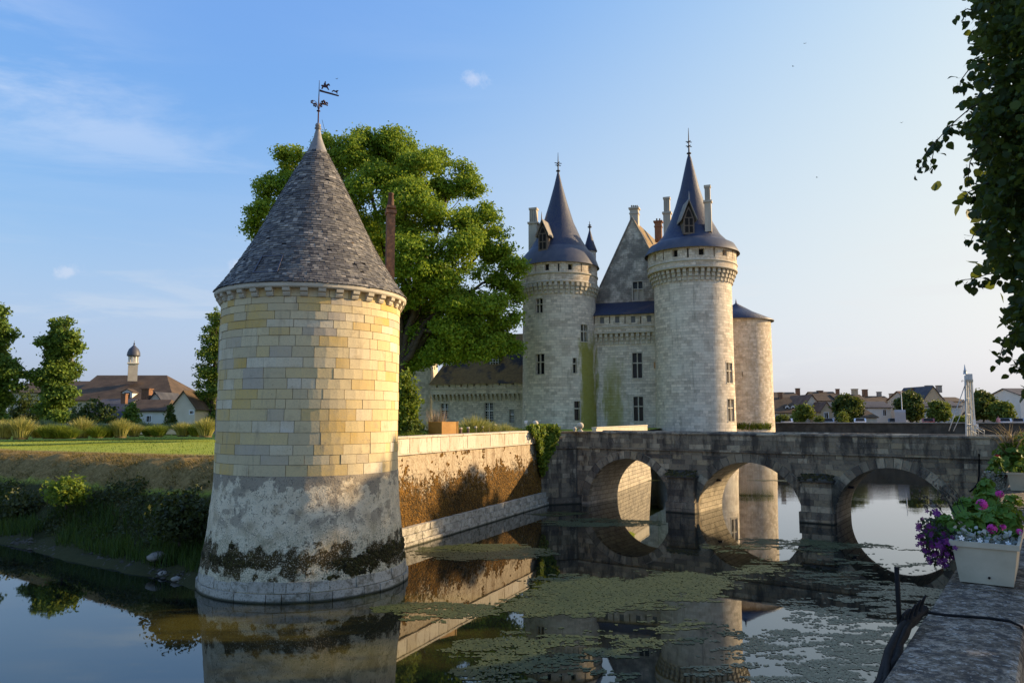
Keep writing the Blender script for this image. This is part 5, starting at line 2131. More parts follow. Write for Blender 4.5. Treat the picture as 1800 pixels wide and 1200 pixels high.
    mb.obox(o2 - wd * uL + wn * .06 + Vector((0, 0, zs - .06)), -wd * (.6 - uL), wb * .1, (0, 0, .12))
    mb.build('string_course', M['trim'], up)
    zr2 = at_plane(880, 588, wo + wb * 4.2, wn).z
    mb = MB()
    mb.face([f2(uL - .2, zt2 - .05, -.25), f2(.9, zt2 - .05, -.25), f2(.9, zr2, 4.7), f2(uL + 2.6, zr2, 4.7)], ((0, 0), (15, 0), (15, 7), (2.6, 7)))
    mb.face([f2(uL - .2, zt2 - .05, -.25), f2(uL + 2.6, zr2, 4.7), f2(uL - .2, zt2 - .05, 9.6)], ((0, 0), (5, 7), (10, 0)))
    mb.face([f2(uL + 2.6, zr2, 4.7), f2(.9, zr2, 4.7), f2(.9, zt2, 9.6), f2(uL - .2, zt2, 9.6)], ((2.6, 7), (15, 7), (15, 0), (0, 0)))
    mb.build('wing_roof', M['slate_wing'], wing)
    for (x0, x1, y0, y1) in ((785, 797, 626, 646), (862, 876, 626, 641)):
        o_ = wo + wb * 1.2
        a, b = at_plane(x0, y0, o_, wn), at_plane(x1, y1, o_, wn)
        u0, u1 = (a - o_).dot(-wd), (b - o_).dot(-wd)
        f_ = fw(o_)
        m_ = MB()
        m_.hexa([f_(u0 - .2, b.z - .2, 0), f_(u1 + .2, b.z - .2, 0), f_(u1 + .2, b.z - .2, 2.2), f_(u0 - .2, b.z - .2, 2.2), f_(u0 - .2, a.z, 0), f_(u1 + .2, a.z, 0), f_(u1 + .2, a.z, 2.2), f_(u0 - .2, a.z, 2.2)])
        d_ = m_.build('dormer', M['slate'], wing)
        m_ = MB()
        um = (u0 + u1) / 2
        m_.prism([f_(u0 - .4, a.z, -.15), f_(u1 + .4, a.z, -.15), f_(um, a.z + 1.1, -.15)], wb * 2.6)
        m_.build('dormer_roof', M['slate'], d_)
        m_ = MB()
        m_.face([f_(u0, b.z, -.02), f_(u1, b.z, -.02), f_(u1, a.z - .1, -.02), f_(u0, a.z - .1, -.02)])
        m_.build('pane', M['glass'], d_)
        m_ = MB()
        for k in range(4):
            uu = u0 + (u1 - u0) * k / 3
            m_.obox(f_(uu - .03, b.z, -.06), -wd * .06, wb * .03, (0, 0, a.z - b.z - .1))
        for k in range(4):
            vv = b.z + (a.z - .1 - b.z) * k / 3
            m_.obox(f_(u0, vv - .03, -.08), -wd * (u1 - u0), wb * .015, (0, 0, .06))
        m_.build('glazing_bar', M['white_paint'], d_)
    # --- gatehouse block beyond the wing
    g0 = at(727, 740, 96.0)
    gt = thing('gatehouse', (g0.x - 3, 98, 4), 'tall pale stone gatehouse block with arched doorway behind the shrubs by the tower', 'building')
    o4 = Vector((at(756, 740, 96).x, 96.0, 0))
    f4 = lambda u, v, d: (o4.x + u, o4.y + d - .1 * u, v)
    hz = lambda x, y: (at(x, y, 96).x - o4.x, at(x, y, 96).z)
    h1 = (*[hz(x, 660)[0] for x in (711, 718)], hz(0, 668)[1], hz(0, 652)[1])
    h2 = (*[hz(x, 660)[0] for x in (715, 727)], 4.0, hz(0, 706)[1])
    zt = hz(0, 590)[1]
    mb = MB()
    mb.grid_wall(np.linspace(-7, 0, 8), [0, 4, 8, 12, zt], [h1, h2], f4, .4)
    mb.face([f4(0, 0, 0), f4(0, 0, 9), f4(0, zt, 9), f4(0, zt, 0)], ((0, 0), (9, 0), (9, zt), (0, zt)))
    mb.build('gatehouse_wall', M['castle_grey'], gt)
    window(gt, f4, h1, True, light=True, frame=.12)
    mb = MB()
    um, rw = (h2[0] + h2[1]) / 2, (h2[1] - h2[0]) / 2
    pts = [f4(h2[0], 4.0, .3), f4(h2[1], 4.0, .3)] + [f4(um + rw * math.cos(t), h2[3] - rw + rw * math.sin(t), .3) for t in np.linspace(0, math.pi, 9)]
    mb.face(pts)
    mb.build('door', M['wood'], gt)
    mb = MB()
    for k in range(2):
        z_ = zt - .003
    mb.face([f4(-7.3, zt, -.3), f4(.3, zt, -.3), f4(-1.5, zt + 4, 4.5), f4(-5.5, zt + 4, 4.5)], ((0, 0), (7, 0), (5, 6), (2, 6)))
    mb.face([f4(.3, zt, -.3), f4(.3, zt, 9.3), f4(-1.5, zt + 4, 4.5)], ((0, 0), (9, 0), (4, 6)))
    mb.build('gatehouse_roof', M['slate_wing'], gt)
    r2 = random.Random(3)
    mb = MB()
    for k in range(26):
        z_ = 1 + k * .62
        w_ = .55 if k % 2 else .34
        mb.obox(f4(-w_, z_, -.03), (w_ + .03, 0, 0), (0, .3, 0), (0, 0, .6))
    mb.build('quoins', M['trim'], gt, 'stuff')


build_castle()

# ------------------------------------------------------------------ trees and shrubs
def limb(mb, a, b, r0, r1, seed, sag=.12, n=5):
    r = random.Random(seed)
    a, b = Vector(a), Vector(b)
    d = b - a
    L = d.length
    pts, rad = [], []
    for i in range(n + 1):
        t = i / n
        p = a + d * t
        if 0 < i < n:
            p += Vector((r.uniform(-1, 1), r.uniform(-1, 1), r.uniform(-.4, 1.0))) * L * sag * .35
        pts.append(p)
        rad.append(r0 + (r1 - r0) * t)
    mb.tube(pts, rad, 7)
    return pts


def big_tree():
    Y0 = 78.0
    m = Y0 / 1300
    base = at(664, 742, Y0)
    base.z = 4.1
    K = Y0 / 52
    o = thing('plane_tree', base, 'huge spreading broad-leaved tree between the round tower and the castle', 'tree')
    L = [(640, 268, 50, 0), (695, 258, 40, 1), (585, 268, 36, 1), (740, 300, 46, -1), (800, 318, 42, 1), (770, 285, 28, 2), (512, 285, 32, 2), (480, 340, 34, 1), (458, 368, 24, 0), (448, 402, 20, 1), (540, 330, 52, 2),
         (832, 330, 20, 0), (838, 385, 40, -1), (868, 425, 42, 0), (890, 482, 34, 0), (884, 545, 36, -1), (862, 598, 36, -1), (790, 408, 60, -3), (715, 370, 58, -3), (660, 345, 58, -2), (785, 490, 58, -2), (728, 450, 54, -4),
         (820, 540, 52, -2), (795, 590, 44, -2), (730, 560, 48, 1), (712, 515, 38, -2), (640, 430, 60, 1), (908, 470, 20, -1), (905, 612, 14, -1), (745, 612, 36, 2), (690, 600, 40, 3), (722, 622, 30, 1), (768, 622, 26, -1), (812, 612, 28, -1), (846, 612, 24, -2), (705, 645, 22, 3), (765, 590, 46, 3), (830, 590, 40, 3), (880, 600, 24, 0), (600, 420, 60, 2), (850, 560, 40, 2), (905, 520, 18, 1), (700, 290, 50, 3), (640, 520, 60, 3)]
    lobes, main = [], []
    r = np.random.default_rng(101)
    for (px, py, pr, dy) in L:
        Y = Y0 + dy * 1.4
        c = at(px, py, Y)
        rr = pr * Y / 1300
        main.append((tuple(c), rr))
        for q in range(13):
            d = unit(r.normal(size=(1, 3)))[0]
            d[1] -= .25
            sc = rr * r.uniform(.34, .52)
            e = np.array(c) + d * (rr - sc * .75)
            lobes.append((tuple(e), (sc, sc, sc * .72)))
    # depth behind: same crown mass continuing away from the viewer
    for (px, py, pr, dy) in L[::2]:
        if pr < 30:
            continue
        c = at(700 + (px - 700) * .8, 430 + (py - 430) * .85, Y0 + 8)
        rr = pr * .9 * (Y0 + 8) / 1300
        for q in range(5):
            d = unit(r.normal(size=(1, 3)))[0]
            sc = rr * r.uniform(.35, .5)
            lobes.append((tuple(np.array(c) + d * (rr - sc)), (sc, sc, sc * .75)))
    C, N = lobe_points(lobes, 230000, r, sub=12, spread=.60, shell=.60)
    C[:, 2] -= .15
    leaves('crown', C, .23 + .17 * r.random(len(C)), N + [0, 0, .5], .8, M['leaf_plane'], o, r, LEAF_DIAMOND, 'stuff', .4)
    mb = MB()
    top = Vector((base.x + 2.2, base.y, 13.0))
    mb.tube([base - Vector((0, 0, .3)), base + Vector((.15, 0, 1.0)), base + Vector((.8, 0, 3.8)), top], [1.3, .95, .8, .7], 12)
    mb.build('trunk', M['bark'], o)
    for k, i in enumerate((0, 2, 3, 4, 7, 10, 12, 13, 14, 15, 17, 18, 20, 22, 23, 24, 26, 31)):
        mb = MB()
        c = Vector(main[i][0])
        mid = top + (c - top) * .45 + Vector((0, 0, 1.2))
        limb(mb, top - Vector((0, 0, 1.2 + (k % 3) * .8)), mid, .42, .24, k)
        limb(mb, mid, c, .24, .07, k + 50)
        for q in range(3):
            e = c + Vector((r.normal(), r.normal(), r.normal())) * 1.3
            limb(mb, mid + (c - mid) * (.3 + .2 * q), e, .06, .02, k * 7 + q, n=3)
        mb.build('branch', M['bark'], o)


big_tree()


def lobed_tree(name, label, cat, base, lobes, n, size, mt, group=None, trunk=.3, seed=1, sub=12, spread=.4, shell=.7, ttop=None):
    o = thing(name, base, label, cat, group)
    r = np.random.default_rng(seed)
    C, N = lobe_points(lobes, n, r, sub, spread, shell)
    k = C[:, 2] > base[2] + .05
    C, N = C[k], N[k]
    leaves('crown', C, size * (.7 + .6 * r.random(len(C))), N + [0, 0, .4], .8, M[mt], o, r, LEAF_DIAMOND, 'stuff')
    mb = MB()
    tp = Vector(ttop) if ttop is not None else Vector(lobes[0][0])
    b = Vector(base)
    mb.tube([b - Vector((0, 0, .2)), b + (tp - b) * .3, b + (tp - b) * .7, tp], [trunk, trunk * .75, trunk * .5, trunk * .15], 8)
    for i, (c, rad) in enumerate(lobes[:10]):
        c = Vector(c)
        s = b + (tp - b) * min(.85, max(.2, (c.z - b.z) / max(tp.z - b.z, .1) * .7))
        mb.tube([s, s + (c - s) * .5 + Vector((0, 0, .2)), c], [trunk * .35, trunk * .2, trunk * .06], 5)
    mb.build('trunk', M['bark'], o)
    return o


def px_lobes(lst, Y):
    out = []
    for (px, py, rx, ry, dy) in lst:
        c = at(px, py, Y + dy)
        out.append((tuple(c), (rx * Y / 1300, rx * Y / 1300, ry * Y / 1300)))
    return out


def tiered(px, pxt, y0, y1, hw, Y, seed, lean=0, gaps=.25):
    """lobes for an open, layered bald-cypress-like crown: tiers of drooping branches"""
    r = random.Random(seed)
    L = []
    n = 13
    for i in range(n):
        t = i / (n - 1)
        y = y0 + (y1 - y0) * t
        w = hw * (math.sin(math.pi * (0.14 + .74 * t)) ** .8)
        cx = pxt + (px - pxt) * t
        for s in (-1, 0, 1):
            if r.random() < gaps and s:
                continue
            L.append((cx + s * w * r.uniform(.45, .8), y + r.uniform(-8, 8), max(w * r.uniform(.34, .5), 7), max(8, w * .26) * r.uniform(.8, 1.2), r.uniform(-1.5, 1.5)))
        L.append((cx, y, w * .4, 11, 0))
    return px_lobes(L, Y)


Yc = 90.0
b = at(92, 745, Yc)
lobed_tree('cypress_tree', 'tall ragged dark green cypress in front of the long brown church roof', 'tree', (b.x, Yc, 4.1), tiered(92, 102, 572, 735, 44, Yc, 4), 19000, .40, 'leaf_cypress', trunk=.42, seed=5, spread=.56, ttop=at(100, 575, Yc))
b = at(2, 745, Yc)
lobed_tree('cypress_tree', 'dark layered cypress cut off by the picture edge, left of the ragged cypress', 'tree', (b.x, Yc - 1, 4.1), tiered(0, -8, 545, 740, 40, Yc - 1, 9, gaps=.4), 17000, .40, 'leaf_cypress', trunk=.42, seed=6, spread=.56, ttop=at(-8, 548, Yc))
b = at(368, 745, Yc - 4)
lobed_tree('cypress_tree', 'narrow dark cypress standing close against the flank of the round tower', 'tree', (b.x, Yc - 4, 4.1), tiered(368, 382, 552, 738, 30, Yc - 4, 12, gaps=.2), 12000, .28, 'leaf_cypress', trunk=.28, seed=7, spread=.38, ttop=at(384, 552, Yc - 4))
for (px, y0, y1, hw, Y, lab, mt, n) in ((165, 705, 748, 38, 82, 'dark rounded bush between the cypress and the slate roofed shed', 'leaf_dark', 4500), (50, 690, 745, 45, 96, 'dark bushy undergrowth tree between the two cypresses', 'leaf_dark', 6000),
                                        (231, 712, 748, 17, 69, 'small conical fir in front of the white garden house', 'leaf_cypress', 2600), (300, 712, 745, 7, 72, 'slim dark column shrub beside the white gable wall', 'leaf_dark', 900)):
    L = [(px + dx * hw * .55, y0 + (y1 - y0) * t, hw * (.30 + .42 * t), (y1 - y0) * .24, 0) for t in (.12, .4, .72, .95) for dx in ((0,) if t < .3 else (-1, 0, 1))]
    if hw < 20:
        L = [(px, y0 + (y1 - y0) * t, hw * (.2 + .75 * t), (y1 - y0) * .16, 0) for t in (.06, .25, .5, .75, .95)]
    b = at(px, y1, Y)
    lobed_tree('garden_tree', lab, 'tree', (b.x, Y, 4.1), px_lobes(L, Y), n, .26, mt, trunk=.1, seed=px, spread=.3)

# shade trees along the near bank beyond the bridge end, outside the picture
for i, (x, y, h, cr) in enumerate(((40.0, 49.6, 20.5, 3.8), (35.0, 37.0, 20.8, 4.7), (25.5, 21.0, 14.5, 3.8), (38.0, 45.4, 10.4, 2.8), (50.0, 61.0, 21.0, 3.7))):
    lobes = []
    rq = random.Random(60 + i)
    for k in range(11):
        a = rq.uniform(0, 6.3)
        rad = rq.uniform(.2, .72) * cr
        lobes.append(((x + rad * math.cos(a), y + rad * math.sin(a), h - cr * .9 + rq.uniform(-.75, .55) * cr), (cr * .42, cr * .42, cr * .36)))
    lobed_tree('linden_tree', ['tall linden on the near bank past the bridge end, second of the row', 'tallest linden of the row on the near bank beside the bridge end', 'linden on the near bank between the bridge end and the flower boxes', 'young low linden on the near bank past the bridge end', 'linden standing last and outermost of the row past the bridge end'][i], 'tree', (x, y, 3.5), lobes, 9000, .46, 'leaf_lime', 'lindens along the near bank', .25, 70 + i, ttop=(x, y, h - cr * .8))


def bush(name, label, px, py, rx, ry, Y, n, size, mt, seed, cat='bush', base_z=None):
    c = at(px, py, Y)
    L = [(px + dx * rx, py + dy * ry, rx * .55, ry * .6, dz) for dx, dy, dz in ((0, -.25, 0), (-.5, .15, .3), (.5, .12, -.2), (0, .4, -.3))]
    return lobed_tree(name, label, cat, (c.x, Y, at(px, py + ry, Y).z if base_z is None else base_z), px_lobes(L, Y), n, size, mt, None, .05, seed, 8, .40)


bush('bank_bush', 'bright green leafy bush catching the light on the dry bank', 118, 862, 26, 24, 33.2, 1500, .20, 'leaf_ivy', 3)
bush('bank_bush', 'low dark green bush at the picture edge on the shaded bank', 28, 888, 36, 26, 36.0, 1500, .18, 'leaf_scrub', 4)
bush('bank_bush', 'dark tangled scrub on the bank close against the round tower', 318, 905, 46, 44, 27.6, 2600, .17, 'leaf_scrub', 6)
bush('laurel_shrub', 'tall leafy shrub growing between the round tower and the rusty box', 712, 700, 17, 52, 38.0, 2600, .22, 'leaf_ivy', 8, base_z=4.1)
bush('laurel_shrub', 'low green shrub behind the quay wall left of the rusty box', 720, 750, 18, 16, 38.0, 1500, .18, 'leaf_garden', 9, base_z=4.1)


# ------------------------------------------------------------------ ornamental grasses behind the lawn
def grass_clump(mt, h, rad, n, seed, plume=None):
    r = np.random.default_rng(seed)
    a, q = r.uniform(0, 6.283, n), np.sqrt(r.random(n))
    p0 = np.stack([q * rad * .55 * np.cos(a), q * rad * .55 * np.sin(a), np.zeros(n)], -1)
    lean = np.stack([np.cos(a), np.sin(a), np.zeros(n)], -1) * (q * rad * .8)[:, None] + r.normal(size=(n, 3)) * [.12, .12, .03]
    lean[:, 2] = 0
    o = blades('blades', p0, h * r.uniform(.65, 1.1, n) * (1.12 - .35 * q), lean, .024, M[mt], None, r, None, (0, 0, 0), .08)
    me = o.data
    bpy.data.objects.remove(o)
    return me


G_GOLD, G_GREEN, G_BLUE = grass_clump('blade_gold', 1.55, .78, 900, 1), grass_clump('blade_green', 1.25, .95, 900, 2), grass_clump('blade_blue', 1.25, 1.1, 900, 3)
_mb = MB()
_mb.lathe([(.5, -.1), (.42, .12), (.2, .3), (.0, .34)], 9)
_o = _mb.build('tuft_base', M['blade_straw'], None, local=True)
G_BASE = _o.data
bpy.data.objects.remove(_o)
GL = {'gold': ('golden plumed grass clump behind the lawn, @ golden one from the picture edge', G_GOLD), 'green': ('rounded green grass clump behind the lawn, @ green one from the picture edge', G_GREEN), 'blue': ('blue green grass clump in the rear row, @ one from the picture edge', G_BLUE)}
clumps = [(6, 765, 'gold', 1.0, 54), (37, 763, 'gold', 1.05, 54), (66, 762, 'gold', .8, 56), (86, 762, 'green', 1.0, 55), (108, 762, 'green', 1.05, 55), (124, 763, 'green', .9, 55), (144, 757, 'gold', 1.0, 57), (172, 757, 'green', 1.0, 57),
          (190, 757, 'green', 1.0, 58), (212, 756, 'gold', .95, 58), (236, 754, 'gold', .85, 60), (278, 752, 'green', 1.0, 60), (262, 753, 'green', .8, 61), (322, 750, 'gold', .95, 61), (346, 751, 'green', 1.0, 61), (362, 750, 'gold', 1.1, 60),
          (30, 748, 'blue', 1.1, 63), (78, 748, 'blue', 1.2, 64), (100, 748, 'blue', 1.1, 63), (128, 748, 'blue', 1.1, 64), (152, 748, 'blue', 1.1, 64), (178, 748, 'blue', 1.2, 65), (204, 748, 'blue', 1.1, 65), (250, 748, 'blue', 1.1, 66), (292, 748, 'blue', 1.1, 66), (312, 748, 'blue', 1.0, 66), (334, 748, 'blue', 1.0, 66), (6, 748, 'blue', 1.1, 63), (54, 748, 'blue', 1.1, 63), (226, 748, 'blue', 1.1, 65)]
ORD = ['first', 'second', 'third', 'fourth', 'fifth', 'sixth', 'seventh', 'eighth', 'ninth', 'tenth', 'eleventh', 'twelfth', 'thirteenth', 'fourteenth']
rank = {}
for k in GL:
    for j, i in enumerate(sorted([i for i, c in enumerate(clumps) if c[2] == k], key=lambda i: clumps[i][0])):
        rank[i] = ORD[j]
for i, (px, py, k, s, Y) in enumerate(clumps):
    p = at(px, py, Y)
    t = (Vector((p.x, Y, 0)) - LO).dot(LT)
    t0 = thing('grass_clump', (p.x, Y, 4.0), GL[k][0].replace('@', rank[i]), 'ornamental grass', k + ' grasses behind the lawn')
    s *= {'gold': .95, 'green': .82, 'blue': .85}[k]
    t0.scale = (s, s, s * (.95 + .12 * math.sin(i * 2.3)))
    t0.rotation_euler = (0, 0, i * 1.7)
    put('blades', GL[k][1], t0)
    put('tuft_base', G_BASE, t0)
for (px, py, k, s, Y, lab, mt) in ((834, 757, 0, 1.15, 42.0, 'wide golden green grass mound between the rusty box and the small posts', G_GOLD), (812, 757, 0, .95, 40.6, 'green grass mound right beside the rusty box', G_GREEN), (856, 757, 0, .95, 43.4, 'soft green grass mound behind the small posts', G_GOLD), (886, 757, 0, .8, 45.2, 'small golden grass tuft right of the tall post', G_GOLD),
                                  (905, 757, 0, .75, 46.8, 'short green grass mound left of the white sign', G_GREEN), (922, 757, 0, .7, 48, 'little green grass mound just behind the white sign', G_GREEN), (726, 762, 0, .7, 37.0, 'green grass mound on the other side of the rusty box', G_GREEN)):
    p = at(px, py, Y)
    t0 = thing('grass_mound', (p.x, Y, 4.12), lab, 'ornamental grass')
    t0.scale = (s * .9, s * .9, s * .85)
    t0.rotation_euler = (0, 0, px)
    put('blades', mt, t0)
r = np.random.default_rng(77)
p = at(768, 745, 40.4)
t0 = thing('feather_grass', (p.x, 40.4, 4.12), 'pinkish feathery upright grass rising behind the rusty box', 'ornamental grass')
n = 260
a = r.uniform(0, 6.28, n)
p0 = np.stack([p.x + .35 * np.cos(a) * r.random(n), 40.4 + .35 * np.sin(a), np.full(n, 4.12)], -1)
blades('blades', p0, r.uniform(1.3, 1.95, n), np.stack([np.cos(a), np.sin(a), 0 * a], -1) * r.uniform(.1, .5, (n, 1)), .014, M['blade_pink'], t0, r)

# pale sand path edging between the clumps
for (x0, x1, y0, Y) in ((238, 264, 757.5, 62), (294, 316, 755.5, 63)):
    a, c = at(x0, y0, Y), at(x1, y0, Y)
    mb = MB()
    mb.box(((a.x + c.x) / 2, Y, 4.28), (c.x - a.x, .5, .40))
    tag(mb.build('bench_slab', M['trim'], None), 'low pale stone slab between the grass clumps ' + ('nearer the middle' if x0 < 250 else 'nearer the round tower'), 'stone slab')

# rusty planter box on the quay, posts, sign
c = at(779, 764, 38.2)
pb = thing('planter_box', (c.x, 38.2, 4.12), 'square rusty metal planter box with one sunlit golden face on the quay', 'planter')
for nm, mtn, th in (('shaded', 'wood', 0), ):
    mb = MB()
    h, w = 1.15, 1.04
    rz = R(45)
    ca, sa = math.cos(rz), math.sin(rz)
    X = lambda u, v, z: (c.x + u * ca - v * sa, 38.2 + u * sa + v * ca, z)
    for (u0, v0, u1, v1) in ((-.5, -.5, .5, -.5), (.5, -.5, .5, .5), (.5, .5, -.5, .5), (-.5, .5, -.5, -.5)):
        mb2 = MB()
        k = .995
        a, b_ = (u0 * w * k, v0 * w * k), (u1 * w * k, v1 * w * k)
        ai, bi = (u0 * w * .93, v0 * w * .93), (u1 * w * .93, v1 * w * .93)
        mb2.hexa([X(*a, 4.12), X(*b_, 4.12), X(*bi, 4.12), X(*ai, 4.12), X(*a, 4.12 + h), X(*b_, 4.12 + h), X(*bi, 4.12 + h), X(*ai, 4.12 + h)])
        mb2.build('panel', M['wood_gold'], pb)
    for (u, v) in ((-.5, -.5), (.5, -.5), (.5, .5), (-.5, .5)):
        mb.box(X(u * w, v * w, 4.12 + h / 2), (.05, .05, h + .03), rz)
    mb.build('corner_strip', M['wood_gold'], pb, 'stuff')
    mb = MB()
    mb.face([X(-.46 * w, -.46 * w, 5.12), X(.46 * w, -.46 * w, 5.12), X(.46 * w, .46 * w, 5.12), X(-.46 * w, .46 * w, 5.12)])
    mb.build('soil', M['bark'], pb)
for i, (px, pt) in enumerate(((810, 751), (823, 750), (836, 749), (848, 748.5), (858.5, 748), (870, 745))):
    Y = 38.7 + i * .97
    q = at(px, pt, Y)
    o = thing('low_post', (q.x, Y, 4.12), ['first', 'second', 'third', 'fourth', 'fifth', 'last and tallest'][i] + ' small dark post with pale cap counting from the rusty box', 'bollard', 'posts along the quay wall')
    mb = MB()
    mb.lathe([(.075, 4.1), (.07, q.z - .08)], 10, (q.x, Y))
    mb.build('post', M['wood'], o)
    mb = MB()
    mb.lathe([(.085, q.z - .08), (.085, q.z - .02), (.05, q.z), (0, q.z)], 10, (q.x, Y))
    mb.build('cap', M['trim'], o)
q = at(924.5, 741, 46.0)
o = thing('white_sign', (q.x, 46.0, 4.12), 'small blank white sign on a thin stem near the ivy', 'sign')
mb = MB()
mb.box((q.x, 46, q.z), (.20, .03, .16), .2)
mb.build('board', M['white_paint'], o)
mb = MB()
mb.tube([(q.x, 46.03, 4.1), (q.x, 46.03, q.z)], .014, 6)
mb.build('stem', M['steel'], o)


# ------------------------------------------------------------------ houses
def house(name, label, x0, x1, y_ridge, y_eave, y_base, Y, wall, roof, gable=False, chimneys=(), windows=(), dormers=(), depth=7.0, hip=0.0, brick_ch='brick', cat='house', rz=0.0, gz=4.0):
    """house from its facade: x0..x1 facade edges, ridge/eave/base heights as seen at distance Y"""
    a, b = at(x0, y_base, Y), at(x1, y_base, Y)
    zr, ze = at(x0, y_ridge, Y).z, at(x0, y_eave, Y).z
    zb = min(gz, a.z)
    o = thing(name, ((a.x + b.x) / 2, Y, zb), label, cat)
    xl, xr = a.x, b.x
    D = depth
    hs = []
    for (wx0, wx1, wy0, wy1) in windows:
        p, q = at(wx0, wy0, Y), at(wx1, wy1, Y)
        hs.append((p.x, q.x, q.z, p.z))
    fn = lambda u, v, d: (u, Y + d, v)
    mb = MB()
    mb.grid_wall([xl, xr], [zb - .5, ze], hs, fn, .2)
    mb.face([(xl, Y, zb - .5), (xl, Y + D, zb - .5), (xl, Y + D, ze), (xl, Y, ze)])
    mb.face([(xr, Y, zb - .5), (xr, Y + D, zb - .5), (xr, Y + D, ze), (xr, Y, ze)])
    mb.face([(xl, Y + D, zb - .5), (xr, Y + D, zb - .5), (xr, Y + D, ze), (xl, Y + D, ze)])
    if gable:
        xm = (xl + xr) / 2
        mb.face([(xl, Y, ze), (xr, Y, ze), (xm, Y, zr)])
        mb.face([(xl, Y + D, ze), (xr, Y + D, ze), (xm, Y + D, zr)])
    elif True:
        for x in ((xl, xr) if not hip else (xl,) if isinstance(hip, tuple) else ()):
            mb.face([(x, Y, ze), (x, Y + D, ze), (x, Y + D / 2, zr)])
    mb.build('wall', M[wall], o)
    mb = MB()
    e, th = .25, .14
    if gable:
        xm = (xl + xr) / 2
        for x, s in ((xl, -1), (xr, 1)):
            k = e * (zr - ze) / max(abs(xm - x), .1)
            mb.hexa([(xm, Y - e, zr), (x + s * e, Y - e, ze - k), (x + s * e, Y + D + e, ze - k), (xm, Y + D + e, zr), (xm, Y - e, zr + th), (x + s * e, Y - e, ze - k + th), (x + s * e, Y + D + e, ze - k + th), (xm, Y + D + e, zr + th)])
    else:
        hl, hr = hip if isinstance(hip, tuple) else (hip, hip)
        hl, hr = hl * (xr - xl), hr * (xr - xl)
        k = e * (zr - ze) / (D / 2)
        for s in (0, 1):
            y0 = Y - e if s == 0 else Y + D + e
            mb.hexa([(xl - e, y0, ze - k), (xr + e, y0, ze - k), (xr - hr + (e if not hr else 0), Y + D / 2, zr), (xl + hl - (e if not hl else 0), Y + D / 2, zr),
                     (xl - e, y0, ze - k + th), (xr + e, y0, ze - k + th), (xr - hr + (e if not hr else 0), Y + D / 2, zr + th), (xl + hl - (e if not hl else 0), Y + D / 2, zr + th)])
        for x, s, xx, hh in ((xl - e, 1, xl + hl, hl), (xr + e, -1, xr - hr, hr)):
            if hh:
                mb.face([(x, Y - e, ze - k + th), (x, Y + D + e, ze - k + th), (xx, Y + D / 2, zr + th)])
    rf = mb.build('roof', M[roof], o)
    for (cx, w, yt, mtc) in chimneys:
        q = at(cx, yt, Y + D / 2)
        ww = w * (Y + D / 2) / 1300
        mb = MB()
        mb.box((q.x, Y + D / 2, (q.z + zr - 1.0) / 2), (ww, ww * 1.1, q.z - zr + 1.0))
        mb.box((q.x, Y + D / 2, q.z + .04), (ww * 1.2, ww * 1.3, .12))
        c_ = mb.build('chimney', M[mtc], rf)
    for h in hs:
        mb = MB()
        t = .05
        for (u0, u1, v0, v1) in ((h[0] - .1, h[0], h[2] - .1, h[3] + .1), (h[1], h[1] + .1, h[2] - .1, h[3] + .1), (h[0], h[1], h[3], h[3] + .1), (h[0], h[1], h[2] - .1, h[2])):
            mb.obox((u0, Y - .04, v0), (u1 - u0, 0, 0), (0, .1, 0), (0, 0, v1 - v0))
        um = (h[0] + h[1]) / 2
        mb.obox((um - .03, Y + .10, h[2]), (.06, 0, 0), (0, .05, 0), (0, 0, h[3] - h[2]))
        w_ = mb.build('window', M['white_paint'], o)
        mb = MB()
        mb.face([(h[0], Y + .18, h[2]), (h[1], Y + .18, h[2]), (h[1], Y + .18, h[3]), (h[0], Y + .18, h[3])])
        mb.build('pane', M['glass'], w_)
    for (dx0, dx1, dy0, dy1) in dormers:
        p, q = at(dx0, dy0, Y + D * .12), at(dx1, dy1, Y + D * .12)
        mb = MB()
        yf = Y + D * .12
        mb.obox((p.x, yf, q.z), (q.x - p.x, 0, 0), (0, D * .3, 0), (0, 0, (p.z - q.z) * .72))
        xm = (p.x + q.x) / 2
        mb.prism([(p.x, yf, q.z + (p.z - q.z) * .72), (q.x, yf, q.z + (p.z - q.z) * .72), (xm, yf, p.z)], (0, D * .3, 0))
        d_ = mb.build('dormer', M['white_paint'], o)
        mb = MB()
        w = (q.x - p.x) * .28
        mb.face([(xm - w, yf - .02, q.z + .15), (xm + w, yf - .02, q.z + .15), (xm + w, yf - .02, q.z + (p.z - q.z) * .66), (xm - w, yf - .02, q.z + (p.z - q.z) * .66)])
        mb.build('pane', M['glass'], d_)
        mb = MB()
        for s in (-1, 1):
            xe = xm + s * ((q.x - p.x) / 2 + .15)
            ze_ = q.z + (p.z - q.z) * .66
            mb.hexa([(xm, yf - .15, p.z + .02), (xe, yf - .15, ze_), (xe, yf + D * .3, ze_), (xm, yf + D * .3, p.z + .02), (xm, yf - .15, p.z + .10), (xe, yf - .15, ze_ + .08), (xe, yf + D * .3, ze_ + .08), (xm, yf + D * .3, p.z + .10)])
        mb.build('dormer_roof', M[roof], d_)
    return o


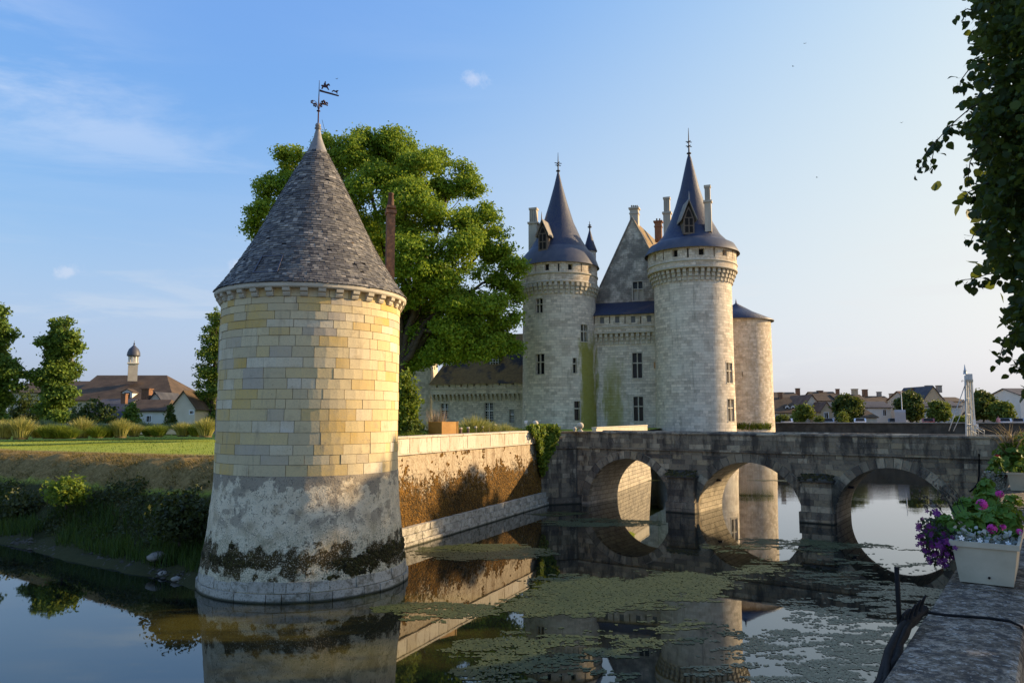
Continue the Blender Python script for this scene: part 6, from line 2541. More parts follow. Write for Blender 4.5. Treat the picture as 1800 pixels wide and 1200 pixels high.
# the quarter behind the lawn
house('church', 'long church-like building with a sweeping brown tiled roof behind the cypress', 118, 302, 656, 703, 745, 108, 'wall_grey', 'tile_brown', hip=(0, .30), depth=15, cat='church',
      windows=((292, 297, 712, 722),))
house('barn', 'lower brown roofed wing running behind the two cypresses', 12, 122, 668, 690, 745, 112, 'wall_grey', 'tile_brown', depth=12, cat='building')
house('shed', 'low building with a dark blue slate roof beside the dark bush', 150, 207, 711, 737, 748, 84, 'wall_grey', 'tile_slate', depth=5, cat='shed')
house('garden_house', 'white walled house with brown roof behind the small fir', 212, 288, 703, 722, 748, 86, 'wall_white', 'tile_brown', depth=6, hip=.12, chimneys=((219, 8, 693, 'brick'),), windows=((258, 265, 731, 741),))
house('garden_house', 'slate roofed house with brick chimneys behind the white walled house', 160, 215, 702, 713, 740, 92, 'wall_cream', 'tile_slate', depth=6)
house('garden_house', 'cream house with a dormer window under the brown church roof', 212, 250, 690, 704, 740, 97, 'wall_cream', 'tile_brown', depth=5, dormers=((215, 232, 684, 702),))
house('garden_house', 'gabled house crowned by red brick chimneys below the church roof', 250, 292, 690, 716, 742, 93, 'wall_cream', 'tile_slate', depth=6, gable=True, chimneys=((259, 13, 684, 'brick'), (270, 10, 696, 'brick')))
house('garden_house', 'pale house with broad cream gable wall beside the narrow cypress', 300, 342, 688, 716, 748, 82, 'wall_cream', 'tile_brown', depth=8, gable=True, windows=((334, 340, 722, 727),))
mb = MB()
# lantern of the church
lx, ly = at(233, 660, 112).x, 112.0
zl = lambda y: at(233, y, ly).z
lan = thing('bell_turret', (lx, ly, zl(668)), 'slim white bell turret with a domed cap on the church roof', 'turret')
mb.box((lx, ly, (zl(670) + zl(639)) / 2), (1.3, 1.3, zl(639) - zl(670)), .5)
mb.build('turret_base', M['wall_grey'], lan)
mb = MB()
for k in range(8):
    a = k * math.pi / 4 + .3
    mb.box((lx + .62 * math.cos(a), ly + .62 * math.sin(a), (zl(639) + zl(625)) / 2), (.17, .17, zl(625) - zl(639)), a)
mb.box((lx, ly, zl(638.5)), (1.6, 1.6, .16), .5)
mb.build('arcade', M['wall_white'], lan)
mb = MB()
zd = zl(624)
mb.lathe([(.7, zd - .25), (.95, zd - .1), (.93, zd), (.90, zd + .35), (.7, zd + .9), (.36, zd + 1.25), (.12, zd + 1.5), (.04, zd + 1.8), (.03, zl(599)), (0, zl(598))], 16, (lx, ly))
mb.build('dome', M['slate_lead'], lan)
mb = MB()
mb.ball((lx, ly, zl(604)), .13, 8, 5)
mb.build('ball', M['dark_iron'], lan)
sx = at(123, 650, 150)
sp = thing('church_spire', (sx.x, 150, 4), 'thin pale grey church spire just behind the ragged cypress', 'spire')
mb = MB()
mb.lathe([(1.1, 4), (1.0, at(123, 655, 150).z), (.55, at(123, 630, 150).z), (.05, at(123, 597, 150).z)], 8, (sx.x, 150), sm=False)
mb.build('spire', M['slate_lead'], sp)
mb = MB()
wl_ = at(0, 745, 74)
mb.box((-38, 74, 4.35), (42, .4, 1.0))
tag(mb.build('garden_wall', M['trim_dark'], None), 'low dark garden wall behind the rear row of grasses', 'wall')

# the town across the moat
T = 'tile_brown'
house('town_house', 'long brown roofed house right beside the low castle tower', 1352, 1410, 689, 702, 742, 150, 'wall_cream', T, depth=9, chimneys=((1402, 6, 683, 'brick'),))
house('town_house', 'cream house with two white dormers facing the moat', 1358, 1404, 699, 725, 745, 132, 'wall_cream', T, depth=9, dormers=((1380, 1388, 711, 724), (1390, 1398, 711, 724)), chimneys=((1371, 6, 690, 'brick'),), windows=((1363, 1369, 729, 738),))
house('town_house', 'tall gabled cream house behind the leafy young tree', 1412, 1446, 694, 717, 745, 135, 'wall_cream', 'tile_red', gable=True, depth=10, windows=((1420, 1426, 719, 727), (1431, 1437, 719, 727)))
house('town_house', 'small ochre gabled house with a lean-to roof left of the round tree', 1444, 1464, 707, 721, 745, 130, 'wall_ochre', 'tile_red', gable=True, depth=8, windows=((1449, 1456, 725, 735),))
house('town_house', 'brown roofed house with tall red chimneys behind the gabled house', 1440, 1482, 688, 704, 742, 148, 'wall_grey', T, depth=9, chimneys=((1441, 8, 687, 'brick'), (1472, 5, 684, 'brick')))
house('town_house', 'wide brown roof showing above the round tree', 1480, 1530, 693, 708, 742, 146, 'wall_grey', T, depth=9, chimneys=((1502, 8, 684, 'wall_ochre'),))
house('town_house', 'brown roofed house with three chimneys between the two round trees', 1530, 1572, 696, 707, 742, 150, 'wall_grey', T, depth=8, chimneys=((1520, 7, 685, 'brick'), (1545, 6, 689, 'trim_dark'), (1567, 6, 692, 'trim_dark')))
house('town_house', 'low white house with a long slate roof between the round trees', 1518, 1568, 706, 716, 745, 128, 'wall_white', 'tile_slate', depth=6, windows=((1552, 1558, 720, 730),))
house('garage', 'small brown hipped garage roof beside the round tree', 1519, 1542, 720, 733, 745, 124, 'wall_cream', T, depth=5, hip=.3, cat='garage')
house('town_house', 'house row with orange chimney pots behind the second round tree', 1600, 1630, 687, 702, 742, 140, 'wall_grey', 'tile_red', depth=8, chimneys=((1604, 4, 683, 'brick'), (1611, 4, 684, 'brick'), (1619, 4, 685, 'brick')))
house('town_house', 'tall dark gabled house with chimneys at both ends of its ridge', 1624, 1662, 679, 704, 742, 138, 'wall_ochre', 'tile_slate', gable=True, depth=10, chimneys=((1632, 8, 678, 'trim_dark'), (1650, 7, 678, 'trim_dark')), windows=((1640, 1645, 708, 716),))
house('town_house', 'low slate roofed house with pale wall left of the white gantry', 1622, 1690, 705, 714, 745, 128, 'wall_white', 'tile_slate', depth=6, windows=((1660, 1666, 719, 728),))
house('town_house', 'long slate roofed house behind the trees right of the gantry', 1744, 1800, 704, 728, 745, 130, 'wall_grey', 'tile_slate', depth=8, windows=((1760, 1767, 732, 740),))
house('town_house', 'tall white house cut off by the picture edge', 1796, 1840, 682, 694, 745, 126, 'wall_white', 'tile_slate', depth=8)
house('town_house', 'plain cream house in the gap behind the slate roofed house', 1662, 1700, 698, 706, 742, 152, 'wall_cream', T, depth=8)
house('town_house', 'far brown roof between the gantry and the dark tree', 1698, 1750, 706, 716, 742, 154, 'wall_grey', T, depth=8)
for (lab, px, y0, y1, hw, Y, mt, n, nm) in (
        ('full dark round tree in front of the wide brown roof', 1490, 694, 742, 27, 122, 'leaf_dark', 9000, 'round_tree'), ('dark round tree behind the flagpole and white van', 1600, 688, 742, 27, 124, 'leaf_dark', 9000, 'round_tree'),
        ('lighter feathery tree right of the flagpole', 1650, 704, 742, 22, 118, 'leaf_garden', 6000, 'round_tree'), ('dark tree behind the right side of the gantry', 1727, 684, 742, 24, 122, 'leaf_dark', 8000, 'round_tree'),
        ('broad low tree in front of the slate house right of the gantry', 1760, 706, 742, 30, 118, 'leaf_garden', 6000, 'round_tree'), ('young leafy tree in front of the tall gabled house', 1412, 709, 742, 24, 119, 'leaf_garden', 3000, 'young_tree'),
        ('small clipped dark bush at the foot of the low castle tower', 1374, 730, 744, 12, 116, 'leaf_dark', 1400, 'clipped_bush'), ('little clipped cone in front of the full round tree', 1482, 724, 744, 8, 115, 'leaf_garden', 1300, 'clipped_bush'),
        ('low hedge bush in front of the low white house', 1440, 733, 744, 9, 116, 'leaf_garden', 1100, 'clipped_bush'), ('pale green drooping shrub behind the gantry', 1690, 732, 744, 14, 116, 'leaf_ivy', 1300, 'clipped_bush')):
    b = at(px, 743, Y)
    L = []
    rq = random.Random(px)
    for k in range(9):
        t = rq.random()
        a = rq.uniform(-1, 1)
        L.append((px + a * hw * .62 * math.sin(math.pi * (.25 + .6 * t)), y0 + (y1 - y0) * (.2 + .66 * t), hw * .40, (y1 - y0) * .21, rq.uniform(-1, 1)))
    L += [(px, y0 + (y1 - y0) * .25, hw * .5, (y1 - y0) * .22, 0), (px, y0 + (y1 - y0) * .6, hw * .75, (y1 - y0) * .3, 0)]
    lobed_tree(nm, lab, 'tree' if 'tree' in nm else 'bush', (b.x, Y, 3.87), px_lobes(L, Y), n, .42 if 'tree' in nm else .3, mt, None, .2, px, 10, .4, .75)

# embankment wall on the far side of the moat
fw_ = thing('moat_wall', (45, FAR_Y, 0), 'long dark stone embankment wall on the far side of the moat', 'wall')
mb = MB()
pts = [Vector((14, FAR_Y - .3, 0)), Vector((62, FAR_Y - 4.3, 0)), Vector((130, FAR_Y - 18, 0))]
for a, b in zip(pts, pts[1:]):
    n = 20
    for i in range(n):
        p, q = a + (b - a) * i / n, a + (b - a) * (i + 1) / n
        mb.face([(p.x, p.y, -1.4), (q.x, q.y, -1.4), (q.x, q.y + .2, 4.62), (p.x, p.y + .2, 4.62)], ((p.x, 0), (q.x, 0), (q.x, 6), (p.x, 6)))
mb.build('wall_face', M['moat_stone'], fw_)
for a, b in zip(pts, pts[1:]):
    n = 24
    for i in range(n):
        p, q = a + (b - a) * i / n, a + (b - a) * (i + .985) / n
        m_ = MB()
        d = (b - a).normalized()
        nn = Vector((-d.y, d.x, 0))
        m_.obox(Vector((p.x, p.y - .05, 4.60)), q - p, nn * .7, (0, 0, .17))
        m_.build('coping_stone', M['trim_dark'], fw_)


def car(px, lab, mt, Y=116.0, van=False):
    c = at(px, 742, Y)
    o = thing('camper_van' if van else 'parked_car', (c.x, Y, 3.87), lab, 'van' if van else 'car')
    L, W, H = (5.2, 1.5, 2.7) if van else (4.1, 1.7, 1.45)
    az = math.atan2(c.x, Y)                             # parked nose-out, square to the quay street
    fx, fy = math.sin(az), math.cos(az)
    X = lambda x, y, z: (c.x + y * fy + x * fx, Y - y * fx + x * fy, 3.88 + z)
    if van:
        prof = [(-2.6, .4), (2.6, .4), (2.6, 1.1), (1.9, 1.35), (1.6, 2.0), (2.0, 2.3), (1.7, 2.75), (-2.5, 2.75), (-2.6, 2.4)]
    else:
        prof = [(-2.0, .32), (2.0, .30), (2.05, .72), (1.2, .88), (.55, 1.40), (-.9, 1.45), (-1.7, .98), (-2.02, .9)]
    mb = MB()
    mb.prism([X(x, -W / 2, z) for x, z in prof], Vector(X(0, W, 0)) - Vector(X(0, 0, 0)))
    b = mb.build('body', M[mt], o)
    gl = [(1.02, .93), (.50, 1.34), (-.86, 1.38), (-1.45, .98)] if not van else [(1.0, 1.5), (1.45, 1.5), (1.35, 1.95), (1.0, 1.95)]
    mb = MB()
    mb.face([X(x, -W / 2 - .012, z) for x, z in gl])
    mb.build('side_window', M['glass'], b)
    mb = MB()
    (xa, za), (xb, zb_) = ((-1.72, .99), (-.93, 1.43)) if not van else ((-2.58, 1.6), (-2.52, 2.4))
    mb.face([X(xa - .02, -W * .40, za), X(xa - .02, W * .40, za), X(xb - .02, W * .34, zb_), X(xb - .02, -W * .34, zb_)])
    mb.build('rear_window', M['hollow'], b)
    for wx in (-1.25, 1.3):
        for wy in (-W / 2 + .02, W / 2 - .2):
            mb = MB()
            k = 14
            mb.prism([X(wx + .32 * math.cos(6.2832 * i / k), wy - .03, .32 + .32 * math.sin(6.2832 * i / k)) for i in range(k)], Vector(X(0, .2, 0)) - Vector(X(0, 0, 0)))
            mb.build('wheel', M['tyre'], o)
    for y in (-.6, .45):
        mb = MB()
        mb.box(X(2.03 if not van else 2.6, y, .62 if not van else .85), (.3, .05, .14))
        mb.build('headlight', M['white_paint'], b)


for px, lab, mt, van in ((1383, 'white car parked left of the leafy young tree', 'car_white', False), (1456, 'grey car parked in front of the ochre gabled house', 'car_grey', False), (1512, 'white car parked between the full round tree and the garage', 'car_white', False),
                         (1572, 'dark car parked just left of the camper van', 'car_dark', False), (1583, 'boxy pale grey camper van beside the flagpole', 'car_grey', True), (1632, 'dark red car parked behind the wall right of the flagpole', 'car_red', False),
                         (1767, 'white car parked beyond the gantry near the strolling person', 'car_white', False), (1790, 'grey car parked nearest the picture edge', 'car_grey', False)):
    car(px, lab, mt, 115.2 if van else 116.5, van)


def person(px, lab, top, Y=114.0):
    c = at(px, 742, Y)
    o = thing('person', (c.x, Y, 3.88), lab, 'person')
    me = bpy.data.meshes.new('body')
    J = [(0, 0, .95), (0, 0, 1.2), (0, 0, 1.43), (0, -.01, 1.53), (0, -.03, 1.66), (.10, 0, .90), (.12, -.06, .5), (.12, .02, .06), (-.10, 0, .90), (-.11, .08, .5), (-.11, .16, .08), (.21, 0, 1.38), (.27, .03, 1.1), (.25, -.08, .85), (-.21, 0, 1.38), (-.27, .02, 1.1), (-.25, .08, .86), (.12, -.14, .03), (-.11, .04, .03)]
    E_ = [(0, 1), (1, 2), (2, 3), (3, 4), (0, 5), (5, 6), (6, 7), (0, 8), (8, 9), (9, 10), (2, 11), (11, 12), (12, 13), (2, 14), (14, 15), (15, 16), (7, 17), (10, 18)]
    rad = [.15, .14, .15, .06, .105, .10, .07, .045, .10, .07, .045, .06, .045, .035, .06, .045, .035, .04, .04]
    me.from_pydata([(c.x + x - o.location.x, y, z) for x, y, z in J], E_, [])
    me.materials.append(M[top])
    b = put('body', me, o)
    b.modifiers.new('skin', 'SKIN')
    for i, r_ in enumerate(rad):
        me.skin_vertices[0].data[i].radius = (r_, r_)
    me.skin_vertices[0].data[0].use_root = True
    b.modifiers.new('sub', 'SUBSURF').levels = 1
    b.modifiers['sub'].render_levels = 1
    mb = MB()
    mb.ball((c.x, Y - .03, 3.88 + 1.70), .115, 10, 7, squash=(.95, 1, .8))
    mb.build('hair', M['bark'], o)


person(1588, 'person in a pinkish top standing beside the camper van', 'cloth_pink')
person(1755, 'person in light pink clothes strolling behind the wall right of the gantry', 'cloth_pink')
q = at(1584, 690, 114.5)
o = thing('flagpole', (q.x, 114.5, 3.87), 'thin pale flagpole in front of the second round tree', 'pole')
mb = MB()
mb.tube([(q.x, 114.5, 3.8), (q.x, 114.5, q.z - .1)], [.09, .05], 8)
mb.build('pole', M['steel'], o)
mb = MB()
mb.ball((q.x, 114.5, q.z), .12, 8, 5)
mb.build('pole_ball', M['steel'], o)

for i, (px, py, w) in enumerate(((592, 139, .5), (1394, 117, .55), (1415, 77, .45), (1436, 312, .5), (1585, 216, .5))):
    p = at(px, py, 70)
    o = bpy.data.objects.new('bird', None)
    mb = MB()
    d = .5 if i % 2 else -.4
    f = lambda x, y, z: (p.x + .65 * (x * math.cos(d) - y * math.sin(d)), p.y + .65 * (x * math.sin(d) + y * math.cos(d)), p.z + .65 * z)
    mb.mesh([f(0, -.14, 0), f(.035, -.05, .03), f(.03, .08, .01), f(0, .17, 0), f(-.03, .08, .01), f(-.035, -.05, .03), f(.13, -.06, .09), f(.27, .05, .03), f(.12, .02, .07), f(-.13, -.06, .09), f(-.27, .05, .03), f(-.12, .02, .07), f(0, 0, -.045), f(0, -.0, .045)],
            [(0, 1, 13), (1, 2, 13), (2, 3, 13), (3, 4, 13), (4, 5, 13), (5, 0, 13), (1, 0, 12), (2, 1, 12), (3, 2, 12), (4, 3, 12), (5, 4, 12), (0, 5, 12), (1, 6, 8, 2), (6, 7, 8), (5, 4, 11, 9), (9, 11, 10)])
    tag(mb.build('bird', M['dark_iron'], None), ['tiny dark bird above the weathervane', 'tiny dark bird high in the open sky, the lower of two', 'tiny dark bird high in the open sky, the upper of two', 'tiny bird low in the pale sky left of the dangling branch', 'tiny bird in the sky just above the dangling branch'][i], 'bird', 'birds in the sky')

# ------------------------------------------------------------------ near bank: parapet, planters, cables
pw_ = thing('bank_parapet', bank(10, .2, 3.4), 'low lichen-blotched stone parapet in the foreground running along the near bank', 'wall')
mb = MB()
mb.obox(bank(-8, .05, -1.5), BKD * 49.5, BKN * .38, (0, 0, 5.66))
mb.build('wall_face', M['parapet'], pw_)
r = random.Random(31)
t = -8.0
while t < 41:
    w = {True: 1.05}.get(False, r.uniform(.9, 1.35))
    if t < .2 < t + w:
        w = .62 - t if .62 - t > .4 else w
    w = min(w, 41.4 - t)
    m_ = MB()
    h = 4.40 + r.uniform(-.006, .004)
    n0, n1, c_ = 0.0, .47, .035
    sec = [(n0 + .01, 4.17), (n0, 4.20), (n0, h - c_), (n0 + c_ * .35, h - c_ * .3), (n0 + c_, h - .004), (n0 + .23, h + .006), (n1 - c_, h - .004), (n1 - c_ * .3, h - c_ * .35), (n1, h - c_), (n1, 4.20), (n1 - .01, 4.17)]
    m_.prism([bank(t + .005, n, z) for n, z in sec], BKD * (w - .01))
    m_.build('coping_stone', M['parapet'], pw_)
    t += w

LEAF_ROUND = []
for q in range(4):
    rq = random.Random(q)
    mb = MB()
    n = 14
    ring = []
    for i in range(n):
        a = 2 * math.pi * (i + .5) / n * .94 + .18
        rad = (1.0 if i % 2 else .86) * rq.uniform(.93, 1.05)
        ring.append((rad * math.cos(a), rad * math.sin(a), .16 * math.sin(a * 5) + .10 * rad))
    mb.mesh([(0, 0, -.12)] + [(x * .55, y * .55, z * .2 - .02) for x, y, z in ring] + ring,
            [(0, 1 + i, 1 + (i + 1) % n) for i in range(n)] + [(1 + i, 1 + n + i, 1 + n + (i + 1) % n, 1 + (i + 1) % n) for i in range(n)], sm=True)
    o = mb.build('leaf', M['leaf_geranium'], None, local=True)
    LEAF_ROUND.append(o.data)
    bpy.data.objects.remove(o)


def mesh_only(mb, mts, nm):
    o = mb.build(nm, mts, None, local=True)
    d = o.data
    bpy.data.objects.remove(o)
    return d


mb = MB()
for k in range(5):
    a = k * 1.2566
    mb.mesh([(0, 0, 0), (.6 * math.cos(a - .55), .6 * math.sin(a - .55), .14), (1.0 * math.cos(a - .2), 1.0 * math.sin(a - .2), .10), (1.0 * math.cos(a + .2), 1.0 * math.sin(a + .2), .12), (.6 * math.cos(a + .55), .6 * math.sin(a + .55), .16)], [(0, 1, 2, 3, 4)])
mb.lathe([(.0, -.9), (.10, -.5), (.16, 0), (.0, .02)], 6)
PETAL = {c: mesh_only(mb, M['petal_' + c], 'flower') for c in ('pink', 'purple', 'red')}
MB_WHITE = mesh_only(mb, M['white_paint'], 'flower')


def rot_to(n, r):
    q = Vector(n).normalized().to_track_quat('Z', 'Y')
    e = q.to_euler()
    return (e.x, e.y, e.z)


def geranium(name, label, centres, base, nleaf, size, seed, heads=(), col='pink', cat='flower plant'):
    """rounded cushions of ruffled leaves with flower heads on stalks"""
    r = random.Random(seed)
    o = thing(name, base, label, cat)
    off = Vector(base)
    mb = MB()
    for c, rad in centres:
        mb.tube([off, (off + Vector(c)) / 2 + Vector((0, 0, .02)), c], [.008, .006, .004], 5)
    for c, rad in centres:
        k = int(nleaf * rad * rad / sum(q[1] ** 2 for q in centres))
        for i in range(k):
            d = Vector((r.gauss(0, 1), r.gauss(0, 1), r.gauss(.35, .9))).normalized()
            p = Vector(c) + d * rad * r.uniform(.72, 1.05)
            lf = put('leaf', LEAF_ROUND[i % 4], o, tuple(p - off))
            s = size * r.uniform(.7, 1.25)
            lf.scale = (s, s, s)
            lf.rotation_euler = rot_to(d + Vector((r.uniform(-.5, .5), r.uniform(-.5, .5), .5)), r)
            mb.tube([c, p - d * .01], [.004, .003], 4)
    for (p, rad) in heads:
        mb.tube([off, (off + Vector(p)) / 2, p], [.005, .004, .003], 5)
        h = MB()
        h.ball(tuple(p), rad * .45, 8, 5)
        hd = h.build('flower_head', M['petal_' + col], o)
        for i in range(16):
            d = Vector((r.gauss(0, 1), r.gauss(0, 1), r.gauss(.3, .8))).normalized()
            f = put('flower', PETAL[col], hd, tuple(Vector(p) + d * rad * .8 - wl(hd)))
            s = rad * r.uniform(.38, .52)
            f.scale = (s, s, s)
            f.rotation_euler = rot_to(d, r)
    mb.build('stem', M['leaf_geranium'], o)
    return o


def planter(t0, label):
    o = thing('flower_box', bank(t0 + .4, .235, 4.405), label, 'planter')
    W0, W1, H = .15, .185, .27

    def X(u, n, z):
        return bank(t0 + u, .235 + n, 4.408 + z)
    L = .8
    th = .016
    mb = MB()
    for z0, z1, k0, k1 in ((0, H - .035, 0, .9), (H - .035, H, 1.0, 1.0)):
        ring = []
        for z, k in ((z0, k0), (z1, k1)):
            w = W0 + (W1 - W0) * k + (.012 if z0 > 0 else 0)
            l0, l1 = -.02 * k - (.012 if z0 > 0 else 0), L + .02 * k + (.012 if z0 > 0 else 0)
            ring.append([X(l0, -w, z), X(l0, w, z), X(l1, w, z), X(l1, -w, z)])
            ring.append([X(l0 + th, -w + th, z), X(l0 + th, w - th, z), X(l1 - th, w - th, z), X(l1 - th, -w + th, z)])
        b, bi, tp, ti = ring[0], ring[1], ring[2], ring[3]
        for i in range(4):
            j = (i + 1) % 4
            mb.face([b[i], b[j], tp[j], tp[i]])
            mb.face([bi[j], bi[i], ti[i], ti[j]])
            mb.face([tp[i], tp[j], ti[j], ti[i]])
            mb.face([b[i], b[j], bi[j], bi[i]])
    mb.face([X(0, -W0, .003), X(0, W0, .003), X(L, W0, .003), X(L, -W0, .003)])
    mb.build('box', M['planter'], o)
    mb = MB()
    mb.face([X(.02, -W1 + .02, H - .05), X(.02, W1 - .02, H - .05), X(L - .02, W1 - .02, H - .05), X(L - .02, -W1 + .02, H - .05)])
    mb.build('soil', M['bark'], o)
    mb = MB()
    q = X(-.012, .02, .045)
    mb.tube([q, q - BKD * .012], .008, 8)
    mb.build('drain_hole', M['hollow'], o)
    return X


def foreground_planter():
    t0 = 1.72
    X = planter(t0, 'cream plastic flower box on the foreground parapet overflowing with geraniums and purple petunias')
    A = lambda px, py, Y: at(px, py, Y)
    geranium('geranium_plant', 'bushy ruffled green geranium with pink flower heads in the foreground flower box',
             [(A(1735, 925, 5.55), .12), (A(1700, 925, 5.5), .10), (A(1765, 915, 5.6), .12), (A(1735, 885, 5.8), .085), (A(1680, 945, 5.4), .085), (A(1660, 925, 5.5), .08), (A(1700, 895, 5.8), .09), (A(1780, 890, 6.0), .09), (A(1640, 940, 5.45), .06)],
             X(.35, 0, .2), 290, .040, 1, [(A(1726, 886, 5.3), .040), (A(1744, 929, 5.15), .034), (A(1763, 926, 5.2), .022), (A(1792, 934, 5.3), .024), (A(1757, 868, 5.7), .03)])
    geranium('geranium_plant', 'small upright green plant standing highest behind the foreground geranium',
             [(A(1733, 872, 6.15), .085), (A(1731, 852, 6.15), .05)], X(.75, -.02, .2), 60, .036, 2)
    r = random.Random(5)
    rn = np.random.default_rng(6)
    o = thing('petunia_plant', X(.05, -.17, .24), 'trailing purple petunias spilling over the water side of the foreground flower box', 'flower plant')
    spots = []
    for i in range(96):
        u = r.random()
        px = 1612 + 74 * r.random() ** .9
        top, bot = np.interp(px, [1610, 1630, 1650, 1690], [925, 895, 930, 950]), np.interp(px, [1610, 1625, 1655, 1690], [960, 985, 1004, 965])
        spots.append((A(px, top + (bot - top) * r.random(), 5.2 + r.uniform(-.15, .25)), r.uniform(.013, .021)))
    spots += [(A(1645, 900, 5.35), .03), (A(1648, 903, 5.3), .026), (A(1655, 950, 5.2), .034), (A(1650, 958, 5.1), .03), (A(1665, 952, 5.1), .03)]
    for p, s in spots:
        f = put('flower', PETAL['purple'], o, tuple(p - wl(o)))
        f.scale = (s, s, s)
        f.rotation_euler = rot_to((r.uniform(-.9, .3), -1, r.uniform(-.3, .8)), r)
    C = np.array([A(1612 + 76 * rn.random(), 0, 1) * 0 + A(px_, py_, Y_) for px_, py_, Y_ in zip(rn.uniform(1618, 1690, 520), rn.uniform(905, 995, 520), rn.uniform(5.15, 5.6, 520))])
    pxs = np.array([900 + 1300 * (c[0] / ((c[1]) * CP + (c[2] - 5.5) * SP)) for c in C])
    pys = np.array([600 - 1300 * ((c[2] - 5.5) * CP - c[1] * SP) / (c[1] * CP + (c[2] - 5.5) * SP) for c in C])
    k = (pys < np.interp(pxs, [1610, 1625, 1655, 1690], [950, 978, 1000, 965])) & (pys > np.interp(pxs, [1610, 1630, 1650, 1690], [930, 900, 920, 940]))
    leaves('leaves', C[k], .03 + .02 * rn.random(k.sum()), np.tile([-.3, -.8, .4], (k.sum(), 1)), .6, M['leaf_petunia'], o, rn, LEAF_DIAMOND, 'stuff')
    mb = MB()
    for i in range(9):
        p = spots[i * 6][0]
        b = X(.1 + .05 * i, -.17, .24)
        mb.tube([b, (b + p) / 2 + Vector((0, 0, .06)), p], [.004, .003, .002], 4)
    mb.build('stem', M['leaf_petunia'], o)
    o = thing('wiry_plant', X(.15, -.15, .24), 'wiry flower stems with small dark seed buds leaning out over the water', 'flower plant')
    mb, bd = MB(), MB()
    for (x0, y0, x1, y1) in ((1672, 925, 1606, 870), (1668, 915, 1619, 866), (1680, 905, 1640, 850), (1690, 900, 1655, 858), (1660, 925, 1625, 893), (1650, 930, 1612, 915), (1695, 895, 1668, 850), (1676, 900, 1650, 872)):
        a, b = A(x0, y0, 5.5), A(x1, y1, 5.55)
        m = (a + b) / 2 + Vector((.01, 0, .02))
        mb.tube([a, m, b], [.0035, .0028, .002], 4)
        for q in range(6):
            w = .35 + .65 * q / 5
            p = a + (b - a) * w + Vector((r.uniform(-.012, .012), 0, r.uniform(-.005, .02)))
            bd.ball(tuple(p), r.uniform(.006, .011), 5, 4, squash=(.8, .8, 1.5))
    mb.build('stem', M['leaf_petunia'], o)
    bd.build('buds', M['bark'], o, 'stuff')
    o = thing('silver_plant', X(.0, .1, .25), 'low silvery white leaved edging plant along the front rim of the flower box', 'flower plant')
    C, k = [], 340
    for i in range(k):
        px = rn.uniform(1682, 1792)
        C.append(A(px, np.interp(px, [1680, 1790], [950, 962]) + rn.normal() * 9 - 6, 5.08 + rn.random() * .12))
    C = np.array(C)
    leaves('leaves', C, .022 + .016 * rn.random(k), np.tile([0, -.7, .6], (k, 1)), .6, M['leaf_silver'], o, rn, LEAF_HEART * .8, 'stuff')
    for px, py in ((1690, 945), (1722, 950), (1705, 955), (1750, 958), (1772, 955)):
        f = put('flower', MB_WHITE, o, tuple(A(px, py, 5.05) - wl(o)))
        f.scale = (.02, .02, .02)
        f.rotation_euler = rot_to((0, -1, .4), r)
    mb = MB()
    for i in range(8):
        p = Vector(C[i * 30])
        mb.tube([X(.02, -.12 + .03 * i, .22), p], [.004, .002], 4)
    mb.build('stem', M['leaf_silver'], o)


foreground_planter()


def second_planter():
    t0 = 9.35
    X = planter(t0, 'second cream flower box farther along the parapet at the picture edge')
    A = at
    geranium('geranium_plant', 'dark leaved plant with small red blooms in the second flower box', [(A(1778, 805, 11.8), .24), (A(1800, 790, 11.9), .26), (A(1790, 822, 11.6), .18)], X(.3, 0, .2), 170, .06, 7,
             [(A(1754, 802, 11.6), .04), (A(1768, 833, 11.5), .04), (A(1790, 835, 11.4), .035)], 'red')
    geranium('geranium_plant', 'rounded pale green plant bulging from the water side of the second flower box', [(A(1748, 824, 11.5), .13), (A(1750, 812, 11.5), .09)], X(.2, -.15, .2), 42, .045, 8)
    rn = np.random.default_rng(9)
    o = thing('red_grass', X(.5, .05, .24), 'tuft of reddish arching grass blades rising from the second flower box', 'ornamental grass')
    n = 60
    p0 = np.tile(np.array(A(1780, 795, 11.9)), (n, 1)) + rn.normal(size=(n, 3)) * [.08, .08, .02]
    blades('blades', p0, rn.uniform(.25, .58, n), rn.normal(size=(n, 3)) * [.2, .2, 0] + [-.05, 0, 0], .009, M['blade_pink'], o, rn, None, None, .15)
    o = thing('silver_plant', X(.1, -.2, .2), 'white flowered trailing plant hanging below the second flower box', 'flower plant')
    k = 260
    C = np.array([A(px, py, 11.4) for px, py in zip(rn.uniform(1728, 1766, k), rn.uniform(828, 868, k))])
    leaves('leaves', C, .04 + .03 * rn.random(k), np.tile([-.3, -.7, .5], (k, 1)), .6, M['leaf_silver'], o, rn, LEAF_HEART * .6, 'stuff')
    mb = MB()
    for i in range(10):
        mb.tube([X(.05 * i, -.18, .24), Vector(C[i * 20])], [.006, .003], 4)
    mb.build('stem', M['leaf_petunia'], o)


second_planter()

o = thing('iron_rod', at(1581, 1095, 3.95), 'black iron rod standing upright at the water side of the parapet', 'rod')
mb = MB()
mb.tube([at(1584, 1150, 3.95), at(1581, 1095, 3.95), at(1576, 996, 3.95)], .012, 8)
mb.build('rod', M['rubber'], o)
o = thing('cable_bundle', at(1600, 1110, 3.85), 'thick bundle of black cables slung over the water side of the parapet', 'cable')
r = random.Random(2)
for k in range(7):
    mb = MB()
    j = lambda s: Vector((r.uniform(-s, s), r.uniform(-s, s), r.uniform(-s, s)))
    pts = [at(1624, 1071, 4.12) + j(.008), at(1606, 1088, 3.95) + j(.015), at(1590, 1112, 3.82) + j(.02), at(1570, 1150, 3.62) + j(.022), at(1548, 1200, 3.42) + j(.022), at(1525, 1270, 3.2) + j(.02)]
    mb.tube(pts, .013 + .004 * (k % 3), 8)
    mb.build('cable', M['rubber'], o)
mb = MB()
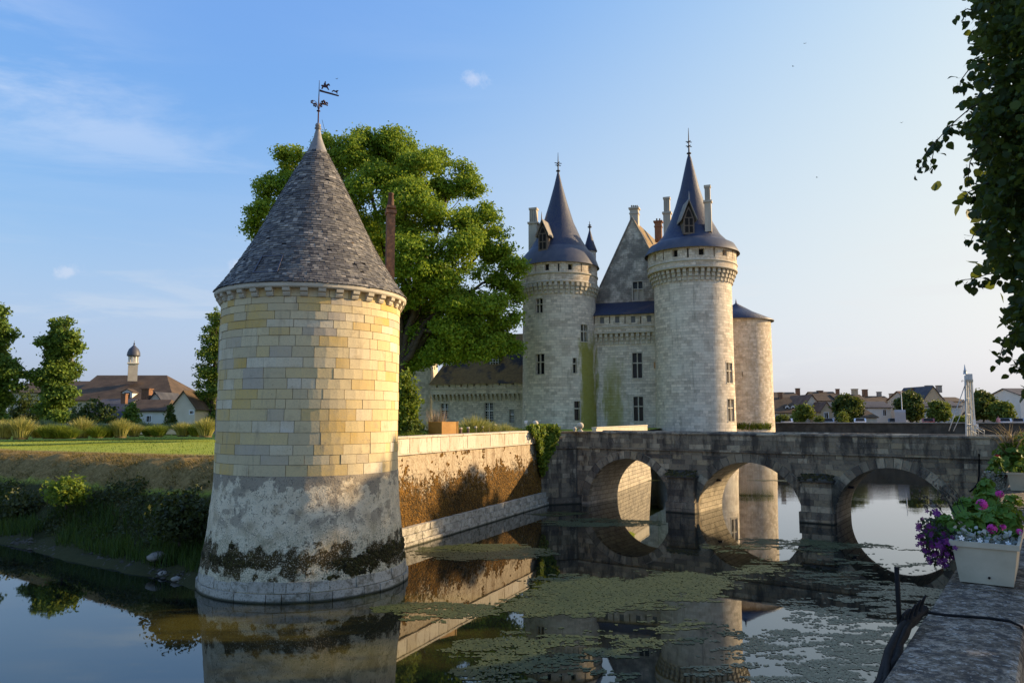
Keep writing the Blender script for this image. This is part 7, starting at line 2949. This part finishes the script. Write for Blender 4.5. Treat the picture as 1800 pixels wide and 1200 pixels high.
for k in range(4):
    p = at(1590 + 9 * k, 1098 - 8 * k, 3.9)
    mb.tube([p, p + Vector((.01, -.01, .05)), p + Vector((.025, -.02, .085))], [.009, .008, .005], 6)
mb.build('cable_tie', M['rubber'], o)
o = thing('thin_cable', at(1700, 1082, 4.2), 'thin black cable laid across the top of the foreground parapet', 'cable')
mb = MB()
ctop = lambda px, py: atz(px, py, 4.416)
pts = [at(1584, 1096, 3.92), at(1588, 1080, 3.95), at(1597, 1071, 4.02), at(1612, 1071, 4.1), at(1622, 1074, 4.12)] + [ctop(px, py) for px, py in ((1632, 1076), (1660, 1080), (1700, 1083), (1740, 1086), (1775, 1091))]
e = pts[-1]
pts += [e + BKN * .05 - Vector((0, 0, .02)), e + BKN * .08 - Vector((0, 0, .14)), e + BKN * .09 - Vector((0, 0, .5))]
mb.tube(pts, .008, 8)
mb.build('cable', M['rubber'], o)


# ------------------------------------------------------------------ drawbridge gantry at the bridge end
def gantry():
    Y = 37.2
    A = lambda px, py, dy=0: at(px, py, Y + dy)
    o = thing('lifting_gantry', (A(1704, 760).x, Y, 3.6), 'tall slender white steel gantry with a spike on top at the bridge end', 'gantry')
    for (xt, xb, yt, yb, dy, w, mtn) in ((1697, 1699.5, 660, 772, 0, .055, 'steel'), (1700.5, 1704, 668, 765, .4, .04, 'trim'), (1704, 1708, 668, 765, .2, .04, 'steel'), (1706, 1711.5, 668, 765, .6, .03, 'trim'), (1707.5, 1714.5, 660, 765, 0, .045, 'steel')):
        mb = MB()
        mb.tube([A(xb, yb, dy), A((xt + xb) / 2, (yt + yb) / 2, dy), A(xt, yt, dy)], w, 4, sm=False)
        mb.build('post', M[mtn], o)
    mb = MB()
    for y in (700, 728, 745):
        mb.tube([A(1698.3, y), A(1711 + (y - 700) * .05, y + 1)], .02, 4)
    for y0, y1 in ((670, 700), (700, 728), (728, 745), (745, 764)):
        mb.tube([A(1698, y0, .1), A(1712, y1, .1)], .014, 4)
    mb.build('cross_bar', M['steel'], o)
    mb = MB()
    p, q = A(1696, 668), A(1707.5, 657)
    mb.obox((p.x, Y - .08, p.z), (q.x - p.x, 0, 0), (.14, .24, 0), (0, 0, q.z - p.z))
    mb.build('head_block', M['steel'], o)
    mb = MB()
    p, q = A(1699, 671), A(1708, 667)
    mb.obox((p.x, Y - .12, p.z), (q.x - p.x, 0, 0), (.17, .30, 0), (0, 0, q.z - p.z))
    mb.build('name_board', M['planter'], o)
    mb = MB()
    c = A(1700.8, 657)
    mb.tube([(c.x, Y + .2, c.z), (c.x, Y + .2, A(0, 651).z)], [.09, .06], 6)
    mb.tube([(c.x, Y + .2, A(0, 651).z), (c.x, Y + .2, A(0, 650).z), (c.x, Y + .2, A(0, 639.5).z)], [.10, .045, .008], 6)
    mb.build('spike', M['steel'], o)
    mb = MB()
    mb.tube([A(1696, 677), A(1688, 700), A(1675, 736), A(1668, 757)], .022, 5)
    mb.tube([A(1695, 706), A(1686, 735), A(1676, 757)], .018, 5)
    mb.tube([A(1694, 702), A(1687, 709)], .03, 5)
    mb.build('stay', M['steel'], o)
    mb = MB()
    c = A(1692, 669)
    mb.tube([(c.x + .05, Y, c.z), (c.x - .02, Y, c.z + .02), (c.x - .05, Y, c.z - .03), (c.x - .02, Y, c.z - .06)], .015, 5)
    mb.build('lamp_hook', M['dark_iron'], o)
    mb = MB()
    for (xa, xb, y0) in ((1702, 1720, 746), (1714, 1730, 744)):
        mb.tube([A(xa, y0), A(xa + 6, y0 + 8, -.2), A(xb - 4, y0 + 11, -.3), A(xb, y0 + 12, -.3), A(xb, y0 + 24, -.3)], .022, 6)
        mb.tube([A(xa, y0 + 8), A(xb, y0 + 18, -.3)], .016, 5)
    mb.build('guard_rail', M['steel'], o)
    mb = MB()
    for (xa, xb, ya, yb) in ((1709.5, 1711.8, 737, 747), (1714, 1716.5, 745, 754)):
        p, q = A(xa, yb), A(xb, ya)
        mb.obox((p.x, Y - .15, p.z), (q.x - p.x, 0, 0), (0, .12, 0), (0, 0, q.z - p.z))
    mb.build('counterweight', M['white_paint'], o)


gantry()


# ------------------------------------------------------------------ overhanging linden by the photographer
def foreground_tree():
    base = Vector((9.3, 7.6, 3.45))
    o = thing('linden_tree', base, 'big shaded linden reaching in from the edge with large dark heart-shaped leaves', 'tree')
    r = np.random.default_rng(300)
    rq = random.Random(301)
    ys = [-60, 0, 60, 130, 165, 200, 245, 300, 330, 350, 400, 430, 465, 500, 540, 600, 640, 690, 720]
    xs = [1690, 1702, 1696, 1708, 1698, 1692, 1700, 1715, 1712, 1702, 1722, 1714, 1735, 1758, 1770, 1776, 1790, 1803, 1830]
    n = 30000
    py = r.uniform(-60, 715, n)
    e = np.interp(py, ys, xs) + (fbm(py / 23.0, py * 0 + 3, 77, 4, .7) - .5) * 85
    px = e + 6 + 175 * r.random(n) ** 1.25
    Yd = 8.2 + 2.4 * r.random(n) + np.clip((px - 1760) / 100, 0, 1) * (r.random(n) - .8) * 2.0
    thin = np.clip((px - e) / 60, 0.14, 1)
    holes = fbm(px / 20.0, py / 20.0, 88, 3) > .30
    k = (r.random(n) < thin) & (holes | (px > e + 90))
    px, py, Yd = px[k], py[k], Yd[k]
    C = np.array([at(a, b, c) for a, b, c in zip(px, py, Yd)])
    edge = (px - np.interp(py, ys, xs)) < 34
    sel = np.where(edge)[0][:230]
    msk = np.ones(len(C), bool)
    msk[sel] = False
    Cs = C[msk]
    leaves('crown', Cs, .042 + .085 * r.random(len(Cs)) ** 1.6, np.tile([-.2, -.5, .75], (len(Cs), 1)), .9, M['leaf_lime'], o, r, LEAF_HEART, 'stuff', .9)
    # crown above and beyond the frame
    lobes = [((9.8, 8.4, 9.5), (2.6, 2.8, 2.4)), ((11.5, 10.5, 8.6), (2.6, 2.6, 2.2)), ((12.0, 7.0, 9.0), (2.6, 2.6, 2.2)), ((10.2, 9.4, 12.3), (2.8, 2.8, 2.2)), ((12.2, 8.2, 11.8), (2.4, 2.4, 2.2)), ((9.2, 5.6, 8.8), (2.2, 2.0, 1.9)), ((10.0, 11.8, 9.0), (2.2, 2.2, 2.0)), ((8.3, 5.3, 7.0), (1.9, 1.6, 1.6)), ((8.8, 6.7, 7.4), (1.8, 1.6, 1.7)), ((7.9, 4.2, 6.6), (1.7, 1.5, 1.5))]
    C2, N2 = lobe_points(lobes, 13000, r, 10, .4, .6)
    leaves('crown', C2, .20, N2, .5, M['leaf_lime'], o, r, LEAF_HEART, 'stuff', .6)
    # single large leaves along the outline and on the hanging twigs
    LM = []
    for q in range(3):
        mb = MB()
        mb.face([(x * (1 + .1 * q), y, z * (1 + q)) for x, y, z in LEAF_HEART])
        mb.tube([(-.35, 0, .06), (0, 0, 0)], .016, 4)
        LM.append(mesh_only(mb, M['leaf_lime'], 'leaf'))
    pos = [Vector(C[i]) for i in sel]
    twigs = [[(1706, 190), (1680, 212), (1655, 238), (1632, 262), (1610, 296)], [(1700, 215), (1668, 222), (1645, 250), (1636, 290)], [(1760, 478), (1735, 482), (1712, 490), (1690, 492)], [(1705, 120), (1690, 140), (1684, 165)],
             [(1715, 20), (1700, 16), (1688, 22)], [(1770, 590), (1762, 612), (1758, 625)], [(1805, 630), (1785, 640), (1776, 642)], [(1720, 330), (1702, 338), (1690, 336)], [(1725, 400), (1712, 412), (1706, 425)], [(1730, 240), (1705, 285), (1700, 330)]]
    tb = MB()
    for i, tw in enumerate(twigs):
        Y = 8.4 + .1 * (i % 4)
        P_ = [at(x, y, Y) for x, y in tw]
        root = at(tw[0][0] + 60, tw[0][1] - 30, Y + .6)
        tb.tube([root] + P_, [.012] + [.008 - .005 * k / len(P_) for k in range(len(P_))], 5)
        for a, b in zip(P_, P_[1:]):
            for q in range(9 if i < 3 else 7):
                p = a + (b - a) * rq.random()
                pos.append(p + Vector((rq.gauss(0, .05), rq.gauss(0, .06), -abs(rq.gauss(.03, .05)))))
    for i, p in enumerate(pos):
        lf = put('leaf', LM[i % 3], o, tuple(p - base))
        s = rq.uniform(.055, .10)
        lf.scale = (s, s, s)
        lf.rotation_euler = (rq.gauss(0, .7) + .5, rq.gauss(1.0, .55), rq.uniform(0, 6.28))
    tb.build('twig', M['bark'], o, 'stuff')
    mb = MB()
    mb.tube([base - Vector((0, 0, .2)), base + Vector((0, 0, 1.0)), base + Vector((.1, .2, 3.2)), base + Vector((.3, .6, 6.0))], [.34, .26, .22, .14], 12)
    mb.build('trunk', M['bark'], o)
    for i, (c, _) in enumerate(lobes):
        mb = MB()
        limb(mb, base + Vector((.1, .2, 2.6 + .4 * i)), c, .11, .03, i + 9)
        mb.build('branch', M['bark'], o)
    for i, (x, y) in enumerate(((1760, 120), (1770, 300), (1790, 450), (1800, 560))):
        mb = MB()
        limb(mb, base + Vector((.1, .2, 2.8 + .7 * (3 - i))), at(x, y, 8.8), .07, .012, i + 30)
        mb.build('branch', M['bark'], o)


foreground_tree()
